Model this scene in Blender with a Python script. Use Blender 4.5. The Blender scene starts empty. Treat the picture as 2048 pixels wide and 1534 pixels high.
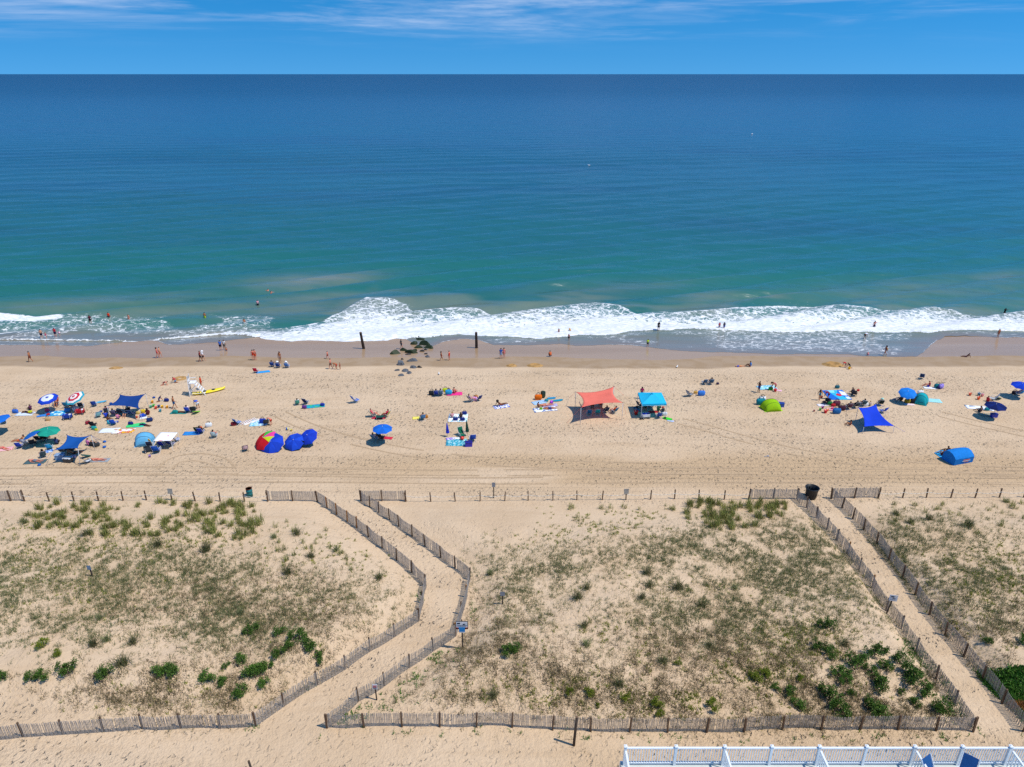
import bpy, bmesh, math, random
import numpy as np
from mathutils import Vector, Matrix

random.seed(7)
RNG = np.random.default_rng(11)
sc = bpy.context.scene
COL = sc.collection
R = math.radians

# ---------------------------------------------------------------- camera
CAMZ, PITCH, FPX = 40.0, 23.56, 1421.0      # photograph is 2048 x 1534 px
cd = bpy.data.cameras.new('camera')
cd.sensor_width = 36.0
cd.lens = 36.0 * FPX / 2048.0
cd.clip_start, cd.clip_end = 0.5, 200000.0
cam = bpy.data.objects.new('camera', cd)
cam.location = (0, 0, CAMZ)
cam.rotation_euler = (R(90 - PITCH), 0, 0)
COL.objects.link(cam)
sc.camera = cam

# ---------------------------------------------------------------- sky, sun, exposure
SUN_EL, SUN_AZ = 61.0, 110.0       # azimuth measured clockwise from +Y: from the right and a little behind the camera
w = bpy.data.worlds.new('World'); sc.world = w; w.use_nodes = True
nt = w.node_tree; N = nt.nodes; L = nt.links
bg = N['Background']
sky = N.new('ShaderNodeTexSky'); sky.sky_type = 'NISHITA'
sky.sun_disc = False
sky.sun_elevation = R(SUN_EL); sky.sun_rotation = R(SUN_AZ)
sky.altitude = 0; sky.air_density = 1.0; sky.dust_density = 0.0; sky.ozone_density = 3.0
hs = N.new('ShaderNodeHueSaturation'); hs.inputs['Saturation'].default_value = 1.5; hs.inputs['Value'].default_value = 1.15
L.new(sky.outputs[0], hs.inputs['Color'])
geo = N.new('ShaderNodeTexCoord')
lift_ = N.new('ShaderNodeMapping'); lift_.inputs['Location'].default_value = (0, 0, 0.20); lift_.inputs['Scale'].default_value = (1, 1, 0.9)
L.new(geo.outputs['Generated'], lift_.inputs['Vector'])
nrm_ = N.new('ShaderNodeVectorMath'); nrm_.operation = 'NORMALIZE'; L.new(lift_.outputs[0], nrm_.inputs[0]); L.new(nrm_.outputs[0], sky.inputs['Vector'])
def cloud_layer(scale, loc, lo, hi, dist):
    mp = N.new('ShaderNodeMapping'); mp.inputs['Scale'].default_value = scale; mp.inputs['Location'].default_value = loc
    L.new(geo.outputs['Generated'], mp.inputs['Vector'])
    cn = N.new('ShaderNodeTexNoise'); cn.inputs['Scale'].default_value = 1.0; cn.inputs['Detail'].default_value = 8; cn.inputs['Roughness'].default_value = 0.62
    cn.inputs['Distortion'].default_value = dist; L.new(mp.outputs[0], cn.inputs['Vector'])
    r_ = N.new('ShaderNodeMapRange'); r_.inputs['From Min'].default_value = lo; r_.inputs['From Max'].default_value = hi; r_.interpolation_type = 'SMOOTHSTEP'
    L.new(cn.outputs['Fac'], r_.inputs['Value']); return r_.outputs[0]
c1_ = cloud_layer((2.0, 2.0, 25.0), (4.1, 0.4, 8.2), 0.50, 0.80, 0.4)
c2_ = cloud_layer((5.0, 5.0, 60.0), (1.7, 3.4, 0.9), 0.42, 0.80, 0.6)
cmx = N.new('ShaderNodeMath'); cmx.operation = 'MULTIPLY_ADD'; L.new(c2_, cmx.inputs[0]); cmx.inputs[1].default_value = 0.22; L.new(c1_, cmx.inputs[2]); cmx.use_clamp = True
sx = N.new('ShaderNodeSeparateXYZ'); L.new(geo.outputs['Generated'], sx.inputs[0])
mr = N.new('ShaderNodeMapRange'); mr.inputs['From Min'].default_value = 0.022; mr.inputs['From Max'].default_value = 0.07; mr.interpolation_type = 'SMOOTHSTEP'
L.new(sx.outputs['Z'], mr.inputs['Value'])
cm = N.new('ShaderNodeMath'); cm.operation = 'MULTIPLY'; L.new(cmx.outputs[0], cm.inputs[0]); L.new(mr.outputs[0], cm.inputs[1])
cm2 = N.new('ShaderNodeMath'); cm2.operation = 'MULTIPLY'; cm2.inputs[1].default_value = 0.8; L.new(cm.outputs[0], cm2.inputs[0])
mx = N.new('ShaderNodeMixRGB'); L.new(cm2.outputs[0], mx.inputs['Fac']); L.new(hs.outputs[0], mx.inputs[1]); mx.inputs[2].default_value = (6.3, 7.0, 8.6, 1)
L.new(mx.outputs[0], bg.inputs['Color'])
bg.inputs['Strength'].default_value = 0.122

sd = bpy.data.lights.new('sun', 'SUN'); sd.energy = 4.0; sd.angle = R(0.53); sd.color = (1.0, 0.945, 0.86)
so = bpy.data.objects.new('sun', sd); COL.objects.link(so)
so.rotation_euler = (R(90 - SUN_EL), 0, R(180 - SUN_AZ))
so.location = (60, -20, 90)

sc.view_settings.view_transform = 'Standard'; sc.view_settings.look = 'None'
sc.view_settings.exposure = 0.0; sc.view_settings.gamma = 1.0
sc.view_settings.use_curve_mapping = False
sc.cycles.max_bounces = 4; sc.cycles.diffuse_bounces = 2; sc.cycles.glossy_bounces = 2
sc.cycles.use_denoising = False

# ---------------------------------------------------------------- helpers
def lin(c):
    if isinstance(c, str):
        c = [int(c[i:i + 2], 16) / 255 for i in (0, 2, 4)]
    return tuple(((v / 12.92) if v <= 0.04045 else ((v + 0.055) / 1.055) ** 2.4) for v in c) + (1.0,)

def vnoise(x, y, seed=0):
    x = np.asarray(x, float); y = np.asarray(y, float)
    xi = np.floor(x).astype(np.int64); yi = np.floor(y).astype(np.int64)
    xf = x - xi; yf = y - yi
    def hsh(a, b):
        n = (a * 374761393 + b * 668265263 + seed * 974634777) & 0x7fffffff
        n = ((n ^ (n >> 13)) * 1274126177) & 0x7fffffff
        return ((n ^ (n >> 16)) & 0xffff) / 65535.0
    u = xf * xf * (3 - 2 * xf); v = yf * yf * (3 - 2 * yf)
    a = hsh(xi, yi); b = hsh(xi + 1, yi); c = hsh(xi, yi + 1); d = hsh(xi + 1, yi + 1)
    return (a * (1 - u) + b * u) * (1 - v) + (c * (1 - u) + d * u) * v

def fbm(x, y, seed=0, oct=3):
    s = 0; a = 0.5; t = 0
    for k in range(oct):
        s = s + a * vnoise(x * 2 ** k, y * 2 ** k, seed + k); t += a; a *= 0.5
    return s / t

def sstep(a, b, x):
    t = np.clip((np.asarray(x, float) - a) / (b - a), 0, 1)
    return t * t * (3 - 2 * t)

CP, SP = math.cos(R(PITCH)), math.sin(R(PITCH))
def ray(px, py):
    u = (px - 1024) / FPX; v = (767 - py) / FPX
    return Vector((u, CP + v * SP, -SP + v * CP))

def at_z(px, py, z):
    """world point at height z seen at photograph pixel (px, py): used to survey where things stand"""
    d = ray(px, py); t = (z - CAMZ) / d.z
    return Vector((d.x * t, d.y * t, z))

def to_px(x, y, z):
    dy = y; dz = z - CAMZ
    depth = dy * CP - dz * SP
    up = dy * SP + dz * CP
    return 1024 + FPX * x / depth, 767 - FPX * up / depth

def seg_dist(x, y, pts):
    d = np.full(np.shape(x), 1e9)
    for (ax, ay), (bx, by) in zip(pts[:-1], pts[1:]):
        ex, ey = bx - ax, by - ay
        t = np.clip(((x - ax) * ex + (y - ay) * ey) / (ex * ex + ey * ey + 1e-9), 0, 1)
        d = np.minimum(d, np.hypot(x - ax - t * ex, y - ay - t * ey))
    return d

PATH1 = [tuple(at_z(a, b, 2.6)[:2]) for a, b in ((655, 975), (690, 1010), (790, 1078), (870, 1130), (897, 1168), (890, 1215), (872, 1258), (800, 1310), (700, 1378), (600, 1440), (540, 1500), (490, 1570))]
PATH2 = [tuple(at_z(a, b, 2.6)[:2]) for a, b in ((1620, 975), (1636, 1000), (1680, 1048), (1740, 1115), (1800, 1195), (1860, 1275), (1920, 1355), (1985, 1445), (2060, 1560))]

def hgt(x, y):
    """height of the sand at (x, y); the sea stands at 0"""
    x = np.asarray(x, float); y = np.asarray(y, float)
    b = np.interp(y, [-300, 24, 32, 58, 84, 90, 95, 107, 112, 120, 140, 260], [2.7, 2.7, 2.7, 2.5, 2.35, 2.15, 1.55, 0.22, -0.1, -0.7, -1.8, -6])
    b = b + 0.10 * (fbm(x / 9, y / 6, 3, 2) - 0.5) * sstep(97, 88, y)
    m = sstep(32.6, 37, y) * sstep(57.5, 51, y)
    p = np.minimum(seg_dist(x, y, PATH1) / 1.0, seg_dist(x, y, PATH2) * 1.35)
    m = m * sstep(1.9, 5.0, p)
    d = 0.5 + 0.9 * (fbm(x / 11 + 3.3, y / 7, 21, 2) - 0.25) + 0.28 * (fbm(x / 2.2, y / 2.0, 5, 2) - 0.5)
    return b + m * d

def hz(x, y):
    return float(hgt(x, y))

def at(px, py, dz=0.0):
    """ground point under a photograph pixel"""
    d = ray(px, py); t = (2.4 - CAMZ) / d.z
    for _ in range(7):
        x, y = d.x * t, d.y * t
        g = max(hz(x, y), 0.0 if y > 107 else -9)
        t = t + 0.9 * ((g - CAMZ) / d.z - t)
    return Vector((d.x * t, d.y * t, g + dz))

# ---------------------------------------------------------------- materials
MATS = {}
def new_mat(name):
    m = bpy.data.materials.new(name); m.use_nodes = True
    return m, m.node_tree.nodes, m.node_tree.links, m.node_tree.nodes['Principled BSDF']

def mat(name, col, rough=0.7, var=0.10, scale=6.0, spec=0.3, trans=0.0, bump=0.0):
    """plain painted / woven / moulded surface with slight uneven tone"""
    if name in MATS: return MATS[name]
    m, n, l, b = new_mat(name)
    c = lin(col) if isinstance(col, str) else tuple(col) + (1,)
    tc = n.new('ShaderNodeTexCoord'); nz = n.new('ShaderNodeTexNoise')
    nz.inputs['Scale'].default_value = scale; nz.inputs['Detail'].default_value = 4
    l.new(tc.outputs['Object'], nz.inputs['Vector'])
    rp = n.new('ShaderNodeValToRGB')
    rp.color_ramp.elements[0].position = 0.3; rp.color_ramp.elements[1].position = 0.7
    rp.color_ramp.elements[0].color = tuple(v * (1 - var) for v in c[:3]) + (1,)
    rp.color_ramp.elements[1].color = tuple(min(1, v * (1 + var)) for v in c[:3]) + (1,)
    l.new(nz.outputs['Fac'], rp.inputs['Fac']); l.new(rp.outputs[0], b.inputs['Base Color'])
    b.inputs['Roughness'].default_value = rough; b.inputs['Specular IOR Level'].default_value = spec
    if trans:
        tr = n.new('ShaderNodeBsdfTranslucent'); l.new(rp.outputs[0], tr.inputs['Color'])
        ms = n.new('ShaderNodeMixShader'); ms.inputs[0].default_value = trans
        l.new(b.outputs[0], ms.inputs[1]); l.new(tr.outputs[0], ms.inputs[2])
        l.new(ms.outputs[0], n['Material Output'].inputs['Surface'])
    if bump:
        bp = n.new('ShaderNodeBump'); bp.inputs['Strength'].default_value = bump; bp.inputs['Distance'].default_value = 0.02
        l.new(nz.outputs['Fac'], bp.inputs['Height']); l.new(bp.outputs[0], b.inputs['Normal'])
    MATS[name] = m
    return m

def fab(hexcol, trans=0.0):
    return mat('fabric_' + hexcol + ('_thin' if trans else ''), hexcol, 0.85, 0.10, 5.0, 0.15, trans)

def plas(hexcol):
    return mat('plastic_' + hexcol, hexcol, 0.35, 0.06, 9.0, 0.45)

def pattern(name, kind, cols, scale=3.0, rot=0.0):
    """printed cloth: stripes, check or blotches in the cloth's own coordinates"""
    if name in MATS: return MATS[name]
    m, n, l, b = new_mat(name)
    tc = n.new('ShaderNodeTexCoord'); mp = n.new('ShaderNodeMapping'); mp.inputs['Rotation'].default_value = (0, 0, rot)
    l.new(tc.outputs['Object'], mp.inputs['Vector'])
    if kind == 'stripes':
        t = n.new('ShaderNodeTexWave'); t.inputs['Scale'].default_value = scale; t.inputs['Distortion'].default_value = 0.3; out = t.outputs['Fac']
    elif kind == 'cells':
        t = n.new('ShaderNodeTexVoronoi'); t.inputs['Scale'].default_value = scale; s = n.new('ShaderNodeSeparateColor'); l.new(t.outputs['Color'], s.inputs[0]); out = s.outputs[0]
    else:
        t = n.new('ShaderNodeTexNoise'); t.inputs['Scale'].default_value = scale; t.inputs['Detail'].default_value = 2; out = t.outputs['Fac']
    l.new(mp.outputs[0], t.inputs['Vector'])
    rp = n.new('ShaderNodeValToRGB'); rp.color_ramp.interpolation = 'CONSTANT'
    k = len(cols); lo, hi = (0.36, 0.66) if kind == 'blotch' else (0.0, 1.0)
    while len(rp.color_ramp.elements) < k: rp.color_ramp.elements.new(0.5)
    for i, c in enumerate(cols):
        e = rp.color_ramp.elements[i]; e.position = 0.0 if i == 0 else lo + (hi - lo) * i / k; e.color = lin(c)
    l.new(out, rp.inputs['Fac']); l.new(rp.outputs[0], b.inputs['Base Color'])
    b.inputs['Roughness'].default_value = 0.9; b.inputs['Specular IOR Level'].default_value = 0.15
    MATS[name] = m
    return m

# ---------------------------------------------------------------- object helpers
def ob(name, me, parent=None, m=None):
    o = bpy.data.objects.new(name, me)
    COL.objects.link(o)
    if parent is not None: o.parent = parent
    if m is not None:
        if len(me.materials) == 0: me.materials.append(None)
        o.material_slots[0].link = 'OBJECT'; o.material_slots[0].material = m
    return o

def tag(o, label, cat, group=None, kind=None):
    o['label'] = label
    if cat: o['category'] = cat
    if group: o['group'] = group
    if kind: o['kind'] = kind
    return o

def thing(name, loc, rz, label, cat, group=None):
    o = bpy.data.objects.new(name, None); o.empty_display_size = 0.2
    COL.objects.link(o); o.location = loc; o.rotation_euler = (0, 0, rz)
    return tag(o, label, cat, group)

class MB:
    """collects simple solids into one mesh"""
    def __init__(s): s.v = []; s.f = []; s.mi = []
    def add(s, vs, fs, mi=0):
        k = len(s.v); s.v += [tuple(v) for v in vs]; s.f += [tuple(i + k for i in f) for f in fs]; s.mi += [mi] * len(fs)
        return s
    def box(s, c, d, M=None, mi=0, taper=1.0):
        x, y, z = (q / 2 for q in d); t = taper
        vs = [Vector(p) for p in ((-x, -y, -z), (x, -y, -z), (x, y, -z), (-x, y, -z), (-x * t, -y * t, z), (x * t, -y * t, z), (x * t, y * t, z), (-x * t, y * t, z))]
        if M is not None: vs = [M @ v for v in vs]
        vs = [v + Vector(c) for v in vs]
        return s.add(vs, [(0, 3, 2, 1), (4, 5, 6, 7), (0, 1, 5, 4), (1, 2, 6, 5), (2, 3, 7, 6), (3, 0, 4, 7)], mi)
    def tube(s, a, b, r, r2=None, n=6, mi=0, cap=True):
        a = Vector(a); b = Vector(b); r2 = r if r2 is None else r2
        d = (b - a); d = d.normalized() if d.length > 1e-9 else Vector((0, 0, 1))
        u = d.orthogonal().normalized(); w = d.cross(u)
        vs = []
        for p, q in ((a, r), (b, r2)):
            for i in range(n):
                t = 2 * math.pi * i / n
                vs.append(p + (u * math.cos(t) + w * math.sin(t)) * q)
        fs = [(i, (i + 1) % n, n + (i + 1) % n, n + i) for i in range(n)]
        if cap: fs += [tuple(range(n - 1, -1, -1)), tuple(range(n, 2 * n))]
        return s.add(vs, fs, mi)
    def poly(s, pts, r, n=6, mi=0):
        for a, b in zip(pts[:-1], pts[1:]): s.tube(a, b, r, n=n, mi=mi)
        return s
    def lathe(s, prof, n=14, mi=0, c=(0, 0, 0), closed=False):
        vs = []; cx, cy, cz = c
        for r, z in prof:
            for i in range(n):
                t = 2 * math.pi * i / n; vs.append((cx + r * math.cos(t), cy + r * math.sin(t), cz + z))
        fs = []
        for k in range(len(prof) - 1):
            for i in range(n):
                fs.append((k * n + i, k * n + (i + 1) % n, (k + 1) * n + (i + 1) % n, (k + 1) * n + i))
        fs.append(tuple(range(n - 1, -1, -1))) if prof[0][0] > 1e-4 else None
        if prof[-1][0] > 1e-4: fs.append(tuple((len(prof) - 1) * n + i for i in range(n)))
        return s.add(vs, fs, mi)
    def mesh(s, name, smooth=False):
        me = bpy.data.meshes.new(name); me.from_pydata(s.v, [], s.f)
        if any(s.mi): me.polygons.foreach_set('material_index', s.mi)
        if smooth: me.polygons.foreach_set('use_smooth', [True] * len(me.polygons))
        me.update(); return me
    def build(s, name, m, parent=None, smooth=False):
        return ob(name, s.mesh(name, smooth), parent, m)

def grid_mesh(name, X, Y, Z, attrs=None, smooth=True, flip=False):
    nr, nc = X.shape
    me = bpy.data.meshes.new(name)
    co = np.stack([X, Y, Z], -1).reshape(-1, 3).astype(np.float32)
    i = np.arange((nr - 1) * (nc - 1)); r = i // (nc - 1); c = i % (nc - 1)
    a = r * nc + c
    q = np.stack([a, a + 1, a + nc + 1, a + nc], 1)
    if flip: q = q[:, ::-1]
    me.vertices.add(len(co)); me.vertices.foreach_set('co', co.ravel())
    me.loops.add(q.size); me.loops.foreach_set('vertex_index', q.ravel().astype(np.int32))
    me.polygons.add(len(q)); me.polygons.foreach_set('loop_start', np.arange(0, q.size, 4, dtype=np.int32))
    me.polygons.foreach_set('loop_total', np.full(len(q), 4, np.int32))
    me.polygons.foreach_set('use_smooth', np.full(len(q), smooth))
    me.update(calc_edges=True)
    for k, v in (attrs or {}).items():
        at_ = me.attributes.new(k, 'FLOAT', 'POINT'); at_.data.foreach_set('value', v.reshape(-1).astype(np.float32))
    me.validate()
    return me

def tri_mesh(name, co, tris, mi=None, smooth=False):
    me = bpy.data.meshes.new(name)
    co = np.asarray(co, np.float32); tris = np.asarray(tris, np.int32)
    k = tris.shape[1]
    me.vertices.add(len(co)); me.vertices.foreach_set('co', co.ravel())
    me.loops.add(tris.size); me.loops.foreach_set('vertex_index', tris.ravel())
    me.polygons.add(len(tris)); me.polygons.foreach_set('loop_start', np.arange(0, tris.size, k, dtype=np.int32))
    me.polygons.foreach_set('loop_total', np.full(len(tris), k, np.int32))
    if mi is not None: me.polygons.foreach_set('material_index', np.asarray(mi, np.int32))
    me.update(calc_edges=True)
    return me

ORD = ['first', 'second', 'third', 'fourth', 'fifth', 'sixth', 'seventh', 'eighth', 'ninth', 'tenth', 'eleventh', 'twelfth', 'thirteenth', 'fourteenth', 'fifteenth', 'sixteenth', 'seventeenth', 'eighteenth', 'nineteenth', 'twentieth']
# ================================================================ SAND
def attr_node(n, name):
    a = n.new('ShaderNodeAttribute'); a.attribute_name = name; return a.outputs['Fac']

def sand_material():
    m, n, l, b = new_mat('sand')
    gp = n.new('ShaderNodeNewGeometry')
    def noise(scale, detail=4, rough=0.55, vec=None, dist=0.0):
        t = n.new('ShaderNodeTexNoise'); t.inputs['Scale'].default_value = scale; t.inputs['Detail'].default_value = detail
        t.inputs['Roughness'].default_value = rough; t.inputs['Distortion'].default_value = dist
        l.new(vec or gp.outputs['Position'], t.inputs['Vector']); return t.outputs['Fac']
    def mixc(f, a, c):
        x = n.new('ShaderNodeMixRGB')
        l.new(f, x.inputs[0]) if not isinstance(f, float) else setattr(x.inputs[0], 'default_value', f)
        for i, q in ((1, a), (2, c)):
            if isinstance(q, tuple): x.inputs[i].default_value = q
            else: l.new(q, x.inputs[i])
        return x.outputs[0]
    def ramp(f, a, c):
        r = n.new('ShaderNodeMapRange'); r.interpolation_type = 'SMOOTHSTEP'; r.inputs['From Min'].default_value = a; r.inputs['From Max'].default_value = c
        l.new(f, r.inputs['Value']); return r.outputs[0]
    def mul(a, c):
        x = n.new('ShaderNodeMath'); x.operation = 'MULTIPLY'; l.new(a, x.inputs[0])
        if isinstance(c, float): x.inputs[1].default_value = c
        else: l.new(c, x.inputs[1])
        return x.outputs[0]
    def add(a, c):
        x = n.new('ShaderNodeMath'); x.operation = 'ADD'; l.new(a, x.inputs[0]); l.new(c, x.inputs[1]); return x.outputs[0]
    pale = (0.67, 0.50, 0.33, 1); tan = (0.60, 0.435, 0.275, 1); wet = (0.38, 0.25, 0.145, 1); damp = (0.36, 0.25, 0.15, 1)
    big = noise(0.09, 5, 0.7)
    col = mixc(ramp(big, 0.40, 0.68), pale, tan)
    tanatt = attr_node(n, 'tan'); col = mixc(tanatt, col, (0.57, 0.40, 0.235, 1))
    wv = n.new('ShaderNodeMapping'); wv.inputs['Scale'].default_value = (0.12, 1.0, 1.0); l.new(gp.outputs['Position'], wv.inputs['Vector'])
    streak = noise(0.9, 4, 0.6, wv.outputs[0]); col = mixc(mul(ramp(streak, 0.5, 0.72), 0.35), col, (0.52, 0.365, 0.22, 1))
    gr = noise(7.0, 3, 0.75); col = mixc(mul(ramp(gr, 0.52, 0.75), 0.38), col, (0.33, 0.225, 0.14, 1))
    wa = attr_node(n, 'wet')
    dampf = ramp(wa, 0.05, 0.35); wetf = ramp(wa, 0.45, 0.62)
    col = mixc(dampf, col, mixc(ramp(noise(0.5, 3), 0.35, 0.65), damp, (0.40, 0.29, 0.19, 1)))
    col = mixc(wetf, col, mixc(ramp(noise(0.16, 3, 0.5, wv.outputs[0]), 0.4, 0.6), wet, (0.42, 0.285, 0.175, 1)))
    l.new(col, b.inputs['Base Color'])
    rr = n.new('ShaderNodeMapRange'); rr.inputs['To Min'].default_value = 0.95; rr.inputs['To Max'].default_value = 0.22
    l.new(wetf, rr.inputs['Value']); l.new(rr.outputs[0], b.inputs['Roughness'])
    sr = n.new('ShaderNodeMapRange'); sr.inputs['To Min'].default_value = 0.1; sr.inputs['To Max'].default_value = 0.22
    l.new(wetf, sr.inputs['Value']); l.new(sr.outputs[0], b.inputs['Specular IOR Level'])
    # foot-trodden relief: dents, ripples and wheel ruts
    vo = n.new('ShaderNodeTexVoronoi'); vo.feature = 'F1'; vo.inputs['Scale'].default_value = 1.9
    wp = n.new('ShaderNodeVectorMath'); wp.operation = 'ADD'
    dn = n.new('ShaderNodeTexNoise'); dn.inputs['Scale'].default_value = 2.0; l.new(gp.outputs['Position'], dn.inputs['Vector'])
    l.new(gp.outputs['Position'], wp.inputs[0]); l.new(dn.outputs['Color'], wp.inputs[1]); l.new(wp.outputs[0], vo.inputs['Vector'])
    dents = ramp(vo.outputs['Distance'], 0.05, 0.34)
    ru = n.new('ShaderNodeTexWave'); ru.wave_type = 'BANDS'; ru.bands_direction = 'Y'; ru.inputs['Scale'].default_value = 0.42
    ru.inputs['Distortion'].default_value = 4.5; ru.inputs['Detail'].default_value = 1; ru.inputs['Detail Scale'].default_value = 0.25
    l.new(wv.outputs[0], ru.inputs['Vector'])
    rut = mul(mul(ramp(ru.outputs['Fac'], 0.0, 0.25), 0.35), attr_node(n, 'rut'))
    hgtv = add(add(mul(dents, 0.62), mul(noise(3.2, 3, 0.65), 0.9)), rut)
    bp = n.new('ShaderNodeBump'); bp.inputs['Distance'].default_value = 0.26
    st = n.new('ShaderNodeMapRange'); st.inputs['To Min'].default_value = 0.02; st.inputs['To Max'].default_value = 1.0
    l.new(attr_node(n, 'trod'), st.inputs['Value']); l.new(st.outputs[0], bp.inputs['Strength'])
    l.new(hgtv, bp.inputs['Height']); l.new(bp.outputs[0], b.inputs['Normal'])
    return m

NR, NC = 430, 560
yy = np.concatenate([np.linspace(-40, 26, 14)[:-1], np.linspace(26, 62, 190), np.linspace(62, 135, NR - 203 - 12)[1:], np.linspace(135, 260, 13)])
uu = np.linspace(-1, 1, NC); uu = np.sign(uu) * (np.abs(uu) + 5.0 * np.clip(np.abs(uu) - 0.94, 0, 1) * 4)
X = uu[None, :] * (34 + 0.72 * np.clip(yy, 20, 140))[:, None]
Y = np.repeat(yy[:, None], NC, 1)
Z = hgt(X, Y)
n1 = fbm(X / 14, Y / 2.2, 31, 3)
edge = 94.2 + 2.0 * (fbm(X / 18, Y * 0, 41, 3) - 0.5) * 2 + 0.8 * (fbm(X / 2.5, Y / 1.5, 44, 2) - 0.5)      # upper limit of the wet sand
wet = np.where(Y < edge, 0, np.where(Y < edge + 0.6, 0.0, 0.0))
damp_edge = edge - 2.2
shine = edge + 4.6 + 1.6 * (fbm(X / 20, Y * 0 + 7, 43, 2) - 0.5) * 2
wet = 0.40 * sstep(damp_edge, edge + 0.4, Y) + 0.6 * sstep(shine - 1.3, shine + 1.3, Y)
trod = sstep(95.5, 89.5, Y) * (0.55 + 0.45 * sstep(0.35, 0.6, n1))
p1 = seg_dist(X, Y, PATH1); p2 = seg_dist(X, Y, PATH2)
dunes = sstep(33, 35, Y) * sstep(58.5, 56.5, Y) * sstep(1.6, 2.4, p1) * sstep(1.0, 1.6, p2)
trod = trod * (1 - 0.55 * dunes)
tanm = 0.85 * np.exp(-((Y - 63.5 - 2.0 * (n1 - 0.5)) / 4.2) ** 2) * sstep(-28, 0, X) + 0.45 * np.exp(-((Y - 64) / 3) ** 2)
tanm = np.maximum(tanm, 0.55 * sstep(33, 31, Y) * sstep(-8, 12, X))
tanm = np.maximum(tanm, 0.35 * sstep(2.0, 1.3, p2) * sstep(56, 50, Y)) * sstep(0.25, 0.6, n1 + 0.1)
rut = np.exp(-((Y - 62.0) / 3.2) ** 2) + 0.5 * np.exp(-((Y - 71) / 2.0) ** 2) * sstep(0.45, 0.6, n1)
me = grid_mesh('sand', X, Y, Z, {'wet': wet, 'trod': trod, 'tan': tanm, 'rut': rut})
SAND = sand_material()
ground = ob('sand_ground', me, None, SAND); ground['kind'] = 'structure'
tag(ground, 'pale trodden beach sand running from the dunes down to the wet shore', None, kind='structure')

# ================================================================ SEA
def wpoly(pts, zf=None):
    a = []
    for p in pts:
        q = at(*p) if zf is None else at_z(p[0], p[1], zf)
        a.append((q.x, q.y))
    a = np.array(a); i = np.argsort(a[:, 0]); return a[i, 0], a[i, 1]

SW = [(-260, 690), (-100, 690), (0, 690), (87, 690.6), (131, 691), (175, 692.5), (212, 687.5), (256, 685), (306, 681), (336, 689), (387, 688), (431, 685), (468, 680), (493, 676), (519, 674), (530, 680), (567, 681), (582, 683), (615, 681), (684, 684), (746, 682), (775, 681), (791, 678), (812, 678), (835, 691), (853, 701), (868, 691), (890, 682), (922, 678), (956, 680), (990, 690), (1065, 690), (1127, 688), (1152, 691), (1196, 690), (1258, 690), (1315, 697), (1371, 703), (1452, 705), (1540, 708), (1620, 708), (1696, 708), (1725, 712), (1777, 713), (1808, 714), (1832, 712), (1846, 706), (1856, 696), (1870, 682), (1890, 673), (1920, 671), (2048, 676), (2300, 676)]
FR = [(-260, 676), (280, 684), (306, 681), (387, 673), (431, 669), (468, 667), (512, 673), (530, 680), (567, 681), (582, 683), (615, 681), (684, 684), (746, 682), (775, 681), (791, 678), (862, 674), (887, 669), (922, 667), (956, 670), (990, 672), (1040, 674), (1077, 678), (1102, 675), (1134, 672), (1159, 668), (1196, 669), (1233, 667), (1258, 660), (1302, 659), (1340, 661), (1350, 658), (1383, 657), (1421, 659), (1502, 660.6), (1565, 662.5), (1615, 664), (1665, 661), (1696, 662), (1760, 662.5), (1830, 664), (1858, 666), (1882, 662), (1952, 659), (2048, 660), (2300, 660)]
BK = [(-260, 672), (280, 681), (306, 677), (387, 668), (431, 662), (468, 659), (512, 656), (560, 655), (600, 648), (640, 640), (680, 625), (710, 608), (735, 598), (765, 603), (815, 610), (830, 620), (900, 616), (960, 617), (1000, 625), (1050, 612), (1150, 608), (1190, 605), (1240, 612), (1300, 626), (1350, 628), (1420, 622), (1440, 619), (1530, 612), (1560, 610), (1620, 608), (1680, 611), (1750, 615), (1830, 613), (1900, 620), (1980, 630), (2048, 625), (2300, 622)]
F2 = [(-260, 648), (0, 643), (60, 643), (110, 638), (135, 634.5)]
B2 = [(-260, 620), (0, 624), (60, 625), (110, 628), (135, 633)]
F3 = [(-260, 672), (0, 667), (60, 659.5), (92, 655.5)]
swx, swy = wpoly(SW); frx, fry = wpoly(FR, 0.15); bkx, bky = wpoly(BK, 0.2)
f2x, f2y = wpoly(F2, 0.2); b2x, b2y = wpoly(B2, 0.2); f3x, f3y = wpoly(F3, 0.1)

def swf(x):
    return np.interp(x, swx, swy) + 0.55 * (vnoise(x / 1.9, x * 0 + 3, 9) - 0.5) + 0.30 * (vnoise(x / 0.6, x * 0 + 8, 19) - 0.5)
NRS, NCS = 640, 720
vv = np.linspace(0, 1, NRS)
off = np.where(vv < 0.42, vv / 0.42 * 42, 42 * np.exp((np.clip(vv, 0.42, 1) - 0.42) / 0.58 * np.log(1700 / 42)))
uu = np.linspace(-1, 1, NCS)
Xb = uu * 115
ys0 = swf(Xb)
wgt = np.exp(-off / 10.0)
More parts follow.
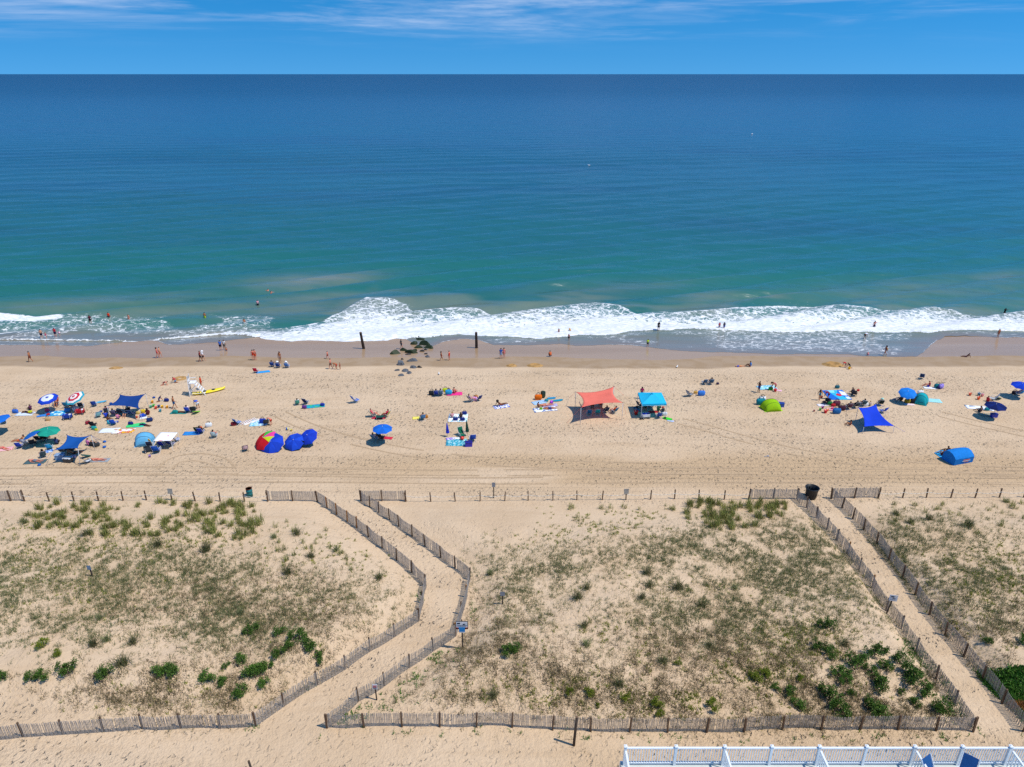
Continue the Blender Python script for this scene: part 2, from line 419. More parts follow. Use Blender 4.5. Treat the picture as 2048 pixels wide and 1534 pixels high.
# rows fan outwards so that the tessellation stays even out to the open sea
half = 115 + 0.80 * off
X = uu[None, :] * half[:, None]
ysr = swf(X); Y = ysr * wgt[:, None] + (1 - wgt[:, None]) * 107.0 + off[:, None]
Y[0] = ys0
dep = np.clip(-hgt(X, Y), -9, 50)
kx, ky = 0.40, -0.917
warp = 9.0 * (fbm(X / 45, Y / 45, 51, 2) - 0.5)
ph = (X * kx + Y * ky) + warp
far = np.clip((Y - 110) / 260, 0, 1)
amp = 0.34 * sstep(108, 122, Y) * sstep(330, 170, Y) * (0.35 + 1.3 * fbm(X / 26, Y / 14, 61, 2))
eta = amp * (np.sin(ph * 2 * math.pi / 8.6) + 0.2 * np.sin(2 * ph * 2 * math.pi / 8.6 + 0.7))
eta += 0.20 * sstep(112, 125, Y) * sstep(230, 140, Y) * np.sin((X * 0.27 - Y * 0.96 + warp * 1.6) * 2 * math.pi / 5.3) * fbm(X / 17, Y / 9, 71, 2)
eta += 0.07 * sstep(110, 120, Y) * sstep(190, 140, Y) * (fbm(X / 1.6 + Y / 4, Y / 0.8, 77, 3) - 0.5) * 2
eta += 0.30 * far * sstep(620, 330, Y) * np.sin((X * 0.2 - Y * 0.98 + warp * 2.5) * 2 * math.pi / 17) * (0.4 + fbm(X / 60, Y / 40, 91, 2))
# the steepening green wave behind the surf
gx, gy = wpoly([(560, 612), (680, 607), (800, 602), (900, 598), (1000, 588), (1100, 570), (1230, 548), (1320, 538)], 0.2)
dg_ = Y - np.interp(X, gx, gy)
mg = sstep(gx[0], gx[0] + 22, X) * sstep(gx[-1], gx[-1] - 25, X)
eta *= 1 - 0.7 * mg * np.exp(-(dg_ / 5.0) ** 2)
eta += mg * 1.0 * np.where(dg_ < 0, np.exp(-(dg_ / 2.4) ** 2), np.exp(-(dg_ / 4.5) ** 2))
gx2, gy2 = wpoly([(1330, 606), (1450, 601), (1560, 597), (1650, 598), (1760, 600)], 0.2)
dg2 = Y - np.interp(X, gx2, gy2)
eta += 0.4 * sstep(gx2[0], gx2[0] + 10, X) * sstep(gx2[-1], gx2[-1] - 12, X) * np.where(dg2 < 0, np.exp(-(dg2 / 2.0) ** 2), np.exp(-(dg2 / 4) ** 2))
gx3, gy3 = wpoly([(-200, 585), (0, 575), (120, 566), (250, 556), (380, 547), (480, 542)], 0.2)
dg3 = Y - np.interp(X, gx3, gy3)
eta += 0.34 * sstep(gx3[-1], gx3[-1] - 14, X) * np.where(dg3 < 0, np.exp(-(dg3 / 2.2) ** 2), np.exp(-(dg3 / 4) ** 2))
for q, a_ in (([(250, 600), (380, 592), (480, 580), (560, 570)], 0.3), ([(820, 565), (950, 553), (1080, 535), (1180, 522)], 0.3), ([(430, 640), (520, 634), (620, 625), (690, 612)], 0.25)):
    qx, qy = wpoly(q, 0.2); dq = Y - np.interp(X, qx, qy)
    eta += a_ * sstep(qx[0], qx[0] + 8, X) * sstep(qx[-1], qx[-1] - 8, X) * np.where(dq < 0, np.exp(-(dq / 2.2) ** 2), np.exp(-(dq / 3.5) ** 2))
eta *= 1 - sstep(900, 1600, Y)
# foam
fr = np.interp(X, frx, fry); bk = np.interp(X, bkx, bky)
t = (Y - fr) / np.maximum(bk - fr, 0.4)
nzf = fbm(X / 3.0, Y / 3.0, 101, 3)
inb = sstep(-0.02, 0.02, t) * sstep(1.04, 0.98, t + 0.10 * (nzf - 0.5))
foam = inb * (1.0 - 0.30 * sstep(0.2, 0.62, t) - 0.20 * sstep(0.5, 1.0, t) + 0.12 * np.exp(-((t - 0.97) / 0.05) ** 2))
lefty = sstep(-36, -44, X)
foam = foam * np.where(X < -38, 0.9, 1.0)
f2 = np.interp(X, f2x, f2y); b2 = np.interp(X, b2x, b2y); t2 = (Y - f2) / np.maximum(b2 - f2, 0.2)
foam = np.maximum(foam, 0.95 * sstep(-0.05, 0.05, t2) * sstep(1.05, 0.9, t2) * sstep(f2x[-1] + 1, f2x[-1] - 2, X))
f3 = np.interp(X, f3x, f3y)
foam = np.maximum(foam, 0.95 * np.exp(-((Y - f3 - 0.35) / 0.5) ** 2) * sstep(f3x[-1] + 0.5, f3x[-1] - 2, X))
# lacing left behind over the shallows
dsw = Y - swf(X)
lace = 0.46 * sstep(0.3, 1.5, dsw) * sstep(fr + 1.0, fr - 1.0, Y) * sstep(0.30, 0.55, fbm(X / 7, Y / 3, 111, 2))
lace = np.maximum(lace, 0.49 * sstep(-36, -44, X) * sstep(1.5, 4.5, dsw) * sstep(126, 121, Y) * sstep(0.28, 0.5, fbm(X / 8, Y / 4, 113, 2)))
lace = np.maximum(lace, 0.50 * sstep(62, 58, X) * sstep(26, 34, X) * sstep(1.0, 3.0, dsw) * sstep(fr + 1, fr - 0.4, Y))
foam = np.maximum(foam, lace)
rim = 0.74 * np.exp(-((dsw - 0.12) / 0.14) ** 2) * sstep(0.30, 0.62, fbm(X / 6, X * 0 + 2, 117, 2) + 0.25 * sstep(54, 58, X) * sstep(66, 64, X))
foam = np.maximum(foam, rim)
back = 0.34 * sstep(7, 0, Y - bk) * sstep(-0.1, 0.5, Y - bk) * sstep(0.40, 0.6, fbm(X / 9, Y / 3, 119, 2))
foam = np.maximum(foam, back)
# stirred-up sand in the water
sed = 0.9 * sstep(7.0, 0.0, Y - np.maximum(fr, 107)) * 1.0
sed = np.maximum(sed, 0.80 * sstep(15, 0, Y - bk) * sstep(0.30, 0.62, fbm(X / 12, Y / 4, 121, 3)))
def blob(px, py, rx, ry, a):
    c = at_z(px, py, 0)
    global sed
    q = np.exp(-(((X - c.x) / rx) ** 2 + ((Y - c.y - 0.25 * (X - c.x)) / ry) ** 2))
    sed = np.maximum(sed, a * np.clip(q * (0.35 + 1.3 * fbm(X / 8, Y / 2.5, 131, 3)), 0, 1))
blob(610, 562, 13, 5.5, 1.0); blob(660, 594, 12, 3.0, 0.8); blob(560, 625, 16, 5, 0.6); blob(1410, 596, 7, 2.6, 0.75); blob(2010, 552, 9, 3.5, 0.6)
blob(1840, 585, 30, 10, 0.45); blob(90, 612, 24, 5, 0.65); blob(350, 625, 20, 5, 0.7); blob(1240, 575, 18, 5, 0.35)
film = sstep(1.2, 0.0, (Y - swf(X)) / np.maximum(np.maximum(fr, 108) - swf(X) + 1.0, 1.0))
film = np.maximum(film, 0.75 * sstep(-36, -44, X) * sstep(118, 111, Y))
gz = hgt(X, Y)
surf = np.maximum(eta * sstep(106, 112, Y), gz + 0.018 + 0.03 * sstep(0, 2, dsw))
lift = foam * inb * (0.10 + 0.22 * np.exp(-((t - 0.12) / 0.12) ** 2) + 0.22 * np.exp(-((t - 0.93) / 0.08) ** 2)) * (0.5 + nzf) * sstep(0.2, 1.0, dsw)
Z = surf + lift + 0.10 * foam * (fbm(X / 0.7, Y / 0.7, 141, 2) - 0.5) * sstep(0.2, 1.5, dsw)
Z[-1] = 0
me = grid_mesh('sea', X, Y, Z, {'foam': np.clip(foam, 0, 1), 'sed': np.clip(sed, 0, 1), 'film': np.clip(film, 0, 1), 'near': sstep(2200, 150, Y)})

def sea_material():
    m, n, l, b = new_mat('sea_water')
    gp = n.new('ShaderNodeNewGeometry')
    def mapv(s, rot=0.0):
        q = n.new('ShaderNodeMapping'); q.inputs['Scale'].default_value = s; q.inputs['Rotation'].default_value = (0, 0, rot); l.new(gp.outputs['Position'], q.inputs['Vector']); return q.outputs[0]
    def noise(scale, detail, vec, rough=0.55, dist=0.0):
        t = n.new('ShaderNodeTexNoise'); t.inputs['Scale'].default_value = scale; t.inputs['Detail'].default_value = detail; t.inputs['Roughness'].default_value = rough
        t.inputs['Distortion'].default_value = dist; l.new(vec, t.inputs['Vector']); return t.outputs['Fac']
    def M(op, a, c=None, clamp=False):
        x = n.new('ShaderNodeMath'); x.operation = op; x.use_clamp = clamp
        for i, q in ((0, a), (1, c)):
            if q is None: continue
            if isinstance(q, (int, float)): x.inputs[i].default_value = q
            else: l.new(q, x.inputs[i])
        return x.outputs[0]
    def ramp(f, a, c, lo=0.0, hi=1.0):
        r = n.new('ShaderNodeMapRange'); r.interpolation_type = 'SMOOTHSTEP'
        for k, q in (('From Min', a), ('From Max', c), ('To Min', lo), ('To Max', hi)):
            if isinstance(q, (int, float)): r.inputs[k].default_value = q
            else: l.new(q, r.inputs[k])
        l.new(f, r.inputs['Value']); return r.outputs[0]
    def mixc(f, a, c):
        x = n.new('ShaderNodeMixRGB'); l.new(f, x.inputs[0])
        for i, q in ((1, a), (2, c)):
            if isinstance(q, tuple): x.inputs[i].default_value = q
            else: l.new(q, x.inputs[i])
        return x.outputs[0]
    s = n.new('ShaderNodeSeparateXYZ'); l.new(gp.outputs['Position'], s.inputs[0])
    # colour of the water body by distance from shore (depth and suspended matter)
    dist = M('ADD', s.outputs['Y'], M('MULTIPLY', M('SUBTRACT', noise(0.012, 3, mapv((1, 2.2, 1))), 0.5), 90.0))
    lg = M('LOGARITHM', M('MAXIMUM', dist, 100.0), 10.0)
    rp = n.new('ShaderNodeValToRGB'); l.new(ramp(lg, 2.0, 4.0), rp.inputs['Fac'])
    el = rp.color_ramp.elements
    stops = [(0.0, (0.018, 0.150, 0.112)), (0.02, (0.015, 0.140, 0.122)), (0.05, (0.014, 0.122, 0.138)), (0.14, (0.014, 0.102, 0.150)), (0.30, (0.010, 0.086, 0.156)), (0.55, (0.008, 0.068, 0.146)), (0.80, (0.007, 0.052, 0.124)), (1.0, (0.004, 0.038, 0.098))]
    while len(el) < len(stops): el.new(0.5)
    for e, (p, c) in zip(el, stops): e.position = p; e.color = c + (1,)
    col = rp.outputs[0]
    col = mixc(M('MULTIPLY', ramp(noise(0.004, 3, mapv((1, 3.5, 1))), 0.48, 0.62), 0.28), col, (0.016, 0.064, 0.145, 1))
    col = mixc(M('MULTIPLY', attr_node(n, 'sed'), 0.85), col, (0.20, 0.225, 0.165, 1))
    filmf = attr_node(n, 'film')
    col = mixc(filmf, col, mixc(ramp(noise(0.5, 4, mapv((0.3, 1, 1))), 0.35, 0.65), (0.235, 0.190, 0.145, 1), (0.215, 0.205, 0.170, 1)))
    # foam
    wob = n.new('ShaderNodeVectorMath'); wob.operation = 'ADD'; dn = n.new('ShaderNodeTexNoise'); dn.inputs['Scale'].default_value = 0.55; dn.inputs['Detail'].default_value = 3
    l.new(gp.outputs['Position'], dn.inputs['Vector'])
    sc_ = n.new('ShaderNodeVectorMath'); sc_.operation = 'SCALE'; sc_.inputs['Scale'].default_value = 3.6; l.new(dn.outputs['Color'], sc_.inputs[0])
    l.new(mapv((0.75, 1.05, 1)), wob.inputs[0]); l.new(sc_.outputs[0], wob.inputs[1])
    vo = n.new('ShaderNodeTexVoronoi'); vo.feature = 'DISTANCE_TO_EDGE'; vo.inputs['Scale'].default_value = 0.62; l.new(wob.outputs[0], vo.inputs['Vector'])
    v2 = n.new('ShaderNodeTexVoronoi'); v2.feature = 'DISTANCE_TO_EDGE'; v2.inputs['Scale'].default_value = 1.7; l.new(wob.outputs[0], v2.inputs['Vector'])
    web = M('MINIMUM', M('MULTIPLY', vo.outputs['Distance'], 1.5), M('ADD', M('MULTIPLY', v2.outputs['Distance'], 2.4), 0.05))
    web = M('ADD', web, M('MULTIPLY', M('SUBTRACT', noise(1.3, 3, mapv((0.8, 1.6, 1)), 0.65), 0.5), 0.72))
    fa = attr_node(n, 'foam')
    thr = M('SUBTRACT', fa, 0.43)
    f = M('MULTIPLY', ramp(M('SUBTRACT', thr, web), -0.10, 0.16), ramp(fa, 0.04, 0.25))
    f = M('MAXIMUM', f, M('MULTIPLY', M('MULTIPLY', ramp(fa, 0.36, 0.95), ramp(noise(0.45, 3, mapv((0.5, 1.2, 1)), 0.6), 0.25, 0.7)), 0.75))
    f = M('MAXIMUM', f, ramp(fa, 0.93, 1.03))
    col = mixc(f, col, mixc(ramp(noise(2.2, 2, mapv((0.6, 1.3, 1))), 0.35, 0.7), (0.64, 0.68, 0.70, 1), (0.90, 0.90, 0.89, 1)))
    l.new(col, b.inputs['Base Color'])
    b.inputs['IOR'].default_value = 1.42
    nr = attr_node(n, 'near')
    l.new(M('MAXIMUM', ramp(f, 0.0, 1.0, 0.0, 0.8), ramp(nr, 0.0, 1.0, 0.30, 0.24)), b.inputs['Roughness'])
    l.new(M('MULTIPLY', ramp(f, 0.0, 1.0, 1.0, 0.2), ramp(nr, 0.0, 1.0, 0.24, 0.95)), b.inputs['Specular IOR Level'])
    # ripples: wind chop at three lengths, drawn out along the crests
    rot = 0.42
    h1 = noise(0.55, 3, mapv((0.35, 1.0, 1), rot), 0.6, 0.4); h2 = noise(1.9, 2, mapv((0.45, 1.0, 1), 0.25), 0.6); h3 = noise(0.13, 2, mapv((0.3, 1.0, 1), rot))
    hh = M('ADD', M('ADD', M('MULTIPLY', h1, 0.22), M('MULTIPLY', h2, 0.05)), M('MULTIPLY', h3, 2.1))
    bp = n.new('ShaderNodeBump'); bp.inputs['Distance'].default_value = 0.8
    l.new(M('MULTIPLY', ramp(filmf, 0.0, 0.8, 0.85, 0.08), ramp(nr, 0.0, 1.0, 0.55, 1.0)), bp.inputs['Strength']); l.new(hh, bp.inputs['Height'])
    l.new(bp.outputs[0], b.inputs['Normal'])
    return m
SEA = sea_material()
sea = ob('sea', me, None, SEA); tag(sea, 'green to blue ocean with surf breaking on the beach', None, kind='structure')
# open sea beyond, out to the horizon
FY = float(Y[-1].mean())
Xf = np.array([[-1, -0.5, 0, 0.5, 1]]) * np.array([[1]])
rows = [107 + 1700 - 0.5, 6000, 20000, 70000]
Xo = np.array([[u * (2200 + 1.6 * r) for u in (-1, -.5, 0, .5, 1)] for r in rows]); Yo = np.repeat(np.array(rows)[:, None], 5, 1)
me = grid_mesh('open_sea', Xo, Yo, np.full(Xo.shape, -0.02), {'foam': Xo * 0, 'sed': Xo * 0, 'film': Xo * 0, 'near': Xo * 0})
o = ob('open_sea', me, None, SEA); tag(o, 'deep blue open sea reaching the horizon', None, kind='structure')

# ---- wheel tracks left by the beach patrol
TRK = mat('rutted_sand', (0.47, 0.335, 0.205), 0.95, 0.25, 7.0, 0.1, 0, 0.9)
def track(px, label):
    P_ = [at_z(a, b, 2.4) for a, b in px]; pts = []
    for i in range(len(P_) - 1):
        k = max(2, int((P_[i + 1] - P_[i]).length / 0.7))
        p0 = P_[max(0, i - 1)]; p1 = P_[i]; p2 = P_[i + 1]; p3 = P_[min(len(P_) - 1, i + 2)]
        for j in range(k):
            t = j / k; pts.append(0.5 * ((2 * p1) + (p2 - p0) * t + (2 * p0 - 5 * p1 + 4 * p2 - p3) * t * t + (3 * p1 - p0 - 3 * p2 + p3) * t ** 3))
    v = np.array([tuple(p)[:2] for p in pts]); d = np.gradient(v, axis=0); nrm = np.stack([-d[:, 1], d[:, 0]], 1) / (np.linalg.norm(d, axis=1)[:, None] + 1e-9)
    co = []; f = []
    for side in (-0.8, 0.8):
        w0 = 0.09 + 0.05 * vnoise(np.arange(len(v)) * 0.4, np.zeros(len(v)), 3)
        b0 = len(co)
        for i in range(len(v)):
            for s in (-1, 1):
                q = v[i] + nrm[i] * (side + s * w0[i]); co.append((q[0], q[1], hz(q[0], q[1]) + 0.012))
        f += [(b0 + 2 * i, b0 + 2 * i + 1, b0 + 2 * i + 3, b0 + 2 * i + 2) for i in range(len(v) - 1) if vnoise(i * 0.23, side * 7.0, 5) > 0.34]
    o = ob('wheel_track', tri_mesh('wheel_track', co, f), None, TRK); tag(o, label, None, kind='stuff')
track([(-60, 962), (500, 957), (1000, 961), (1500, 957), (2120, 963)], 'wheel ruts running level just above the rope')
track([(-60, 946), (400, 943), (900, 949), (1400, 945), (2120, 950)], 'second set of level wheel ruts above the rope')
track([(560, 828), (620, 855), (700, 880), (820, 905), (1000, 925), (1300, 935)], 'wheel ruts curving down past the shelter umbrellas')
track([(1360, 842), (1420, 858), (1500, 880), (1650, 915), (1900, 938), (2100, 944)], 'wheel ruts curving down below the lime tent')
track([(1880, 828), (1950, 846), (2100, 880)], 'short wheel ruts below the navy umbrella')
track([(330, 940), (350, 922), (395, 915), (440, 925), (455, 945)], 'turning arc of wheel ruts near the teal drum')
# ================================================================ FENCES, SIGNS, DECK
WOODG = mat('weathered_slat', 'a39d96', 0.9, 0.28, 3.0, 0.1)
WOODG2 = mat('weathered_slat_dark', '8b857e', 0.9, 0.28, 3.0, 0.1)
POSTW = mat('fence_post_wood', '6b5746', 0.9, 0.25, 4.0, 0.1)
POSTO = mat('fence_post_new', '9a6a3c', 0.85, 0.2, 4.0, 0.1)
WIRE = mat('galvanised_wire', '6e6e6c', 0.5, 0.1, 4.0, 0.5)
ROPE = mat('white_rope', 'd8d4c8', 0.9, 0.1, 9.0, 0.1)

SLATS = []
for k in range(5):
    b_ = MB(); t = (k - 2) * 0.022
    b_.box((0, 0, 0.6), (0.038, 0.012, 1.2), Matrix.Rotation(t, 3, 'Y') @ Matrix.Rotation((k % 3 - 1) * 0.08, 3, 'Z'), taper=0.97)
    SLATS.append(b_.mesh('slat'))
_pm = MB().box((0, 0, 0.62), (0.10, 0.10, 1.64), taper=0.94).mesh('post')

def dune_fence(px, label, split_row=9999, orange=(), step=0.076, lean=0.05):
    """snow fence along surveyed post feet; slats nearer than split_row are single parts"""
    P = [at(a, b) for a, b in px]
    root = thing('dune_fence', P[0], 0, label, 'fence', 'slatted dune fences')
    o0 = P[0]
    def loc(v): return Vector(v) - o0
    far = MB(); wire = MB(); n_obj = 0
    rnd = random.Random(int(px[0][0]) * 31 + len(px))
    cand = []
    for i, p in enumerate(P):
        q = ob('post', _pm, root, POSTO if i in orange else POSTW)
        q.location = loc(p) - Vector((0, 0, 0.22)); q.rotation_euler = (rnd.uniform(-lean, lean), rnd.uniform(-lean, lean), rnd.uniform(-0.2, 0.2))
    for i in range(len(P) - 1):
        a, b = P[i], P[i + 1]; d = b - a; Ln = d.xy.length; nn = max(2, int(Ln / step)); ang = math.atan2(d.y, d.x)
        nrm = Vector((-d.y, d.x, 0)).normalized(); sag = rnd.uniform(-0.10, 0.10); last = {}
        for k in range(nn):
            if rnd.random() < 0.03: continue
            t = (k + 0.5) / nn + rnd.uniform(-0.15, 0.15) / nn
            bow = math.sin(math.pi * t) * sag
            p = a + d * t + nrm * (bow + 0.06); p.z = hz(p.x, p.y) - 0.05 + rnd.uniform(-0.03, 0.02) - 0.05 * math.sin(math.pi * t)
            cand.append((p, ang + rnd.uniform(-0.06, 0.06), rnd.randrange(5), px[i][1] + (px[i + 1][1] - px[i][1]) * t))
            for zz in (0.22, 0.62, 1.02):
                w_ = p + Vector((0, 0, zz))
                if zz in last and k % 4 == 0: wire.tube(loc(last[zz]), loc(w_), 0.006, n=3, cap=False); last[zz] = w_
                elif zz not in last: last[zz] = w_
    order = sorted(range(len(cand)), key=lambda i: -cand[i][3])
    single = set(i for i in order[:290] if cand[i][3] > split_row)
    for i, (p, an, kk, row) in enumerate(cand):
        if i in single:
            q = ob('slat', SLATS[kk], root, WOODG if (i * 7) % 3 else WOODG2); q.location = loc(p); q.rotation_euler = (0, 0, an)
        else:
            far.box(loc(p) + Vector((0, 0, 0.6)), (0.040, 0.012, 1.2), Matrix.Rotation(an, 3, 'Z') @ Matrix.Rotation((kk - 2) * 0.014, 3, 'Y'))
    if far.v:
        q = far.build('slatting', WOODG, root); q['kind'] = 'stuff'
    q = wire.build('wire', WIRE, root); q['kind'] = 'stuff'
    return root

FA = [(634.5, 1003.5), (654.5, 1016), (673, 1029), (694.5, 1043), (713.5, 1056), (737, 1074), (764, 1096), (793, 1120), (823, 1145), (852, 1173), (846, 1206), (837, 1242)]
FB = [(722, 1002.5), (739.5, 1014), (757.5, 1025.5), (779, 1039.5), (797.5, 1053), (824, 1072.5), (850, 1092.5), (881, 1115), (910, 1136.5), (939, 1160), (933, 1194), (923, 1230), (911, 1272)]
dune_fence([(-24, 1002), (22, 1002), (49, 1002)], 'short slatted fence piece ending the rope line at the photo\'s left edge')
dune_fence([(536, 1002), (585.5, 1002), (634.5, 1003.5)], 'two-bay slatted fence beside the teal drum, at the winding path mouth')
dune_fence(FA, 'long grey slatted fence along the left side of the winding sand path', orange=(1, 2, 3, 4))
dune_fence([(837, 1242), (789.5, 1273), (740, 1302), (690.7, 1338), (634.5, 1370), (568, 1412), (512, 1452)], 'slatted fence bordering the lower left side of the winding path, casting lattice shade', 1230)
dune_fence([(512, 1452), (440, 1456), (362, 1456), (285, 1457), (207, 1463), (127, 1468), (47, 1473), (-40, 1478)], 'slatted fence along the foot of the left dune at the bottom left', 1230)
dune_fence([(722, 1002.5), (764, 1002), (812, 1002)], 'two-bay slatted fence right of the winding path mouth, meeting the long rope')
dune_fence(FB, 'long grey slatted fence along the right side of the winding path, shading the sand', orange=(10, 12))
dune_fence([(911, 1272), (867, 1301), (818, 1335), (769.5, 1371), (717, 1402), (654, 1456)], 'slatted fence bordering the lower right side of the winding path, green weeds at its foot', 1230)
dune_fence([(654, 1456), (728, 1455), (804, 1454), (879.5, 1454), (953, 1454), (1024, 1455), (1105, 1460), (1181.5, 1463), (1259, 1464), (1335, 1465), (1413, 1465), (1488, 1464), (1565, 1459), (1642, 1460), (1720, 1460), (1796, 1460), (1872, 1462), (1946, 1464)], 'longest slatted fence, running level along the foot of the middle dune behind the deck', 1230)
dune_fence([(1946, 1464), (1908, 1408), (1872, 1359), (1832, 1303), (1802, 1258), (1772, 1221), (1743.5, 1175), (1717, 1140), (1695, 1108), (1673.5, 1081), (1653.5, 1059), (1633.5, 1036), (1613, 1015.5), (1593.5, 998)], 'slatted fence along the left side of the straight path, with the pictogram sign', 1200, orange=(6, 8))
dune_fence([(1593.5, 998), (1546, 997.5), (1496.5, 998)], 'two-bay slatted fence beside the big black bin at the straight path')
dune_fence([(1662, 997.5), (1683.5, 1016), (1705, 1037.5), (1727, 1060), (1753.5, 1088), (1777, 1120), (1805, 1155), (1830, 1190), (1858.5, 1230), (1890, 1271), (1927, 1314), (1964, 1358), (2003, 1407), (2046, 1463)], 'slatted fence along the right side of the straight path, casting a wide striped shadow', 1200)
dune_fence([(1662, 997.5), (1708.5, 996.5), (1756, 996)], 'two-bay slatted fence right of the straight path mouth, opposite the black bin')

def rope_fence(px, label, plates=()):
    P = [at(a, b) for a, b in px]
    root = thing('rope_fence', P[0], 0, label, 'rope fence', 'rope fences along the dune toe')
    rp = MB(); rnd = random.Random(len(px))
    T = []
    for i, p in enumerate(P):
        q = ob('post', _pm, root, POSTW); q.location = p - P[0] - Vector((0, 0, 0.40)); q.rotation_euler = (rnd.uniform(-0.05, 0.05), rnd.uniform(-0.06, 0.06), 0)
        T.append(p - P[0] + Vector((0, -0.05, 0.66)))
        if i in plates:
            b_ = MB().box((0, -0.07, 1.02), (0.46, 0.02, 0.56)); s = b_.build('sign_plate', mat('sign_back', 'a7a49b', 0.6, 0.2), q); s.location = (0, 0, 0.40)
    for a, b in zip(T[:-1], T[1:]):
        pts = [a.lerp(b, t) - Vector((0, 0, 0.16 * 4 * t * (1 - t))) for t in (0, .17, .33, .5, .67, .83, 1)]
        rp.poly(pts, 0.022, n=5)
    rp.build('rope', ROPE, root, True)
rope_fence([(49, 1002.5), (99, 1002.5), (148, 1002.5), (197, 1002), (246, 1001), (293, 1000.5), (343, 1000.5), (391, 1002), (440, 1002.5), (489, 1003), (536, 1003)], 'white rope strung on brown posts above the left dune', plates=(6,))
rope_fence([(812, 1003), (862, 1003), (911, 1002.5), (960, 1002), (1009, 1001.5), (1056.5, 1001), (1106, 1000.5), (1154, 1000), (1204, 999.5), (1252, 999.5), (1301, 998.5), (1349, 998), (1398, 998), (1448.5, 999), (1496.5, 999)], 'long white rope on posts between the two path openings', plates=(9,))
rope_fence([(1756, 997), (1805, 996), (1853, 995.5), (1901.5, 995.5), (1950, 995.5), (1998.5, 995), (2047, 995), (2096, 995)], 'white rope on posts at the far right above sparse grass')

# ---- signs
SIGNW = mat('sign_white', 'e6e8ea', 0.5, 0.05)
SIGNK = mat('sign_black', '20242a', 0.5, 0.05)
SIGNB = mat('sign_blue', '2f8fd0', 0.5, 0.05)
SIGNR = mat('sign_red', 'b83c34', 0.5, 0.05)
SIGNG = mat('sign_grey', '8c9096', 0.6, 0.15)
POSTD = mat('sign_post_dark', '443a33', 0.8, 0.2)
def sign(px, h, lean, plates, label, pr=0.05, rz=0.0):
    p = at(*px); root = thing('beach_sign', p, rz, label, 'sign', 'signs on posts')
    b_ = MB(); top = Vector((lean, 0, h)); b_.tube((0, 0, -0.25), top, pr, n=6); b_.build('post', POSTD, root)
    pan = root
    for nm, m, x, z, w_, hh, d in plates:
        par = pan if nm in ('pictogram', 'lettering_line', 'red_corner', 'white_strip') else root
        q = MB().box((x + lean * z / h, -pr - d, z), (w_, 0.012, hh)).build(nm, m, par)
        if nm in ('panel', 'blue_panel'): pan = q
    return root
sign((925.5, 1296), 2.55, 0.0, [('backing', SIGNK, 0, 2.12, 0.86, 0.72, 0.010), ('panel', SIGNW, 0, 2.17, 0.78, 0.50, 0.024), ('pictogram', SIGNK, -0.22, 2.30, 0.20, 0.09, 0.038), ('pictogram', SIGNK, 0.16, 2.22, 0.16, 0.06, 0.038), ('lettering_line', SIGNK, 0.02, 2.13, 0.70, 0.02, 0.038), ('lettering_line', SIGNG, 0, 2.04, 0.62, 0.03, 0.038), ('red_corner', SIGNR, -0.33, 1.90, 0.12, 0.06, 0.038), ('red_corner', SIGNR, 0.33, 1.90, 0.12, 0.06, 0.038), ('blue_panel', SIGNB, 0, 1.76, 0.42, 0.38, 0.052), ('white_strip', SIGNW, 0, 1.53, 0.40, 0.07, 0.052)], 'black-framed white and blue notice on a tall post by the winding path')
sign((753.7, 1400), 1.35, -0.03, [('panel', SIGNW, 0, 1.22, 0.32, 0.42, 0.012), ('lettering_line', SIGNR, 0, 1.30, 0.24, 0.05, 0.026), ('lettering_line', SIGNR, 0, 1.20, 0.24, 0.05, 0.026), ('lettering_line', SIGNK, 0, 1.10, 0.22, 0.03, 0.026)], 'small white sign with red lettering inside the lower path fence')
sign((1772, 1227), 1.75, 0.22, [('panel', SIGNW, 0, 1.55, 0.56, 0.55, 0.012), ('pictogram', SIGNK, -0.08, 1.66, 0.22, 0.09, 0.026), ('pictogram', SIGNK, 0.05, 1.52, 0.20, 0.05, 0.026), ('lettering_line', SIGNG, 0, 1.40, 0.44, 0.03, 0.026)], 'leaning white pictogram sign on the straight path fence', rz=-0.25)
sign((1005, 1208), 1.15, 0.0, [('panel', SIGNG, 0, 1.02, 0.36, 0.36, 0.012)], 'small grey sign standing in sand just right of the path bend')
sign((185.5, 1153), 1.05, -0.06, [('panel', mat('sign_bluegrey', '7f93a6', 0.6, 0.15), 0, 0.92, 0.30, 0.40, 0.012)], 'small blue-grey sign alone in the left dune grass', 0.06)
sign((987.5, 996), 1.72, 0.0, [('panel', SIGNG, 0, 1.52, 0.32, 0.48, 0.012)], 'grey sign on a post just beyond the long rope')

# ---- single posts near the camera
def lone_post(px, h, lx, ly, r, label):
    p = at(*px); root = thing('wooden_post', p, 0, label, 'post')
    MB().tube((0, 0, -0.3), (lx, ly, h), r, r * 0.92, n=8).build('shaft', POSTD, root, True)
    MB().tube((lx, ly, h), (lx * 1.02, ly, h + 0.02), r * 0.95, n=8).build('end_grain', POSTW, root)
lone_post((1147, 1491), 2.35, 0.12, 0.0, 0.085, 'tall dark leaning post on bare sand near the deck')
lone_post((507, 1548), 1.0, -0.15, 0.05, 0.07, 'thick dark post end at the bottom edge below the path')
lone_post((497, 1556), 0.9, -0.02, 0.0, 0.05, 'thin post stub beside the thick post at the bottom edge')

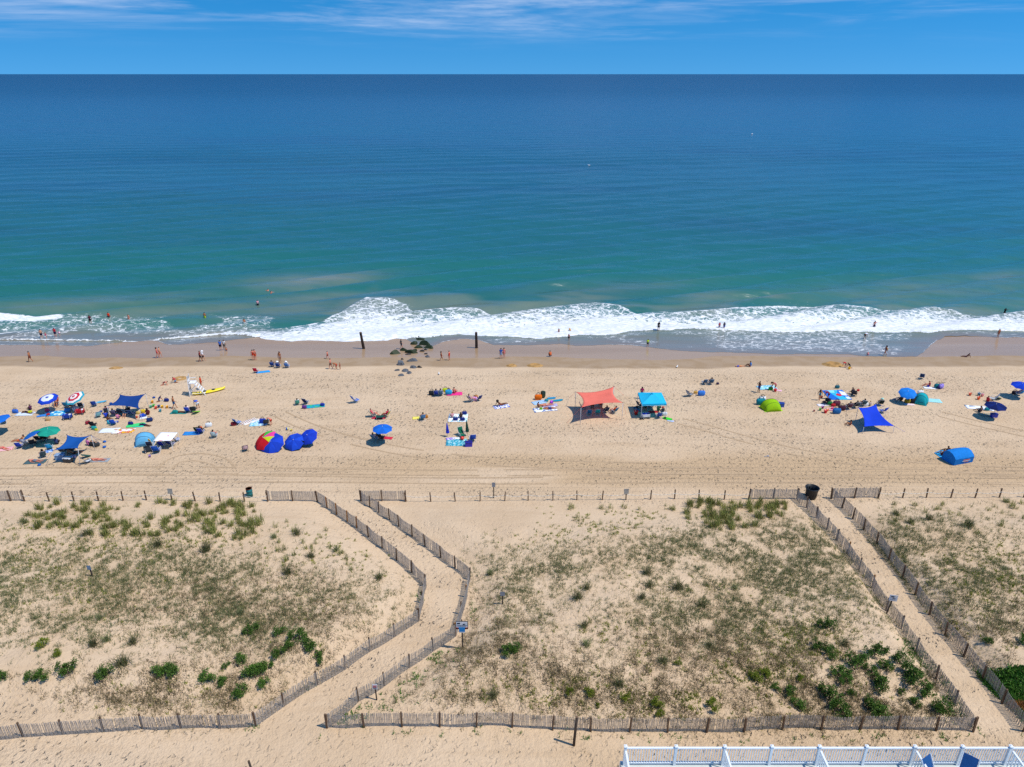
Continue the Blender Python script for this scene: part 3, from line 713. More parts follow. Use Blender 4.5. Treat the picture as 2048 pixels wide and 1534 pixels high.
# ---- deck of the building behind the camera
DECKW = mat('white_vinyl', 'e9edef', 0.4, 0.05, 3.0, 0.4)
DECKF = mat('deck_floor', 'c9cec6', 0.7, 0.06, 2.0, 0.2)
ZD, YD = 15.1, 19.62
S = 1421.0 / (YD * CP + (CAMZ - ZD) * SP)
xs = [(v - 1024) / S for v in (1248, 1348, 1444, 1537, 1631, 1724, 1819, 1913, 2008, 2103, 2198)]
deck = thing('balcony_deck', (0, 0, 0), 0, 'pale grey balcony floor with white edge at the bottom right', 'balcony')
x0, x1 = xs[0] - 0.12, xs[-1] + 0.1
for k in range(22):
    MB().box(((x0 + x1) / 2, YD + 0.12 - 0.145 * (k + 0.5), ZD - 0.02), (x1 - x0, 0.139, 0.04)).build('deck_board', DECKF, deck)
MB().box(((x0 + x1) / 2, YD + 0.145, ZD - 0.16), (x1 - x0 + 0.04, 0.04, 0.30)).build('fascia', DECKW, deck)
MB().box(((x0 + x1) / 2, YD - 1.45, ZD - 0.18), (x1 - x0 - 0.1, 3.0, 0.22)).build('joist_frame', DECKW, deck)
bld = thing('beach_building', (0, 0, 0), 0, 'pale building standing under the balcony at the bottom right', 'building')
MB().box(((x0 + x1) / 2 + 4, YD - 6.2, ZD / 2 + 1), (x1 - x0 + 8, 6.2, ZD - 2.9)).build('wall', mat('pale_siding', 'cfd3d2', 0.8, 0.06), bld)
MB().box(((x0 + x1) / 2, YD - 0.05, 8.0), (0.2, 0.2, 12.6)).build('column', DECKW, bld)
_bal = MB().box((0, 0, 0.48), (0.03, 0.03, 0.82)).mesh('baluster')
_pst = MB().box((0, 0, 0.50), (0.10, 0.10, 1.00)).box((0, 0, 1.013), (0.13, 0.13, 0.03)).box((0, 0, 1.04), (0.10, 0.10, 0.03), taper=0.3).mesh('post')
def railing(a, b, nb, label, posts):
    a = Vector(a); b = Vector(b); d = b - a; an = math.atan2(d.y, d.x)
    r = thing('deck_railing', a, an, label, 'railing', 'white deck railings'); Ln = d.length
    for t in posts: q = ob('post', _pst, r, DECKW); q.location = (t * Ln, 0, 0)
    MB().box((Ln / 2, 0, 0.915), (Ln - 0.08, 0.075, 0.045)).build('top_rail', DECKW, r)
    MB().box((Ln / 2, 0, 0.105), (Ln - 0.08, 0.05, 0.04)).build('bottom_rail', DECKW, r)
    for k in range(nb):
        q = ob('baluster', _bal, r, DECKW); q.location = (Ln * (k + 0.5) / nb, 0, 0.03)
words_ = ['nearest the deck corner', 'second from the deck corner', 'third from the deck corner', 'fourth from the deck corner', 'fifth from the deck corner', 'sixth from the deck corner, behind the blue chairs', 'seventh from the deck corner', 'eighth from the deck corner, at the picture edge', 'ninth from the deck corner, outside the picture edge', 'tenth from the deck corner']
for k in range(len(xs) - 1):
    if xs[k] > 20.5: break
    railing((xs[k], YD, ZD), (xs[k + 1], YD, ZD), 19, 'white front railing bay, ' + words_[k], (0,) if k < len(xs) - 2 else (0, 1))
for k, nm in ((0, 'at the deck corner'), (2, 'dividing the first and second balconies'), (4, 'dividing the second and third balconies'), (6, 'just left of the blue lounge chairs'), (8, 'just right of the blue lounge chairs')):
    railing((xs[k], YD - 0.10, ZD), (xs[k], YD - 2.2, ZD), 16, 'white side railing ' + nm, (1,))
# deck furniture
def sling_chair(x, y, rz, label):
    r = thing('sling_chair', (x, y, ZD), rz, label, 'chair')
    NAVY = mat('navy_sling', '1d4f86', 0.8, 0.12)
    MB().box((0, 0.02, 0.40), (0.50, 0.50, 0.02)).build('seat', NAVY, r)
    MB().box((0, -0.46, 0.74), (0.50, 0.02, 0.86), Matrix.Rotation(R(28), 3, 'X')).build('backrest', NAVY, r)
    for s in (-1, 1):
        f = MB(); f.poly([(s * 0.28, 0.30, 0.0), (s * 0.28, 0.28, 0.40), (s * 0.28, -0.25, 0.40), (s * 0.28, -0.66, 1.14)], 0.018, n=6)
        f.tube((s * 0.28, -0.34, 0.0), (s * 0.28, -0.20, 0.40), 0.018); f.build('frame', DECKW, r)
        f = MB(); f.poly([(s * 0.30, 0.30, 0.40), (s * 0.30, 0.26, 0.60), (s * 0.30, -0.40, 0.62)], 0.022, n=6); f.build('armrest', DECKW, r)
sling_chair((1853 - 1024) / S * 0.985, YD - 1.12, R(-150), 'navy sling lounge chair tilted beside the white side railing')
sling_chair((1905 - 1024) / S * 0.985, YD - 1.02, R(140), 'navy sling lounge chair facing the other one on the deck')
r = thing('patio_table', ((1396 - 1024) / S * 0.98, YD - 0.98, ZD), 0, 'round white patio table top poking over the bottom edge', 'table')
MB().lathe([(0.0, 0.50), (0.40, 0.50), (0.42, 0.52), (0.40, 0.54), (0.0, 0.545)], 20).build('table_top', DECKW, r, False)
for k in range(4):
    a = k * math.pi / 2 + 0.6; MB().tube((0.12 * math.cos(a), 0.12 * math.sin(a), 0.50), (0.33 * math.cos(a), 0.33 * math.sin(a), 0.0), 0.02).build('leg', DECKW, r)
# ---- bins
def drum():
    p = at(500, 992.5); r = thing('trash_drum', p, 0, 'teal painted steel drum with rusty rim by the rope', 'trash can')
    T = mat('teal_paint', '1f6f72', 0.55, 0.2); RU = mat('rust', '6e3a24', 0.9, 0.3)
    MB().lathe([(0.29, 0), (0.29, 0.30), (0.305, 0.32), (0.29, 0.34), (0.29, 0.60), (0.305, 0.62), (0.29, 0.64), (0.29, 0.88), (0.27, 0.88), (0.27, 0.30), (0.0, 0.30)], 20).build('shell', T, r, True)
    MB().lathe([(0.285, 0.87), (0.31, 0.88), (0.31, 0.905), (0.27, 0.905), (0.27, 0.87)], 20).build('rim', RU, r, True)
    MB().lathe([(0.0, 0.55), (0.27, 0.55), (0.27, 0.87)], 20).build('lining', RU, r, True)
drum()
p = at(1621, 995.5); r = thing('trash_bin', p, 0, 'large black open tub at the mouth of the straight path', 'trash bin')
K = mat('black_plastic', '1d2226', 0.45, 0.12)
MB().lathe([(0.46, 0), (0.52, 0.5), (0.60, 1.05), (0.66, 1.12), (0.66, 1.17), (0.59, 1.17), (0.50, 0.5), (0.44, 0.35), (0.0, 0.35)], 24).build('shell', K, r, True)
for k in range(12):
    a = k * math.pi / 6; MB().box((0.525 * math.cos(a), 0.525 * math.sin(a), 0.55), (0.05, 0.03, 0.85), Matrix.Rotation(a + math.pi / 2, 3, 'Z')).build('rib', K, r)
b_ = MB().lathe([(0.0, 0.02), (0.14, 0.0), (0.17, 0.10), (0.06, 0.2), (0.0, 0.21)], 9, c=(0.05, 0.1, 0.36)); b_.build('rubbish_bag', mat('bag_grey', '9aa0a4', 0.5, 0.2), r, True)
# ================================================================ DUNE PLANTS
def leaf_mat(name, cols, rough=0.7, trans=0.25):
    if name in MATS: return MATS[name]
    m, n, l, b = new_mat(name)
    g = n.new('ShaderNodeNewGeometry'); rp = n.new('ShaderNodeValToRGB')
    while len(rp.color_ramp.elements) < len(cols): rp.color_ramp.elements.new(0.5)
    for i, c in enumerate(cols):
        e = rp.color_ramp.elements[i]; e.position = i / max(1, len(cols) - 1); e.color = lin(c)
    l.new(g.outputs['Random Per Island'], rp.inputs['Fac'])
    oi = n.new('ShaderNodeObjectInfo'); hsv = n.new('ShaderNodeHueSaturation')
    mr_ = n.new('ShaderNodeMapRange'); mr_.inputs['To Min'].default_value = 0.8; mr_.inputs['To Max'].default_value = 1.2
    l.new(oi.outputs['Random'], mr_.inputs['Value']); l.new(mr_.outputs[0], hsv.inputs['Value']); l.new(rp.outputs[0], hsv.inputs['Color'])
    l.new(hsv.outputs[0], b.inputs['Base Color']); b.inputs['Roughness'].default_value = rough; b.inputs['Specular IOR Level'].default_value = 0.25
    tr = n.new('ShaderNodeBsdfTranslucent'); l.new(hsv.outputs[0], tr.inputs['Color'])
    ms = n.new('ShaderNodeMixShader'); ms.inputs[0].default_value = trans
    l.new(b.outputs[0], ms.inputs[1]); l.new(tr.outputs[0], ms.inputs[2]); l.new(ms.outputs[0], n['Material Output'].inputs['Surface'])
    MATS[name] = m
    return m
M_CARPET = leaf_mat('dune_grass_short', ['566444', '727e50', '8c9260', 'b0a776'])
M_BROWN = leaf_mat('dead_stems', ['5a4c3c', '77684e', '978560', '7c7a4e'], 0.9, 0.1)
M_HERB = leaf_mat('dune_herb', ['6f7a2a', '8f9a36', 'a9a744', '56702a'])
M_TALL = leaf_mat('tall_beach_grass', ['6b7636', '88904a', 'a59f5e', '5c6a34'])
M_TUFT = leaf_mat('dark_tuft_grass', ['4c5b34', '6a6d42', '7d6f52', '5a6b3a'])
M_SHRUB = leaf_mat('shrub_leaf', ['3a5223', '55782e', '6c8e3c', '466226'], 0.5, 0.2)
M_SHRUBY = leaf_mat('shrub_leaf_yellow', ['6c7e26', '8b982e', '5c7226', 'a0a03a'], 0.5, 0.2)
M_VINE = leaf_mat('vine_leaf', ['36601f', '4f7f2c', '436f26', '6a8f38'], 0.5, 0.2)
M_STEM = mat('shrub_stem', '4a3b30', 0.9, 0.2)

def blades(bx, by, bz, n, L, W, lean, seed, spread=0.06, curve=0.0):
    """n blades per tuft; each blade one triangle (or two with a bend)"""
    r = np.random.default_rng(seed); k = len(bx)
    x = np.repeat(bx, n) + r.normal(0, spread, k * n); y = np.repeat(by, n) + r.normal(0, spread, k * n); z = np.repeat(bz, n)
    Lr = np.repeat(L, n) if np.ndim(L) else np.full(k * n, L)
    Lr = Lr * r.uniform(0.55, 1.15, k * n)
    az = r.uniform(0, 2 * np.pi, k * n); ln = np.abs(r.normal(0, lean, k * n)) + 0.08
    dx = np.cos(az) * np.sin(ln); dy = np.sin(az) * np.sin(ln); dz = np.cos(ln)
    wx = -np.sin(az) * W / 2; wy = np.cos(az) * W / 2
    a = np.stack([x - wx, y - wy, z - 0.02], 1); b = np.stack([x + wx, y + wy, z - 0.02], 1)
    if curve == 0:
        t = np.stack([x + dx * Lr, y + dy * Lr, z + dz * Lr], 1)
        co = np.concatenate([a, b, t]); m = k * n; i = np.arange(m)
        return co, np.stack([i, i + m, i + 2 * m], 1)
    mx_, my_, mz_ = x + dx * Lr * 0.55, y + dy * Lr * 0.55, z + dz * Lr * 0.6
    c = np.stack([mx_ - wx * 0.8, my_ - wy * 0.8, mz_], 1); d = np.stack([mx_ + wx * 0.8, my_ + wy * 0.8, mz_], 1)
    t = np.stack([x + dx * Lr * (1 + curve), y + dy * Lr * (1 + curve), z + dz * Lr * (1 - curve * 0.4)], 1)
    m = k * n; i = np.arange(m)
    co = np.concatenate([a, b, c, d, t])
    return co, np.concatenate([np.stack([i, i + m, i + 3 * m], 1), np.stack([i, i + 3 * m, i + 2 * m], 1), np.stack([i + 2 * m, i + 3 * m, i + 4 * m], 1)])

def scatter(blobs, per_m2, seed, thr=(0.28, 0.52), ns=0.9, maxw=1.0, pathclear=True):
    r = np.random.default_rng(seed)
    x0, x1, y0, y1 = -58, 58, 29.5, 59; n = int((x1 - x0) * (y1 - y0) * per_m2)
    x = r.uniform(x0, x1, n); y = r.uniform(y0, y1, n); z = hgt(x, y)
    u, v = to_px(x, y, z); w_ = np.zeros(n)
    for px, py, rx, ry, a in blobs:
        w_ = w_ + a * np.exp(-(((u - px) / rx) ** 2 + ((v - py) / ry) ** 2))
    w_ = np.clip(w_, 0, maxw) * sstep(thr[0], thr[1], fbm(x / ns, y / ns, seed + 5, 2)) * (0.5 + 0.5 * sstep(0.3, 0.6, fbm(x / 3.5, y / 3.5, seed + 9, 2)))
    if pathclear: w_ = w_ * (seg_dist(x, y, PATH1) > 1.75) * (seg_dist(x, y, PATH2) > 1.1)
    k = r.uniform(0, 1, n) < w_
    return x[k], y[k], z[k]

B_CARPET = [(60, 1140, 160, 50, .9), (250, 1110, 170, 45, .8), (150, 1190, 200, 60, .8), (400, 1170, 170, 50, .75), (330, 1230, 200, 50, .6), (520, 1210, 120, 50, .6), (60, 1250, 120, 50, .5), (640, 1195, 90, 40, .5), (740, 1210, 80, 45, .5), (480, 1260, 150, 40, .5), (1050, 1130, 90, 35, .8), (1180, 1120, 140, 30, .8), (1350, 1100, 130, 28, .7), (1500, 1085, 140, 35, .8), (1600, 1110, 100, 50, .8), (1060, 1180, 70, 35, .7), (1420, 1160, 160, 50, .6), (1600, 1180, 130, 60, .7), (1700, 1200, 60, 50, .5), (1450, 1240, 170, 50, .6), (1300, 1250, 100, 50, .5), (1560, 1260, 120, 40, .5), (1050, 1240, 60, 40, .4), (1850, 1100, 110, 40, .5), (1980, 1110, 100, 50, .5), (1930, 1180, 110, 60, .6), (2030, 1180, 60, 60, .6), (1990, 1250, 80, 40, .5), (1870, 1060, 100, 30, .3), (1790, 1100, 40, 60, .6), (1830, 1160, 40, 60, .6), (1960, 1330, 50, 40, .6)]
B_BROWN = [(420, 1200, 180, 60, .6), (600, 1230, 120, 50, .6), (330, 1370, 150, 40, 1.0), (450, 1400, 120, 35, .9), (240, 1400, 80, 35, .6), (560, 1320, 100, 50, .9), (130, 1380, 100, 30, .3), (500, 1310, 60, 60, .6), (1000, 1330, 90, 70, .9), (930, 1370, 80, 40, .7), (1080, 1370, 120, 50, .8), (1250, 1380, 150, 50, .9), (1430, 1380, 170, 60, 1.0), (1600, 1400, 150, 50, 1.0), (1750, 1390, 150, 60, 1.1), (1330, 1290, 130, 60, .7), (1500, 1310, 130, 50, .6), (860, 1390, 80, 30, .6), (1000, 1250, 50, 60, .6), (1650, 1330, 100, 50, .6), (1850, 1420, 60, 30, .8), (1900, 1230, 40, 80, .5), (1970, 1290, 60, 60, .6), (2020, 1230, 50, 40, .6)]
B_HERB = [(260, 1080, 220, 30, .35), (150, 1150, 200, 70, .22), (1500, 1180, 180, 60, .25), (1650, 1370, 140, 60, .5), (340, 1385, 160, 30, .4), (1040, 1380, 120, 40, .4), (600, 1240, 120, 50, .2), (1480, 1360, 120, 40, .6), (1290, 1400, 150, 30, .6), (1150, 1370, 120, 40, .4), (1560, 1270, 80, 40, .5), (1640, 1280, 70, 40, .5), (1400, 1400, 60, 30, .6), (1900, 1200, 120, 70, .4), (1990, 1170, 80, 60, .5), (1980, 1310, 40, 20, .6), (1200, 1280, 150, 60, .25), (1240, 1050, 120, 25, .35), (1080, 1080, 60, 15, .3), (130, 1050, 120, 20, .2), (640, 1120, 90, 40, .25)]
B_WEED = [(700, 1425, 30, 20, 1.2), (760, 1398, 40, 14, 1.2), (820, 1352, 30, 14, 1.2), (870, 1312, 40, 12, 1.2), (640, 1378, 40, 8, .8), (570, 1422, 30, 8, .8), (530, 1458, 30, 10, .7), (900, 1466, 200, 6, .25), (1300, 1476, 200, 6, .2), (1750, 1474, 150, 6, .3), (1850, 1290, 30, 60, .7), (1900, 1390, 30, 50, .8), (1820, 1310, 20, 40, .5), (840, 1195, 10, 10, .6), (940, 1230, 14, 20, .7), (1960, 1400, 24, 40, 1.0), (1930, 1350, 24, 30, .8)]
def stuff_grass(name, blobs, dens, seed, n, L, W, lean, m, label, thr=(0.18, 0.66), spread=0.07, **kw):
    x, y, z = scatter(blobs, dens, seed, thr, **kw)
    co, tr = blades(x, y, z, n, L, W, lean, seed, spread)
    o = ob(name, tri_mesh(name, co, tr), None, m); tag(o, label, None, kind='stuff')
    return len(x)
c1 = stuff_grass('dune_grass', B_CARPET, 50, 201, 9, 0.31, 0.027, 0.74, M_CARPET, 'short grey-green grass carpeting the dunes', spread=0.08)
c2 = stuff_grass('dry_stems', B_BROWN, 56, 211, 8, 0.32, 0.026, 0.85, M_BROWN, 'dry grey-brown stems and litter between the dune plants', spread=0.10)
c3 = stuff_grass('dune_herbs', B_HERB, 26, 221, 9, 0.22, 0.06, 0.9, M_HERB, 'low yellow-green herbs scattered over the dune sand', (0.4, 0.62), 0.06)
c5 = stuff_grass('straw_grass', [(a, b, c * 1.15, d * 1.15, e * 0.8) for a, b, c, d, e in B_CARPET + B_BROWN], 26, 241, 7, 0.26, 0.020, 0.85, leaf_mat('straw', ['a89b70', 'c2b488', '95925f', 'd0c298']), 'straw-coloured dry grass filling between the dune plants', (0.10, 0.75), 0.10)
c4 = stuff_grass('fence_weeds', B_WEED, 26, 231, 8, 0.26, 0.06, 0.8, M_VINE, 'green weeds growing along the path fences', (0.25, 0.5), 0.08)
# creeping vine beyond the straight path
r_ = np.random.default_rng(5); n_ = 5200
u_ = r_.uniform(1960, 2160, n_); v_ = r_.uniform(1335, 1450, n_)
k_ = (v_ > 1345 + 0.9 * (u_ - 1990) * (u_ < 1990)) & (v_ < 1352 + (u_ - 1962) * 0.95) & (v_ > 1340 + 0.12 * (u_ - 1990))
pts = np.array([tuple(at_z(a, b, 2.95)) for a, b in zip(u_[k_], v_[k_])]); zz_ = hgt(pts[:, 0], pts[:, 1])
co, tr = blades(pts[:, 0], pts[:, 1], zz_ + 0.05, 5, 0.17, 0.13, 1.0, 77, 0.1)
o = ob('creeping_vine', tri_mesh('creeping_vine', co, tr), None, M_VINE); tag(o, 'bright green creeping vine mat right of the straight path', None, kind='stuff')
q_ = (np.abs(pts[:, 0] - at_z(2035, 1408, 2.9).x) < 0.8) & (np.abs(pts[:, 1] - at_z(2035, 1408, 2.9).y) < 0.22)
co, tr = blades(pts[q_, 0], pts[q_, 1], zz_[q_] + 0.10, 7, 0.20, 0.08, 0.9, 79, 0.1)
o = ob('dry_vine', tri_mesh('dry_vine', co, tr), None, leaf_mat('dry_orange_leaf', ['a0683a', 'b07a44', '84603a'])); tag(o, 'orange dried leaves in the creeping vine mat', None, kind='stuff')

# ---- tall clumps, one object each
def clump_mesh(k, n, L, W, lean, spread, curve=0.35):
    z = np.zeros(1); co, tr = blades(z, z, z, n, L, W, lean, 300 + k, spread, curve)
    return tri_mesh('clump', co, tr)
CLUMPS = [clump_mesh(k, 60, 0.82, 0.034, 0.30, 0.16) for k in range(4)]
SPARSE = [clump_mesh(10 + k, 26, 0.72, 0.030, 0.28, 0.14) for k in range(3)]
TUFTS = [clump_mesh(20 + k, 120, 0.75, 0.026, 0.55, 0.14, 0.4) for k in range(3)]
rt = random.Random(3)
def inside(px, py, poly):
    c = False; j = len(poly) - 1
    for i in range(len(poly)):
        (xi, yi), (xj, yj) = poly[i], poly[j]
        if (yi > py) != (yj > py) and px < (xj - xi) * (py - yi) / (yj - yi) + xi: c = not c
        j = i
    return c
def clump(px, py, me, m, s, label, group, name='beach_grass_clump', cat='grass clump'):
    p = at(px, py); o = ob(name, me, None, m); o.location = p; o.rotation_euler = (0, 0, rt.uniform(0, 6.28)); o.scale = (s, s, s * rt.uniform(0.85, 1.15))
    tag(o, label, cat, group); return o
BANDS = [
 ([(60, 1018), (110, 1008), (250, 1004), (510, 1008), (525, 1040), (505, 1075), (440, 1085), (400, 1060), (330, 1096), (300, 1075), (240, 1070), (150, 1072), (90, 1060), (40, 1055)], 150, CLUMPS, 1.0, 'yellow-green beach grass clump in the dense band topping the left dune', 'grass clumps topping the left dune'),
 ([(1330, 1018), (1395, 1004), (1570, 1006), (1575, 1026), (1520, 1052), (1430, 1062), (1380, 1042)], 80, CLUMPS, 1.0, 'yellow-green beach grass clump in the band by the black bin end of the middle dune', 'grass clumps topping the middle dune'),
 ([(1100, 1014), (1340, 1012), (1340, 1064), (1130, 1052)], 26, SPARSE, 0.75, 'sparse grass clump on bare sand below the long rope', 'sparse grass clumps below the long rope'),
 ([(1760, 1006), (2048, 1000), (2048, 1052), (1780, 1056)], 34, SPARSE, 0.85, 'sparse grass clump below the rope at the far right', 'sparse grass clumps at the far right'),
 ([(540, 1032), (640, 1048), (745, 1118), (700, 1158), (560, 1130), (525, 1090)], 26, SPARSE, 0.8, 'sparse grass clump on the bare crest beside the winding path', 'sparse grass clumps beside the winding path')]
for poly, n, ms_, s, lab, grp in BANDS:
    xs_ = [q[0] for q in poly]; ys_ = [q[1] for q in poly]; k = 0
    while k < n:
        a, b = rt.uniform(min(xs_), max(xs_)), rt.uniform(min(ys_), max(ys_))
        if inside(a, b, poly):
            l2 = lab
            if 'left dune' in lab: l2 = lab.replace('in the dense band', 'at the left end of the band' if a < 190 else 'in the middle of the band' if a < 350 else 'at the drum end of the band')
            elif 'black bin' in lab: l2 = 'beach grass clump near the slatted bay left of the black bin' if a > 1480 else 'beach grass clump at the left part of the middle dune band'
            elif 'far right' in lab: l2 = 'sparse grass clump under the far right rope, ' + ('toward the straight path' if a < 1890 else 'toward the picture edge')
            clump(a, b, ms_[k % len(ms_)], M_TALL, s * rt.uniform(0.6, 1.2), l2, grp); k += 1
BIG = [(412, 1102, 1.5, 'bushy dark tuft with reddish tips below the left grass band'), (172, 1069, 1.2, 'broad green tuft under the middle of the left grass band'), (317, 1092, 1.2, 'tall yellow-green tuft hanging below the left grass band'), (115, 1029, 1.1, 'round bright tuft near the left end of the grass band'), (51, 1046, 0.9, 'outermost tuft on the sandy shoulder at far left'),
 (246, 1328, 1.5, 'large spiky dark tuft in the bare patch of the left dune'), (187, 1291, 1.2, 'spiky grey-green tuft up and left of the largest left tuft'), (267, 1286, 1.1, 'loose wispy tuft just above the largest left tuft'), (215, 1281, 0.9, 'small spiky tuft between two larger ones on the left dune'), (200, 1238, 0.9, 'low tuft alone in the short grass of the left dune'), (482, 1228, 0.9, 'thin upright tuft above the first shrub group'),
 (594, 1069, 1.2, 'dark broad tuft nearest the upper path fence'), (576, 1147, 1.2, 'spiky tuft on bare sand west of the path, with red stalks'), (758, 1157, 1.2, 'brownish upright tuft close to the path bend fence'), (548, 1076, 0.9, 'grey tuft left of the dark broad tuft'), (622, 1114, 1.0, 'feathery tuft in the middle of the bare crest'), (672, 1102, 0.9, 'double green tuft in front of the upper path fence'), (981, 1149, 0.9, 'small dark tuft just right of the path bend'),
 (1155, 1197, 1.3, 'dense dark tuft above the bare hollow of the middle dune'), (1174, 1177, 1.0, 'light green tuft touching the dense dark one'), (1356, 1177, 1.3, 'rounded dark tuft right of the bare sand patch'), (1299, 1172, 1.1, 'tuft with bare twigs left of the bare sand patch'), (1284, 1197, 1.0, 'bright fan-shaped tuft in the middle dune'), (1404, 1212, 1.3, 'broad brownish tuft in the heart of the middle dune'), (1294, 1147, 1.2, 'wispy tuft with long stalks behind the bare patch'), (1168, 1254, 1.0, 'lone grey tuft in the bare hollow'), (1173, 1291, 0.9, 'short grey tuft at the lower rim of the bare hollow'), (1469, 1177, 0.9, 'thin dead-looking tuft of forked stalks'),
 (1938, 1052, 1.5, 'large dark tuft standing alone at the far right'), (1858, 1039, 1.2, 'upright green tuft left of the large dark one'), (1792, 1029, 1.0, 'olive tuft nearest the straight path at the far right'), (1821, 1046, 1.0, 'olive tuft between two others at the far right'), (2011, 1004, 0.9, 'bright tuft under the rope at the far right'),
 (1326, 1323, 1.0, 'dark tuft among herbs low in the middle dune'), (1239, 1371, 1.1, 'grey-green tuft near the middle of the long bottom fence'), (1419, 1293, 1.0, 'dark tuft in dry stems of the middle dune'), (987, 1393, 1.1, 'dark tuft near the small red-lettered sign'), (1690, 1290, 1.1, 'brown-green tuft beside the shrub thicket')]
for a, b, s, lab in BIG:
    clump(a, b, TUFTS[int(a) % 3], M_TUFT if s > 0.95 else M_CARPET, s * 0.85, lab.replace('west of the path', 'left of the path'), None, 'grass_tuft', 'grass tuft')

# ---- shrubs
def shrub_parts(k):
    r = random.Random(500 + k); co = []; f = []; st = MB()
    lobes = []
    for _ in range(13):
        a = r.uniform(0, 6.28); d = r.uniform(0.05, 0.5) * (1.25 if r.random() < 0.3 else 1.0)
        lobes.append((d * math.cos(a), d * math.sin(a) * 0.85, r.uniform(0.18, 0.62) * (1.1 - 0.7 * d), r.uniform(0.10, 0.19)))
    for lx, ly, lz, lr in lobes:
        st.tube((lx * 0.15, ly * 0.15, -0.08), (lx * 0.9, ly * 0.9, lz), 0.020, 0.008, n=5)
        for _ in range(95):
            d = Vector((r.gauss(0, 1), r.gauss(0, 1), r.gauss(0.35, 1.3))).normalized()
            p = Vector((lx, ly, lz)) + Vector((d.x, d.y, d.z * 1.35)) * lr * r.uniform(0.3, 1.25)
            if p.z < 0.03: continue
            u = (d + Vector((r.gauss(0, .6), r.gauss(0, .6), r.gauss(0.6, .6)))).normalized(); v = u.orthogonal().normalized()
            v = Matrix.Rotation(r.uniform(0, 6.28), 3, u) @ v
            L_ = r.uniform(0.05, 0.095); W_ = L_ * 0.36
            b = len(co); co += [p, p + u * L_ * 0.5 + v * W_, p + u * L_, p + u * L_ * 0.5 - v * W_]; f.append((b, b + 1, b + 2, b + 3))
    return tri_mesh('foliage', [tuple(c) for c in co], f), st.mesh('branches')
SHR = [shrub_parts(k) for k in range(5)]
def shrub(px, py, s, label, m=None, k=None, group=None):
    p = at(px, py); o = thing('shrub', p, rt.uniform(0, 6.28), label, 'shrub', group)
    fo, st = SHR[(k if k is not None else int(px * 7 + py)) % 5]
    ob('foliage', fo, o, m or M_SHRUB); ob('branches', st, o, M_STEM); o.scale = (s, s, s * rt.uniform(0.8, 1.0))
def shrub_set(lst, where, group, adj='glossy green shrub', m=None):
    for i, (a, b, s) in enumerate(sorted(lst)):
        n = len(lst)
        nm = ORD[i] + ' ' + adj + ' from the left ' + where
        shrub(a, b, s, nm, m, None, group)
shrub_set([(5, 1359, 0.8), (65, 1358, 0.9), (86, 1356, 1.0), (132, 1347, 1.25), (212, 1352, 1.15), (318, 1349, 1.0), (342, 1346, 1.15)], 'in the row above the bottom left fence', 'shrubs above the bottom left fence')
shrub_set([(415, 1359, 1.1), (446, 1368, 0.8), (452, 1334, 0.55), (481, 1388, 1.1), (482, 1325, 0.9), (506, 1352, 1.1), (519, 1346, 1.1), (533, 1337, 0.8), (528, 1370, 0.85)], 'in the cluster by the lower winding path', 'shrubs left of the lower winding path')
shrub_set([(502, 1264, 1.0), (558, 1268, 0.9), (576, 1298, 0.9), (557, 1312, 0.9), (597, 1279, 1.15), (617, 1296, 1.2), (642, 1318, 0.9)], 'in the dark group amid the left dune', 'shrubs in the middle of the left dune')
shrub_set([(1016, 1306, 1.0), (1030, 1300, 0.9)], 'right of the blue and white notice', 'shrubs by the notice')
shrub_set([(1635, 1296, 1.0), (1655, 1257, 1.1), (1661, 1311, 1.0), (1678, 1346, 1.1), (1691, 1366, 0.9), (1708, 1328, 1.4), (1741, 1346, 0.9), (1748, 1306, 1.35), (1762, 1376, 1.3), (1772, 1337, 1.0), (1802, 1329, 1.25), (1826, 1363, 1.5), (1855, 1387, 1.1), (1882, 1421, 1.2)], 'in the thicket beside the straight path', 'shrubs in the thicket beside the straight path')
shrub_set([(1551, 1377, 0.6), (1581, 1387, 0.8), (1596, 1413, 0.95), (1658, 1401, 1.35), (1680, 1428, 1.2), (1703, 1390, 0.6), (1740, 1422, 1.2), (1765, 1430, 1.2), (1803, 1387, 0.55), (1831, 1408, 0.8)], 'just above the bottom fence, right end', 'shrubs above the right end of the bottom fence')
shrub_set([(1976, 1287, 0.65), (2046, 1287, 0.9)], 'above the vine mat', 'shrubs right of the straight path')
shrub_set([(88, 1293, 0.9), (115, 1310, 0.7)], 'standing apart above the left shrub row', 'yellowish shrubs on the left dune', 'yellow-green shrub', M_SHRUBY)
shrub_set([(1179, 1391, 0.7), (1196, 1413, 0.4), (1249, 1398, 0.7), (1314, 1411, 0.8), (1321, 1432, 0.6), (1357, 1330, 0.5), (1426, 1416, 0.9), (1510, 1362, 0.8), (1532, 1352, 0.7), (1600, 1360, 0.6), (1140, 1388, 0.6)], 'along the middle dune foot', 'yellowish shrubs along the foot of the middle dune', 'yellow-green bush', M_SHRUBY)
print('plants', c1, c2, c3, c4)
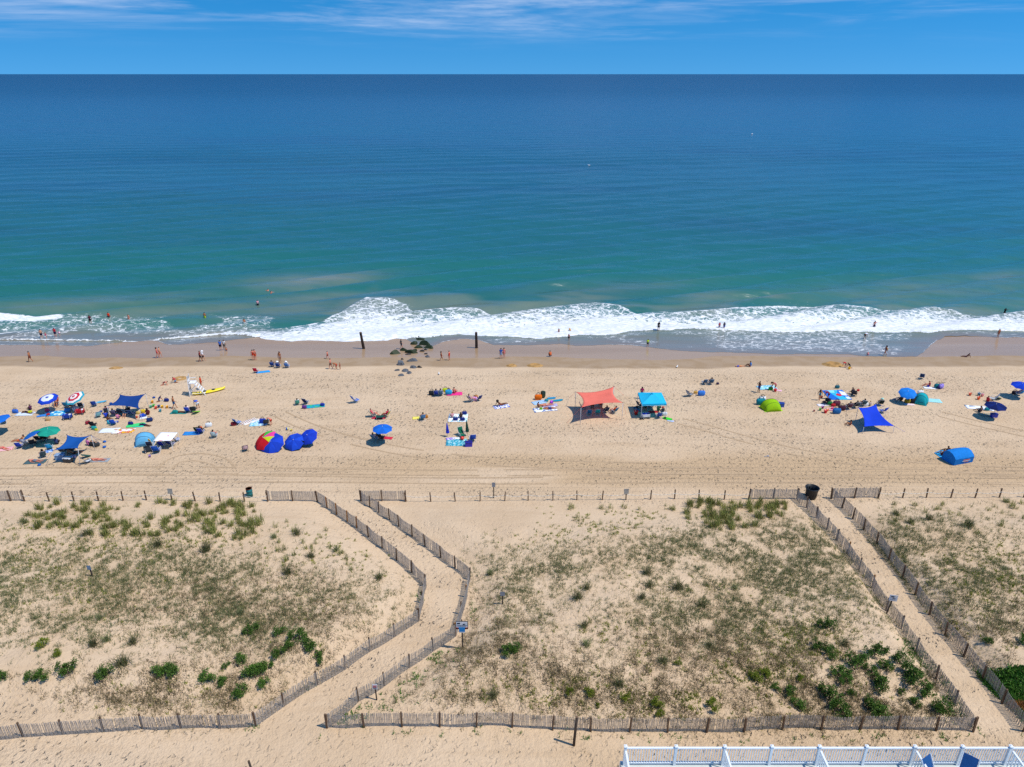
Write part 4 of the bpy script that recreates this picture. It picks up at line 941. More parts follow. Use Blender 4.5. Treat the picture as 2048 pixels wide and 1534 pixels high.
# ================================================================ PEOPLE
SKEL_E = [('pelvis', 'spine'), ('spine', 'chest'), ('chest', 'neck'), ('neck', 'head'), ('head', 'crown')]
for s_ in ('L', 'R'):
    SKEL_E += [('chest', 'sh' + s_), ('sh' + s_, 'el' + s_), ('el' + s_, 'wr' + s_), ('wr' + s_, 'ha' + s_), ('pelvis', 'hi' + s_), ('hi' + s_, 'kn' + s_), ('kn' + s_, 'an' + s_), ('an' + s_, 'to' + s_)]
RAD = {'pelvis': .135, 'spine': .120, 'chest': .138, 'neck': .055, 'head': .092, 'crown': .070, 'sh': .062, 'el': .040, 'wr': .028, 'ha': .034, 'hi': .092, 'kn': .058, 'an': .038, 'to': .034}
def sym(d):
    o = {}
    for k, v in d.items():
        if k in ('sh', 'el', 'wr', 'ha', 'hi', 'kn', 'an', 'to'):
            o[k + 'L'] = (-v[0], v[1], v[2]); o[k + 'R'] = v
        else: o[k] = v
    return o
# figures face +Y; heights in metres for an adult of 1.72 m
STAND = sym({'pelvis': (0, 0, .93), 'spine': (0, .01, 1.12), 'chest': (0, 0, 1.32), 'neck': (0, .0, 1.47), 'head': (0, .02, 1.58), 'crown': (0, .01, 1.65), 'sh': (.17, 0, 1.40), 'el': (.23, -.02, 1.13), 'wr': (.25, .06, .90), 'ha': (.25, .09, .80), 'hi': (.09, 0, .86), 'kn': (.11, .01, .48), 'an': (.12, -.02, .08), 'to': (.14, .13, .035)})
def vary(base, **kw):
    d = dict(base); d.update(kw); return d
POSES = {
 'stand': STAND,
 'walk': vary(STAND, knL=(-.10, .16, .50), anL=(-.10, .22, .10), toL=(-.11, .37, .06), knR=(.10, -.03, .48), anR=(.10, -.28, .14), toR=(.11, -.16, .05), elL=(-.25, -.14, 1.16), wrL=(-.24, -.16, .92), haL=(-.24, -.13, .82), elR=(.24, .08, 1.14), wrR=(.22, .26, .98), haR=(.21, .34, .93)),
 'point': vary(STAND, elR=(.30, .20, 1.32), wrR=(.30, .44, 1.33), haR=(.30, .54, 1.34), knL=(-.12, .03, .48), anL=(-.15, .02, .08), toL=(-.18, .16, .035)),
 'hips': vary(STAND, elL=(-.40, -.06, 1.20), wrL=(-.20, .02, 1.02), haL=(-.14, .06, .98), elR=(.40, -.06, 1.20), wrR=(.20, .02, 1.02), haR=(.14, .06, .98), anL=(-.18, 0, .08), toL=(-.22, .14, .035), knL=(-.15, .02, .48)),
 'bend': sym({'pelvis': (0, -.12, .86), 'spine': (0, .06, .98), 'chest': (0, .26, 1.02), 'neck': (0, .40, 1.02), 'head': (0, .50, 1.00), 'crown': (0, .58, .98), 'sh': (.17, .32, .98), 'el': (.20, .36, .72), 'wr': (.16, .44, .50), 'ha': (.15, .48, .42), 'hi': (.10, -.08, .82), 'kn': (.14, .04, .46), 'an': (.16, -.04, .08), 'to': (.19, .11, .035)}),
 'squat': sym({'pelvis': (0, -.14, .26), 'spine': (0, -.08, .44), 'chest': (0, .06, .60), 'neck': (0, .13, .74), 'head': (0, .19, .84), 'crown': (0, .20, .91), 'sh': (.16, .10, .67), 'el': (.20, .24, .46), 'wr': (.12, .40, .30), 'ha': (.10, .46, .22), 'hi': (.10, -.06, .26), 'kn': (.18, .28, .46), 'an': (.15, .06, .08), 'to': (.18, .21, .035)}),
 'kneel': sym({'pelvis': (0, -.06, .40), 'spine': (0, .04, .58), 'chest': (0, .18, .72), 'neck': (0, .28, .83), 'head': (0, .36, .90), 'crown': (0, .40, .96), 'sh': (.16, .22, .78), 'el': (.20, .34, .54), 'wr': (.14, .48, .34), 'ha': (.12, .54, .26), 'hi': (.10, -.04, .36), 'kn': (.13, .10, .07), 'an': (.12, -.34, .06), 'to': (.12, -.46, .04)}),
 'crawl': sym({'pelvis': (0, -.30, .46), 'spine': (0, -.10, .52), 'chest': (0, .12, .52), 'neck': (0, .26, .56), 'head': (0, .37, .58), 'crown': (0, .44, .60), 'sh': (.16, .16, .52), 'el': (.19, .18, .28), 'wr': (.17, .24, .07), 'ha': (.17, .32, .04), 'hi': (.10, -.30, .42), 'kn': (.13, -.28, .07), 'an': (.12, -.68, .06), 'to': (.12, -.80, .04)}),
 'sit': sym({'pelvis': (0, 0, .13), 'spine': (0, -.03, .32), 'chest': (0, 0, .52), 'neck': (0, .04, .67), 'head': (0, .08, .78), 'crown': (0, .08, .85), 'sh': (.17, .0, .60), 'el': (.22, .12, .37), 'wr': (.18, .32, .34), 'ha': (.15, .41, .36), 'hi': (.10, .06, .12), 'kn': (.17, .42, .36), 'an': (.14, .72, .07), 'to': (.15, .86, .06)}),
 'lean': sym({'pelvis': (0, 0, .12), 'spine': (0, -.13, .28), 'chest': (0, -.28, .44), 'neck': (0, -.36, .57), 'head': (0, -.38, .68), 'crown': (0, -.39, .75), 'sh': (.17, -.30, .51), 'el': (.26, -.46, .28), 'wr': (.30, -.54, .06), 'ha': (.31, -.46, .04), 'hi': (.09, .08, .10), 'kn': (.12, .48, .16), 'an': (.11, .88, .07), 'to': (.14, .96, .15)}),
 'chair': sym({'pelvis': (0, -.12, .38), 'spine': (0, -.22, .56), 'chest': (0, -.32, .76), 'neck': (0, -.37, .91), 'head': (0, -.36, 1.02), 'crown': (0, -.37, 1.09), 'sh': (.18, -.32, .83), 'el': (.29, -.18, .62), 'wr': (.30, .06, .60), 'ha': (.29, .15, .59), 'hi': (.10, -.04, .36), 'kn': (.13, .36, .44), 'an': (.13, .58, .08), 'to': (.15, .72, .04)}),
 'prone': sym({'pelvis': (0, 0, .13), 'spine': (0, .18, .14), 'chest': (0, .38, .14), 'neck': (0, .54, .15), 'head': (0, .65, .13), 'crown': (0, .72, .13), 'sh': (.18, .44, .12), 'el': (.36, .58, .07), 'wr': (.20, .72, .05), 'ha': (.12, .76, .05), 'hi': (.09, -.07, .11), 'kn': (.12, -.46, .08), 'an': (.12, -.86, .06), 'to': (.12, -.98, .03)}),
 'supine': sym({'pelvis': (0, 0, .13), 'spine': (0, .18, .14), 'chest': (0, .38, .15), 'neck': (0, .54, .14), 'head': (0, .65, .13), 'crown': (0, .72, .12), 'sh': (.18, .44, .12), 'el': (.27, .20, .07), 'wr': (.26, -.03, .06), 'ha': (.24, -.12, .05), 'hi': (.09, -.07, .11), 'kn': (.12, -.44, .14), 'an': (.13, -.84, .06), 'to': (.17, -.90, .16)}),
 'swim': sym({'pelvis': (0, -.1, -.45), 'spine': (0, -.08, -.26), 'chest': (0, -.04, -.06), 'neck': (0, 0, .09), 'head': (0, .03, .20), 'crown': (0, .02, .27), 'sh': (.17, 0, .02), 'el': (.30, .20, -.04), 'wr': (.26, .42, -.02), 'ha': (.24, .52, -.01), 'hi': (.10, -.1, -.50), 'kn': (.14, .1, -.85), 'an': (.13, -.1, -1.2), 'to': (.13, 0, -1.3)}),
}
BODY = {}
def body(pose):
    if pose in BODY: return BODY[pose]
    J = POSES[pose]; names = list(J); vs = [Vector(J[k]) for k in names]; rad = [RAD.get(k, RAD.get(k[:2], .05)) for k in names]
    es = [(names.index(a), names.index(b)) for a, b in SKEL_E]
    owner = {k: k for k in names}
    # nose, ears and unequal fingers with a thumb on the side of the palm
    hd, ck, cr_ = Vector(J['head']), Vector(J['neck']), Vector(J['crown'])
    up = (cr_ - ck).normalized(); rt_ = Vector((1, 0, 0)); fw = up.cross(rt_) * -1
    if fw.y < 0 and pose not in ('prone', 'supine', 'bend', 'crawl'): fw = -fw
    if pose in ('prone', 'bend', 'crawl'): fw = Vector((0, 0, -1))
    if pose == 'supine': fw = Vector((0, 0, 1))
    def add(p, r, par, key):
        vs.append(p); rad.append(r); names.append(key); es.append((par, len(vs) - 1)); return len(vs) - 1
    hi_ = names.index('head')
    add(hd + fw * 0.115 - up * 0.015, 0.014, hi_, 'head_nose')
    for s in (-1, 1): add(hd + rt_ * s * 0.10, 0.016, hi_, 'head_ear')
    for s, c in (('L', -1), ('R', 1)):
        wv, hv = Vector(J['wr' + s]), Vector(J['ha' + s]); d = (hv - wv).normalized(); sd_ = d.cross(Vector((0.3, 0.1, 1))).normalized(); dn = sd_.cross(d)
        k = names.index('ha' + s)
        for q, (o_, L_) in enumerate(((-.030, .060), (-.010, .072), (.011, .068), (.030, .052))):
            m_ = add(hv + d * 0.035 + sd_ * o_, 0.009, k, 'ha_f'); add(hv + d * (0.035 + L_ * 0.8) + sd_ * o_ * 1.2 - dn * 0.02, 0.008, m_, 'ha_f')
        m_ = add(hv - d * 0.01 + sd_ * 0.045 * c, 0.010, k, 'ha_f'); add(hv + d * 0.03 + sd_ * 0.062 * c - dn * 0.012, 0.009, m_, 'ha_f')
    me = bpy.data.meshes.new('tmp_body'); me.from_pydata(vs, es, []); o = bpy.data.objects.new('tmp_body', me); COL.objects.link(o)
    sk = o.modifiers.new('s', 'SKIN'); sk.use_smooth_shade = True
    for i, v in enumerate(me.skin_vertices[0].data):
        v.radius = (rad[i], rad[i]); v.use_root = (i == 0)
        if names[i] in ('pelvis', 'spine', 'chest'): v.radius = (rad[i] * 0.82, rad[i] * 1.08)
    ss = o.modifiers.new('u', 'SUBSURF'); ss.levels = 1; ss.render_levels = 1
    dg = bpy.context.evaluated_depsgraph_get(); ev = o.evaluated_get(dg)
    m2 = bpy.data.meshes.new_from_object(ev); m2.name = 'body_' + pose
    bpy.data.objects.remove(o); bpy.data.meshes.remove(me)
    nv = len(m2.vertices); co = np.empty(nv * 3, np.float32); m2.vertices.foreach_get('co', co); co = co.reshape(-1, 3)
    # nearest bone and position along it for each vertex
    best = np.full(nv, 1e9); bone = np.zeros(nv, int); tt = np.zeros(nv)
    for k, (a, b) in enumerate(SKEL_E):
        A = np.array(J[a]); B = np.array(J[b]); e = B - A; t = np.clip(((co - A) @ e) / (e @ e), 0, 1)
        d = np.linalg.norm(co - A - t[:, None] * e, axis=1) - 0.6 * (RAD.get(a, RAD.get(a[:2], 0)) * (1 - t) + RAD.get(b, RAD.get(b[:2], 0)) * t)
        c = d < best; best[c] = d[c]; bone[c] = k; tt[c] = t[c]
    nrm = np.empty(nv * 3, np.float32); m2.vertices.foreach_get('normal', nrm); nrm = nrm.reshape(-1, 3)
    def sel(fn):
        return np.array([fn(SKEL_E[b], t) for b, t in zip(bone, tt)])
    masks = {
     'shorts': sel(lambda e, t: e[0] == 'pelvis' and (e[1][:2] == 'hi' or t < 0.35) or (e[0][:2] == 'hi' and t < 0.62)),
     'briefs': sel(lambda e, t: e[0] == 'pelvis' and (e[1][:2] == 'hi' or t < 0.25) or (e[0][:2] == 'hi' and t < 0.12)),
     'shirt': sel(lambda e, t: (e[0] == 'pelvis' and e[1] == 'spine' and t > 0.1) or e[0] in ('spine',) or (e[0] == 'chest' and (e[1] != 'neck' or t < 0.6)) or (e[0][:2] == 'sh' and t < 0.6)),
     'bikini': sel(lambda e, t: (e == ('spine', 'chest') and t > 0.45) or (e[0] == 'chest' and e[1] == 'neck' and t < 0.25)),
     'suit': sel(lambda e, t: (e[0] == 'pelvis' and (e[1] in ('spine', 'hiL', 'hiR'))) or e[0] == 'spine' or (e[0][:2] == 'hi' and t < 0.1) or (e[0] == 'chest' and e[1] == 'neck' and t < 0.3)),
     'hair': None}
    hm = np.array([SKEL_E[b][0] in ('head',) or (SKEL_E[b] == ('neck', 'head') and t > 0.55) for b, t in zip(bone, tt)])
    rel = co - np.array(hd); fwn = np.array(fw); upn = np.array(up)
    masks['hair'] = hm & (((rel @ upn) > 0.025) | ((rel @ fwn) < -0.02)) & ((rel @ fwn) < 0.075)
    polys = [tuple(p.vertices) for p in m2.polygons]
    cl = {}
    for nm, mk in masks.items():
        fs = [p for p in polys if sum(mk[list(p)]) >= len(p) - 1]
        if not fs: continue
        used = sorted(set(i for p in fs for i in p)); ix = {v: i for i, v in enumerate(used)}
        ofs = {'hair': 0.022, 'shorts': 0.020, 'shirt': 0.014}.get(nm, 0.009)
        cv = co[used] + nrm[used] * ofs
        cm_ = bpy.data.meshes.new(nm); cm_.from_pydata([tuple(v) for v in cv], [], [tuple(ix[i] for i in p) for p in fs]); cm_.polygons.foreach_set('use_smooth', [True] * len(fs)); cm_.update()
        cl[nm] = cm_
    m2.materials.clear(); m2.materials.append(None)
    BODY[pose] = (m2, cl, (hd, up, fw))
    return BODY[pose]

SKIN = {'l': mat('skin_light', 'd79a78', 0.6, 0.06, 3, 0.3), 'p': mat('skin_pink', 'd98a70', 0.6, 0.06, 3, 0.3), 't': mat('skin_tan', 'b06f48', 0.6, 0.06, 3, 0.3), 'd': mat('skin_dark', '6b4029', 0.6, 0.06, 3, 0.3)}
HAIR = {'k': mat('hair_black', '1d1714', 0.7), 'b': mat('hair_brown', '4a3021', 0.7), 'y': mat('hair_blond', 'a8834e', 0.7)}
_hat = MB().lathe([(0.0, 0.115), (0.07, 0.105), (0.10, 0.06), (0.105, 0.0), (0.20, -0.02), (0.205, -0.012), (0.11, 0.012)], 14).mesh('sun_hat', True)
_bun = MB().lathe([(0.0, -0.24), (0.07, -0.22), (0.115, -0.06), (0.12, 0.05), (0.08, 0.11), (0.0, 0.125)], 12).mesh('long_hair', True)
_afro = MB().lathe([(0.0, -0.13), (0.12, -0.11), (0.185, 0.0), (0.17, 0.11), (0.09, 0.185), (0.0, 0.2)], 14).mesh('afro_hair', True)

def person(px, py, pose, rz, label, skin='l', hair='k', shirt=None, shorts=None, briefs=None, bikini=None, suit=None, hat=None, long=False, s=1.0, z=0.0, afro=False, group=None):
    """a figure standing, sitting or lying at the surveyed spot; colours are hex strings"""
    m2, cl, (hd, up, fw) = body(pose)
    p = at(px, py) if not isinstance(px, Vector) else px.copy()
    o = ob('person', m2, None, SKIN[skin]); o.location = p + Vector((0, 0, z)); o.rotation_euler = (0, 0, R(rz)); o.scale = (s, s, s)
    tag(o, label, 'person', group)
    for nm, c in (('shorts', shorts), ('briefs', briefs), ('shirt', shirt), ('bikini', bikini), ('suit', suit)):
        if c and nm in cl: ob({'suit': 'swimsuit', 'bikini': 'bikini_top', 'briefs': 'swim_briefs'}.get(nm, nm), cl[nm], o, fab(c))
    if 'hair' in cl: ob('hair', cl['hair'], o, HAIR[hair])
    q = up.to_track_quat('Z', 'Y')
    if hat: h_ = ob('sun_hat', _hat, o, fab(hat)); h_.location = hd + up * 0.03; h_.rotation_mode = 'QUATERNION'; h_.rotation_quaternion = q
    if long: h_ = ob('long_hair', _bun, o, HAIR[hair]); h_.location = hd - fw * 0.055 + up * 0.0; h_.rotation_mode = 'QUATERNION'; h_.rotation_quaternion = q
    if afro: h_ = ob('afro_hair', _afro, o, HAIR[hair]); h_.location = hd - fw * 0.04 + up * 0.02; h_.rotation_mode = 'QUATERNION'; h_.rotation_quaternion = q
    return o
# ================================================================ BEACH GEAR (builders)
ALU = mat('aluminium_tube', 'c9ccd0', 0.35, 0.05, 4, 0.5)
DARKF = mat('dark_frame', '2b2d31', 0.5, 0.1)
def _chair_meshes():
    seat = MB(); n = 6
    for k in range(n):
        y0, y1 = -0.24 + 0.50 * k / n, -0.24 + 0.50 * (k + 1) / n
        z0, z1 = 0.27 - 0.05 * math.sin(math.pi * k / n) + 0.04 * k / n, 0.27 - 0.05 * math.sin(math.pi * (k + 1) / n) + 0.04 * (k + 1) / n
        seat.add([(-.26, y0, z0), (.26, y0, z0), (.26, y1, z1), (-.26, y1, z1), (-.26, y0, z0 - .012), (.26, y0, z0 - .012), (.26, y1, z1 - .012), (-.26, y1, z1 - .012)], [(0, 1, 2, 3), (7, 6, 5, 4), (0, 4, 5, 1), (2, 6, 7, 3), (1, 5, 6, 2), (3, 7, 4, 0)])
    back = MB()
    for k in range(n):
        t0, t1 = k / n, (k + 1) / n
        f = lambda t: (-0.25 - 0.34 * t - 0.05 * math.sin(math.pi * t), 0.28 + 0.62 * t)
        (y0, z0), (y1, z1) = f(t0), f(t1)
        back.add([(-.26, y0, z0), (.26, y0, z0), (.26, y1, z1), (-.26, y1, z1), (-.26, y0 - .012, z0), (.26, y0 - .012, z0), (.26, y1 - .012, z1), (-.26, y1 - .012, z1)], [(0, 1, 2, 3), (7, 6, 5, 4), (0, 4, 5, 1), (2, 6, 7, 3), (1, 5, 6, 2), (3, 7, 4, 0)])
    fr = []
    for s in (-1, 1):
        b_ = MB(); b_.poly([(s * .28, -.62, .93), (s * .28, -.25, .28), (s * .28, .27, .31), (s * .28, .25, 0.0)], 0.014, n=5)
        b_.poly([(s * .28, .20, .30), (s * .28, -.40, 0.0)], 0.014, n=5); fr.append(b_.mesh('frame'))
    arm = []
    for s in (-1, 1):
        b_ = MB().box((s * .30, -.10, .47), (.05, .46, .025)); b_.tube((s * .29, .10, .46), (s * .28, .14, .30), .012, n=5); arm.append(b_.mesh('armrest'))
    bar = MB().tube((-.28, -.62, .93), (.28, -.62, .93), .014, n=5).tube((-.28, -.40, .01), (.28, -.40, .01), .014, n=5).mesh('crossbar')
    return seat.mesh('seat', True), back.mesh('backrest', True), fr, arm, bar
_CH = _chair_meshes()
def chair(px, py, rz, m, label, frame=ALU, s=1.0, back=None, group=None):
    p = at(px, py); r = thing('beach_chair', p, R(rz), label, 'chair', group); r.scale = (s, s, s)
    m = fab(m) if isinstance(m, str) else m
    ob('seat', _CH[0], r, m); ob('backrest', _CH[1], r, (fab(back) if isinstance(back, str) else back) or m)
    for f in _CH[2]: ob('frame', f, r, frame)
    for f in _CH[3]: ob('armrest', f, r, frame)
    ob('crossbar', _CH[4], r, frame)
    return r

def seated(px, py, rz, m, clabel, plabel, frame=ALU, s=1.0, back=None, **kw):
    chair(px, py, rz, m, clabel, frame, s, back); person(px, py, 'chair', rz, plabel, s=s, z=-0.0, **kw)

def towel(px, py, L_, W_, rz, m, label, name='beach_towel', cat='towel', seed=None, lift=0.02):
    c = at(px, py); n1, n2 = 12, 8; sd_ = seed or int(px * 3 + py)
    u, v = np.meshgrid(np.linspace(-.5, .5, n1), np.linspace(-.5, .5, n2))
    a = R(rz); x = u * L_; y = v * W_
    x = x + 0.05 * (vnoise(u * 4, v * 4, sd_) - .5); y = y + 0.06 * (vnoise(u * 4 + 9, v * 4, sd_) - .5)
    wx = c.x + x * math.cos(a) - y * math.sin(a); wy = c.y + x * math.sin(a) + y * math.cos(a)
    z = hgt(wx, wy) - c.z + lift + 0.035 * np.clip(fbm(u * 6, v * 6, sd_, 2), 0, 1)
    me = grid_mesh(name, x, y, z)
    o = ob(name, me, None, fab(m) if isinstance(m, str) else m); o.location = c; o.rotation_euler = (0, 0, a)
    sf = o.modifiers.new('thick', 'SOLIDIFY'); sf.thickness = 0.015
    return tag(o, label, cat)

def umbrella(px, py, base, h, r_, tilt, taz, cols, label, rings=None, depth=0.30, n=8, name='beach_umbrella', pole=ALU, rim=None, shade=0.12, accent=None):
    """open umbrella; (px, py) is the canopy's middle, h its height; tilt of the top towards azimuth taz (0 = +Y, 90 = +X)"""
    b0 = at(*base); c = at_z(px, py, b0.z + h)
    R0 = thing(name, b0, 0, label, 'umbrella')
    ax = Vector((math.sin(R(tilt)) * math.sin(R(taz)), math.sin(R(tilt)) * math.cos(R(taz)), math.cos(R(tilt))))
    q = ax.to_track_quat('Z', 'Y').to_matrix()
    ctr = c - b0; apex = ctr + ax * depth * 0.5
    prof = [(0.0, 0.0), (0.16, -0.03), (0.38, -0.14), (0.62, -0.33), (0.84, -0.62), (1.0, -1.0)]
    pick = {}
    if accent:          # gores of other colours on the side that points up and to +X
        sc_ = sorted(range(n), key=lambda k: -((q @ Vector((math.cos(2 * math.pi * (k + .5) / n), math.sin(2 * math.pi * (k + .5) / n), 0))).dot(Vector((0.75, 0.35, 0.55)))))
        pick = dict(zip(sc_, accent))
    for k in range(n):
        a0, a1 = 2 * math.pi * k / n, 2 * math.pi * (k + 1) / n; b_ = MB(); rowv = []
        for (rr, zz) in prof:
            row = []
            for j in range(5):
                t = j / 4; a = a0 + (a1 - a0) * t; e = 1 - 0.035 * math.sin(math.pi * t) * rr
                cc = math.cos(math.pi / n) / math.cos((t - .5) * 2 * math.pi / n) if rr > 0.1 else 1.0
                row.append(apex + q @ Vector((rr * r_ * math.cos(a) * e * (0.35 + 0.65 * cc), rr * r_ * math.sin(a) * e * (0.35 + 0.65 * cc), zz * depth + 0.03 * rr * math.sin(math.pi * t))))
            rowv.append(row)
        vs = [v for row in rowv for v in row]; fs = []; mi = []
        for i in range(len(prof) - 1):
            for j in range(4): fs.append((i * 5 + j, i * 5 + j + 1, (i + 1) * 5 + j + 1, (i + 1) * 5 + j)); mi.append(i)
        b_.v = vs; b_.f = fs; b_.mi = mi if rings else [0] * len(fs)
        me = b_.mesh('canopy_panel', True)
        if rings:
            for cname in rings: me.materials.append(fab(cname, shade))
            o = ob('canopy_panel', me, R0)
        else: o = ob('canopy_panel', me, R0, fab(pick.get(k, cols[k % len(cols)]), shade))
    foot = Vector((0, 0, -0.3)); top = apex + ax * 0.10
    joint = ctr - ax * 0.25
    pl_ = MB().poly([foot, joint, top], 0.020, n=6).build('pole', pole, R0, True)
    MB().lathe([(0.0, 0.06), (0.03, 0.04), (0.035, 0.0), (0.0, -0.01)], 8, c=top).build('finial', pole, pl_)
    for k in range(n):
        a = 2 * math.pi * k / n
        MB().tube(apex - ax * 0.10, apex + q @ Vector((r_ * 0.93 * math.cos(a), r_ * 0.93 * math.sin(a), -depth * 0.86)), 0.007, n=4).build('rib', DARKF, R0)
    return R0

def closed_umbrella(px, py, h, m, label, lean=0.0):
    p = at(px, py); r = thing('closed_umbrella', p, 0, label, 'umbrella')
    MB().tube((0, 0, -0.3), (lean, 0, h), 0.02).build('pole', ALU, r, True)
    b_ = MB(); prof = [(0.15, 0.50), (0.17, 0.58), (0.13, 0.95), (0.09, 1.35), (0.03, 1.78), (0.0, 1.86)]
    n = 16; vs = []
    for rr, zz in prof:
        for i in range(n):
            a = 2 * math.pi * i / n; q = rr * (1.0 + 0.22 * (i % 2)); vs.append((q * math.cos(a) + lean * zz / h, q * math.sin(a), zz * h / 1.95))
    fs = [(k * n + i, k * n + (i + 1) % n, (k + 1) * n + (i + 1) % n, (k + 1) * n + i) for k in range(len(prof) - 1) for i in range(n)]
    b_.add(vs, fs); b_.build('furled_cloth', fab(m), r)
    MB().lathe([(0.16, 0), (0.165, 0.03), (0.16, 0.06)], 12, c=(lean * 0.5, 0, h * 0.45)).build('tie_strap', DARKF, r)
    return r

def board(px, py, L_, W_, rz, m, label, name='boogie_board', cat='board', tilt=0.0, z=0.05, stripe=None):
    p = at(px, py, z); b_ = MB(); n = 18; top = []; bot = []
    for i in range(n):
        t = 2 * math.pi * i / n; cx = math.copysign(abs(math.cos(t)) ** 0.55, math.cos(t)); sy = math.copysign(abs(math.sin(t)) ** 0.7, math.sin(t))
        x = L_ / 2 * cx; y = W_ / 2 * sy * (1 - 0.18 * (cx > 0) * abs(cx)); zc = 0.05 * (max(0, cx) ** 3)
        top.append((x, y, 0.03 + zc)); bot.append((x * 0.97, y * 0.95, -0.02 + zc))
    b_.add(top + bot, [tuple(range(n)), tuple(range(2 * n - 1, n - 1, -1))] + [(i, n + i, n + (i + 1) % n, (i + 1) % n) for i in range(n)])
    r = thing(name, p, R(rz), label, cat); r.rotation_euler = (0, R(tilt), R(rz))
    b_.build('deck', plas(m) if isinstance(m, str) else m, r)
    if stripe: MB().box((0, 0, 0.036), (L_ * 0.62, W_ * 0.22, 0.012)).build('stripe', plas(stripe), r)
    MB().poly([(L_ * 0.38, 0, 0.06), (L_ * 0.42, W_ * 0.3, 0.05), (L_ * 0.28, W_ * 0.62, 0.0)], 0.008, n=4).build('leash', DARKF, r)
    return r

def bag(px, py, m, label, s=1.0, rz=0, trim=None, name='beach_bag', cat='bag'):
    p = at(px, py); r = thing(name, p, R(rz), label, cat); r.scale = (s, s, s)
    m = fab(m) if isinstance(m, str) else m
    b_ = MB(); prof = [(0.19, 0.09, 0), (0.24, 0.12, 0.10), (0.25, 0.12, 0.24), (0.21, 0.08, 0.34), (0.16, 0.03, 0.36)]; n = 14; vs = []
    for a_, c_, z_ in prof:
        for i in range(n):
            t = 2 * math.pi * i / n; vs.append((a_ * math.copysign(abs(math.cos(t)) ** .6, math.cos(t)), c_ * math.copysign(abs(math.sin(t)) ** .6, math.sin(t)), z_))
    b_.add(vs, [(k * n + i, k * n + (i + 1) % n, (k + 1) * n + (i + 1) % n, (k + 1) * n + i) for k in range(4) for i in range(n)] + [tuple(range(n - 1, -1, -1)), tuple(range(4 * n, 5 * n))])
    b_.build('body', m, r, True)
    for y_ in (-0.05, 0.05): MB().poly([(-.12, y_, .33), (-.09, y_, .46), (.0, y_, .50), (.09, y_, .46), (.12, y_, .33)], 0.012, n=4).build('strap', fab(trim) if trim else DARKF, r)
    return r

def cooler(px, py, m, lid, label, rz=0, s=1.0):
    p = at(px, py); r = thing('cooler', p, R(rz), label, 'cooler'); r.scale = (s, s, s)
    MB().box((0, 0, .17), (.56, .34, .34), taper=1.06).build('body', plas(m), r)
    ld_ = MB().box((0, 0, .375), (.62, .39, .06), taper=0.94).build('lid', plas(lid), r)
    for x_ in (-.16, .16): MB().box((x_, -.198, .365), (.05, .012, .06)).build('latch', DARKF, ld_)
    MB().poly([(-.30, 0, .26), (-.37, 0, .30), (-.37, 0, .42), (.37, 0, .42), (.37, 0, .30), (.30, 0, .26)], .014).build('handle', DARKF, r)

def wagon(px, py, m, label, rz=0, load=None, s=1.0):
    p = at(px, py); r = thing('beach_wagon', p, R(rz), label, 'wagon'); r.scale = (s, s, s); F = fab(m)
    for nm, c_, d_ in (('side_panel', (0, .26, .42), (.92, .02, .36)), ('side_panel', (0, -.26, .42), (.92, .02, .36)), ('end_panel', (.45, 0, .42), (.02, .52, .36)), ('end_panel', (-.45, 0, .42), (.02, .52, .36)), ('floor_panel', (0, 0, .25), (.88, .50, .02))): MB().box(c_, d_).build(nm, F, r)
    for x_ in (-.34, .34):
        for y_ in (-.30, .30):
            w_ = MB().lathe([(0.05, -.05), (.12, -.05), (.13, 0), (.12, .05), (.05, .05)], 12).mesh('wheel', True)
            q = ob('wheel', w_, r, DARKF); q.location = (x_, y_, .13); q.rotation_euler = (math.pi / 2, 0, 0)
            MB().lathe([(0, -.056), (.05, -.056), (.05, .056), (0, .056)], 10).build('hub', ALU, q)
            MB().tube((x_, y_ * .9, .13), (x_, y_ * .9, .60), .014, n=5).build('upright', ALU, r)
    MB().poly([(.45, 0, .24), (.78, 0, .55), (.92, 0, .92)], .014).tube((.92, -.1, .92), (.92, .1, .92), .018).build('pull_handle', DARKF, r)
    if load:
        for k, c_ in enumerate(load):
            MB().lathe([(0.0, 0.28), (0.16, 0.30), (.18, .5), (.12, .62), (0.0, .66)], 9, c=(-.28 + .28 * k, .06 * (-1) ** k, .0)).build('load', fab(c_), r, True)

def bucket(px, py, m, label, s=1.0, handle='e8e2d0'):
    p = at(px, py); r = thing('sand_bucket', p, random.uniform(0, 3), label, 'bucket'); r.scale = (s, s, s)
    MB().lathe([(.085, 0), (.12, .22), (.13, .22), (.13, .24), (.11, .24), (.08, .03), (0, .03)], 14).build('pail', plas(m), r, True)
    MB().poly([(-.125, 0, .23), (-.09, .05, .33), (0, .07, .36), (.09, .05, .33), (.125, 0, .23)], .008, n=4).build('handle', plas(handle), r)

def ball(px, py, rad, cols, label, z=0.0):
    p = at(px, py); r = thing('beach_ball', p + Vector((0, 0, z)), 0.4, label, 'ball')
    n = 12
    for k, c_ in enumerate(cols):
        vs = []; fs = []; m_ = 5; a0 = 2 * math.pi * k / len(cols); a1 = 2 * math.pi * (k + 1) / len(cols)
        for i in range(9):
            th = math.pi * i / 8
            for j in range(m_): a = a0 + (a1 - a0) * j / (m_ - 1); vs.append((rad * math.sin(th) * math.cos(a), rad * math.sin(th) * math.sin(a), rad + rad * math.cos(th)))
        for i in range(8):
            for j in range(m_ - 1): fs.append((i * m_ + j, (i + 1) * m_ + j, (i + 1) * m_ + j + 1, i * m_ + j + 1))
        MB().add(vs, fs).build('gore', plas(c_), r, True)

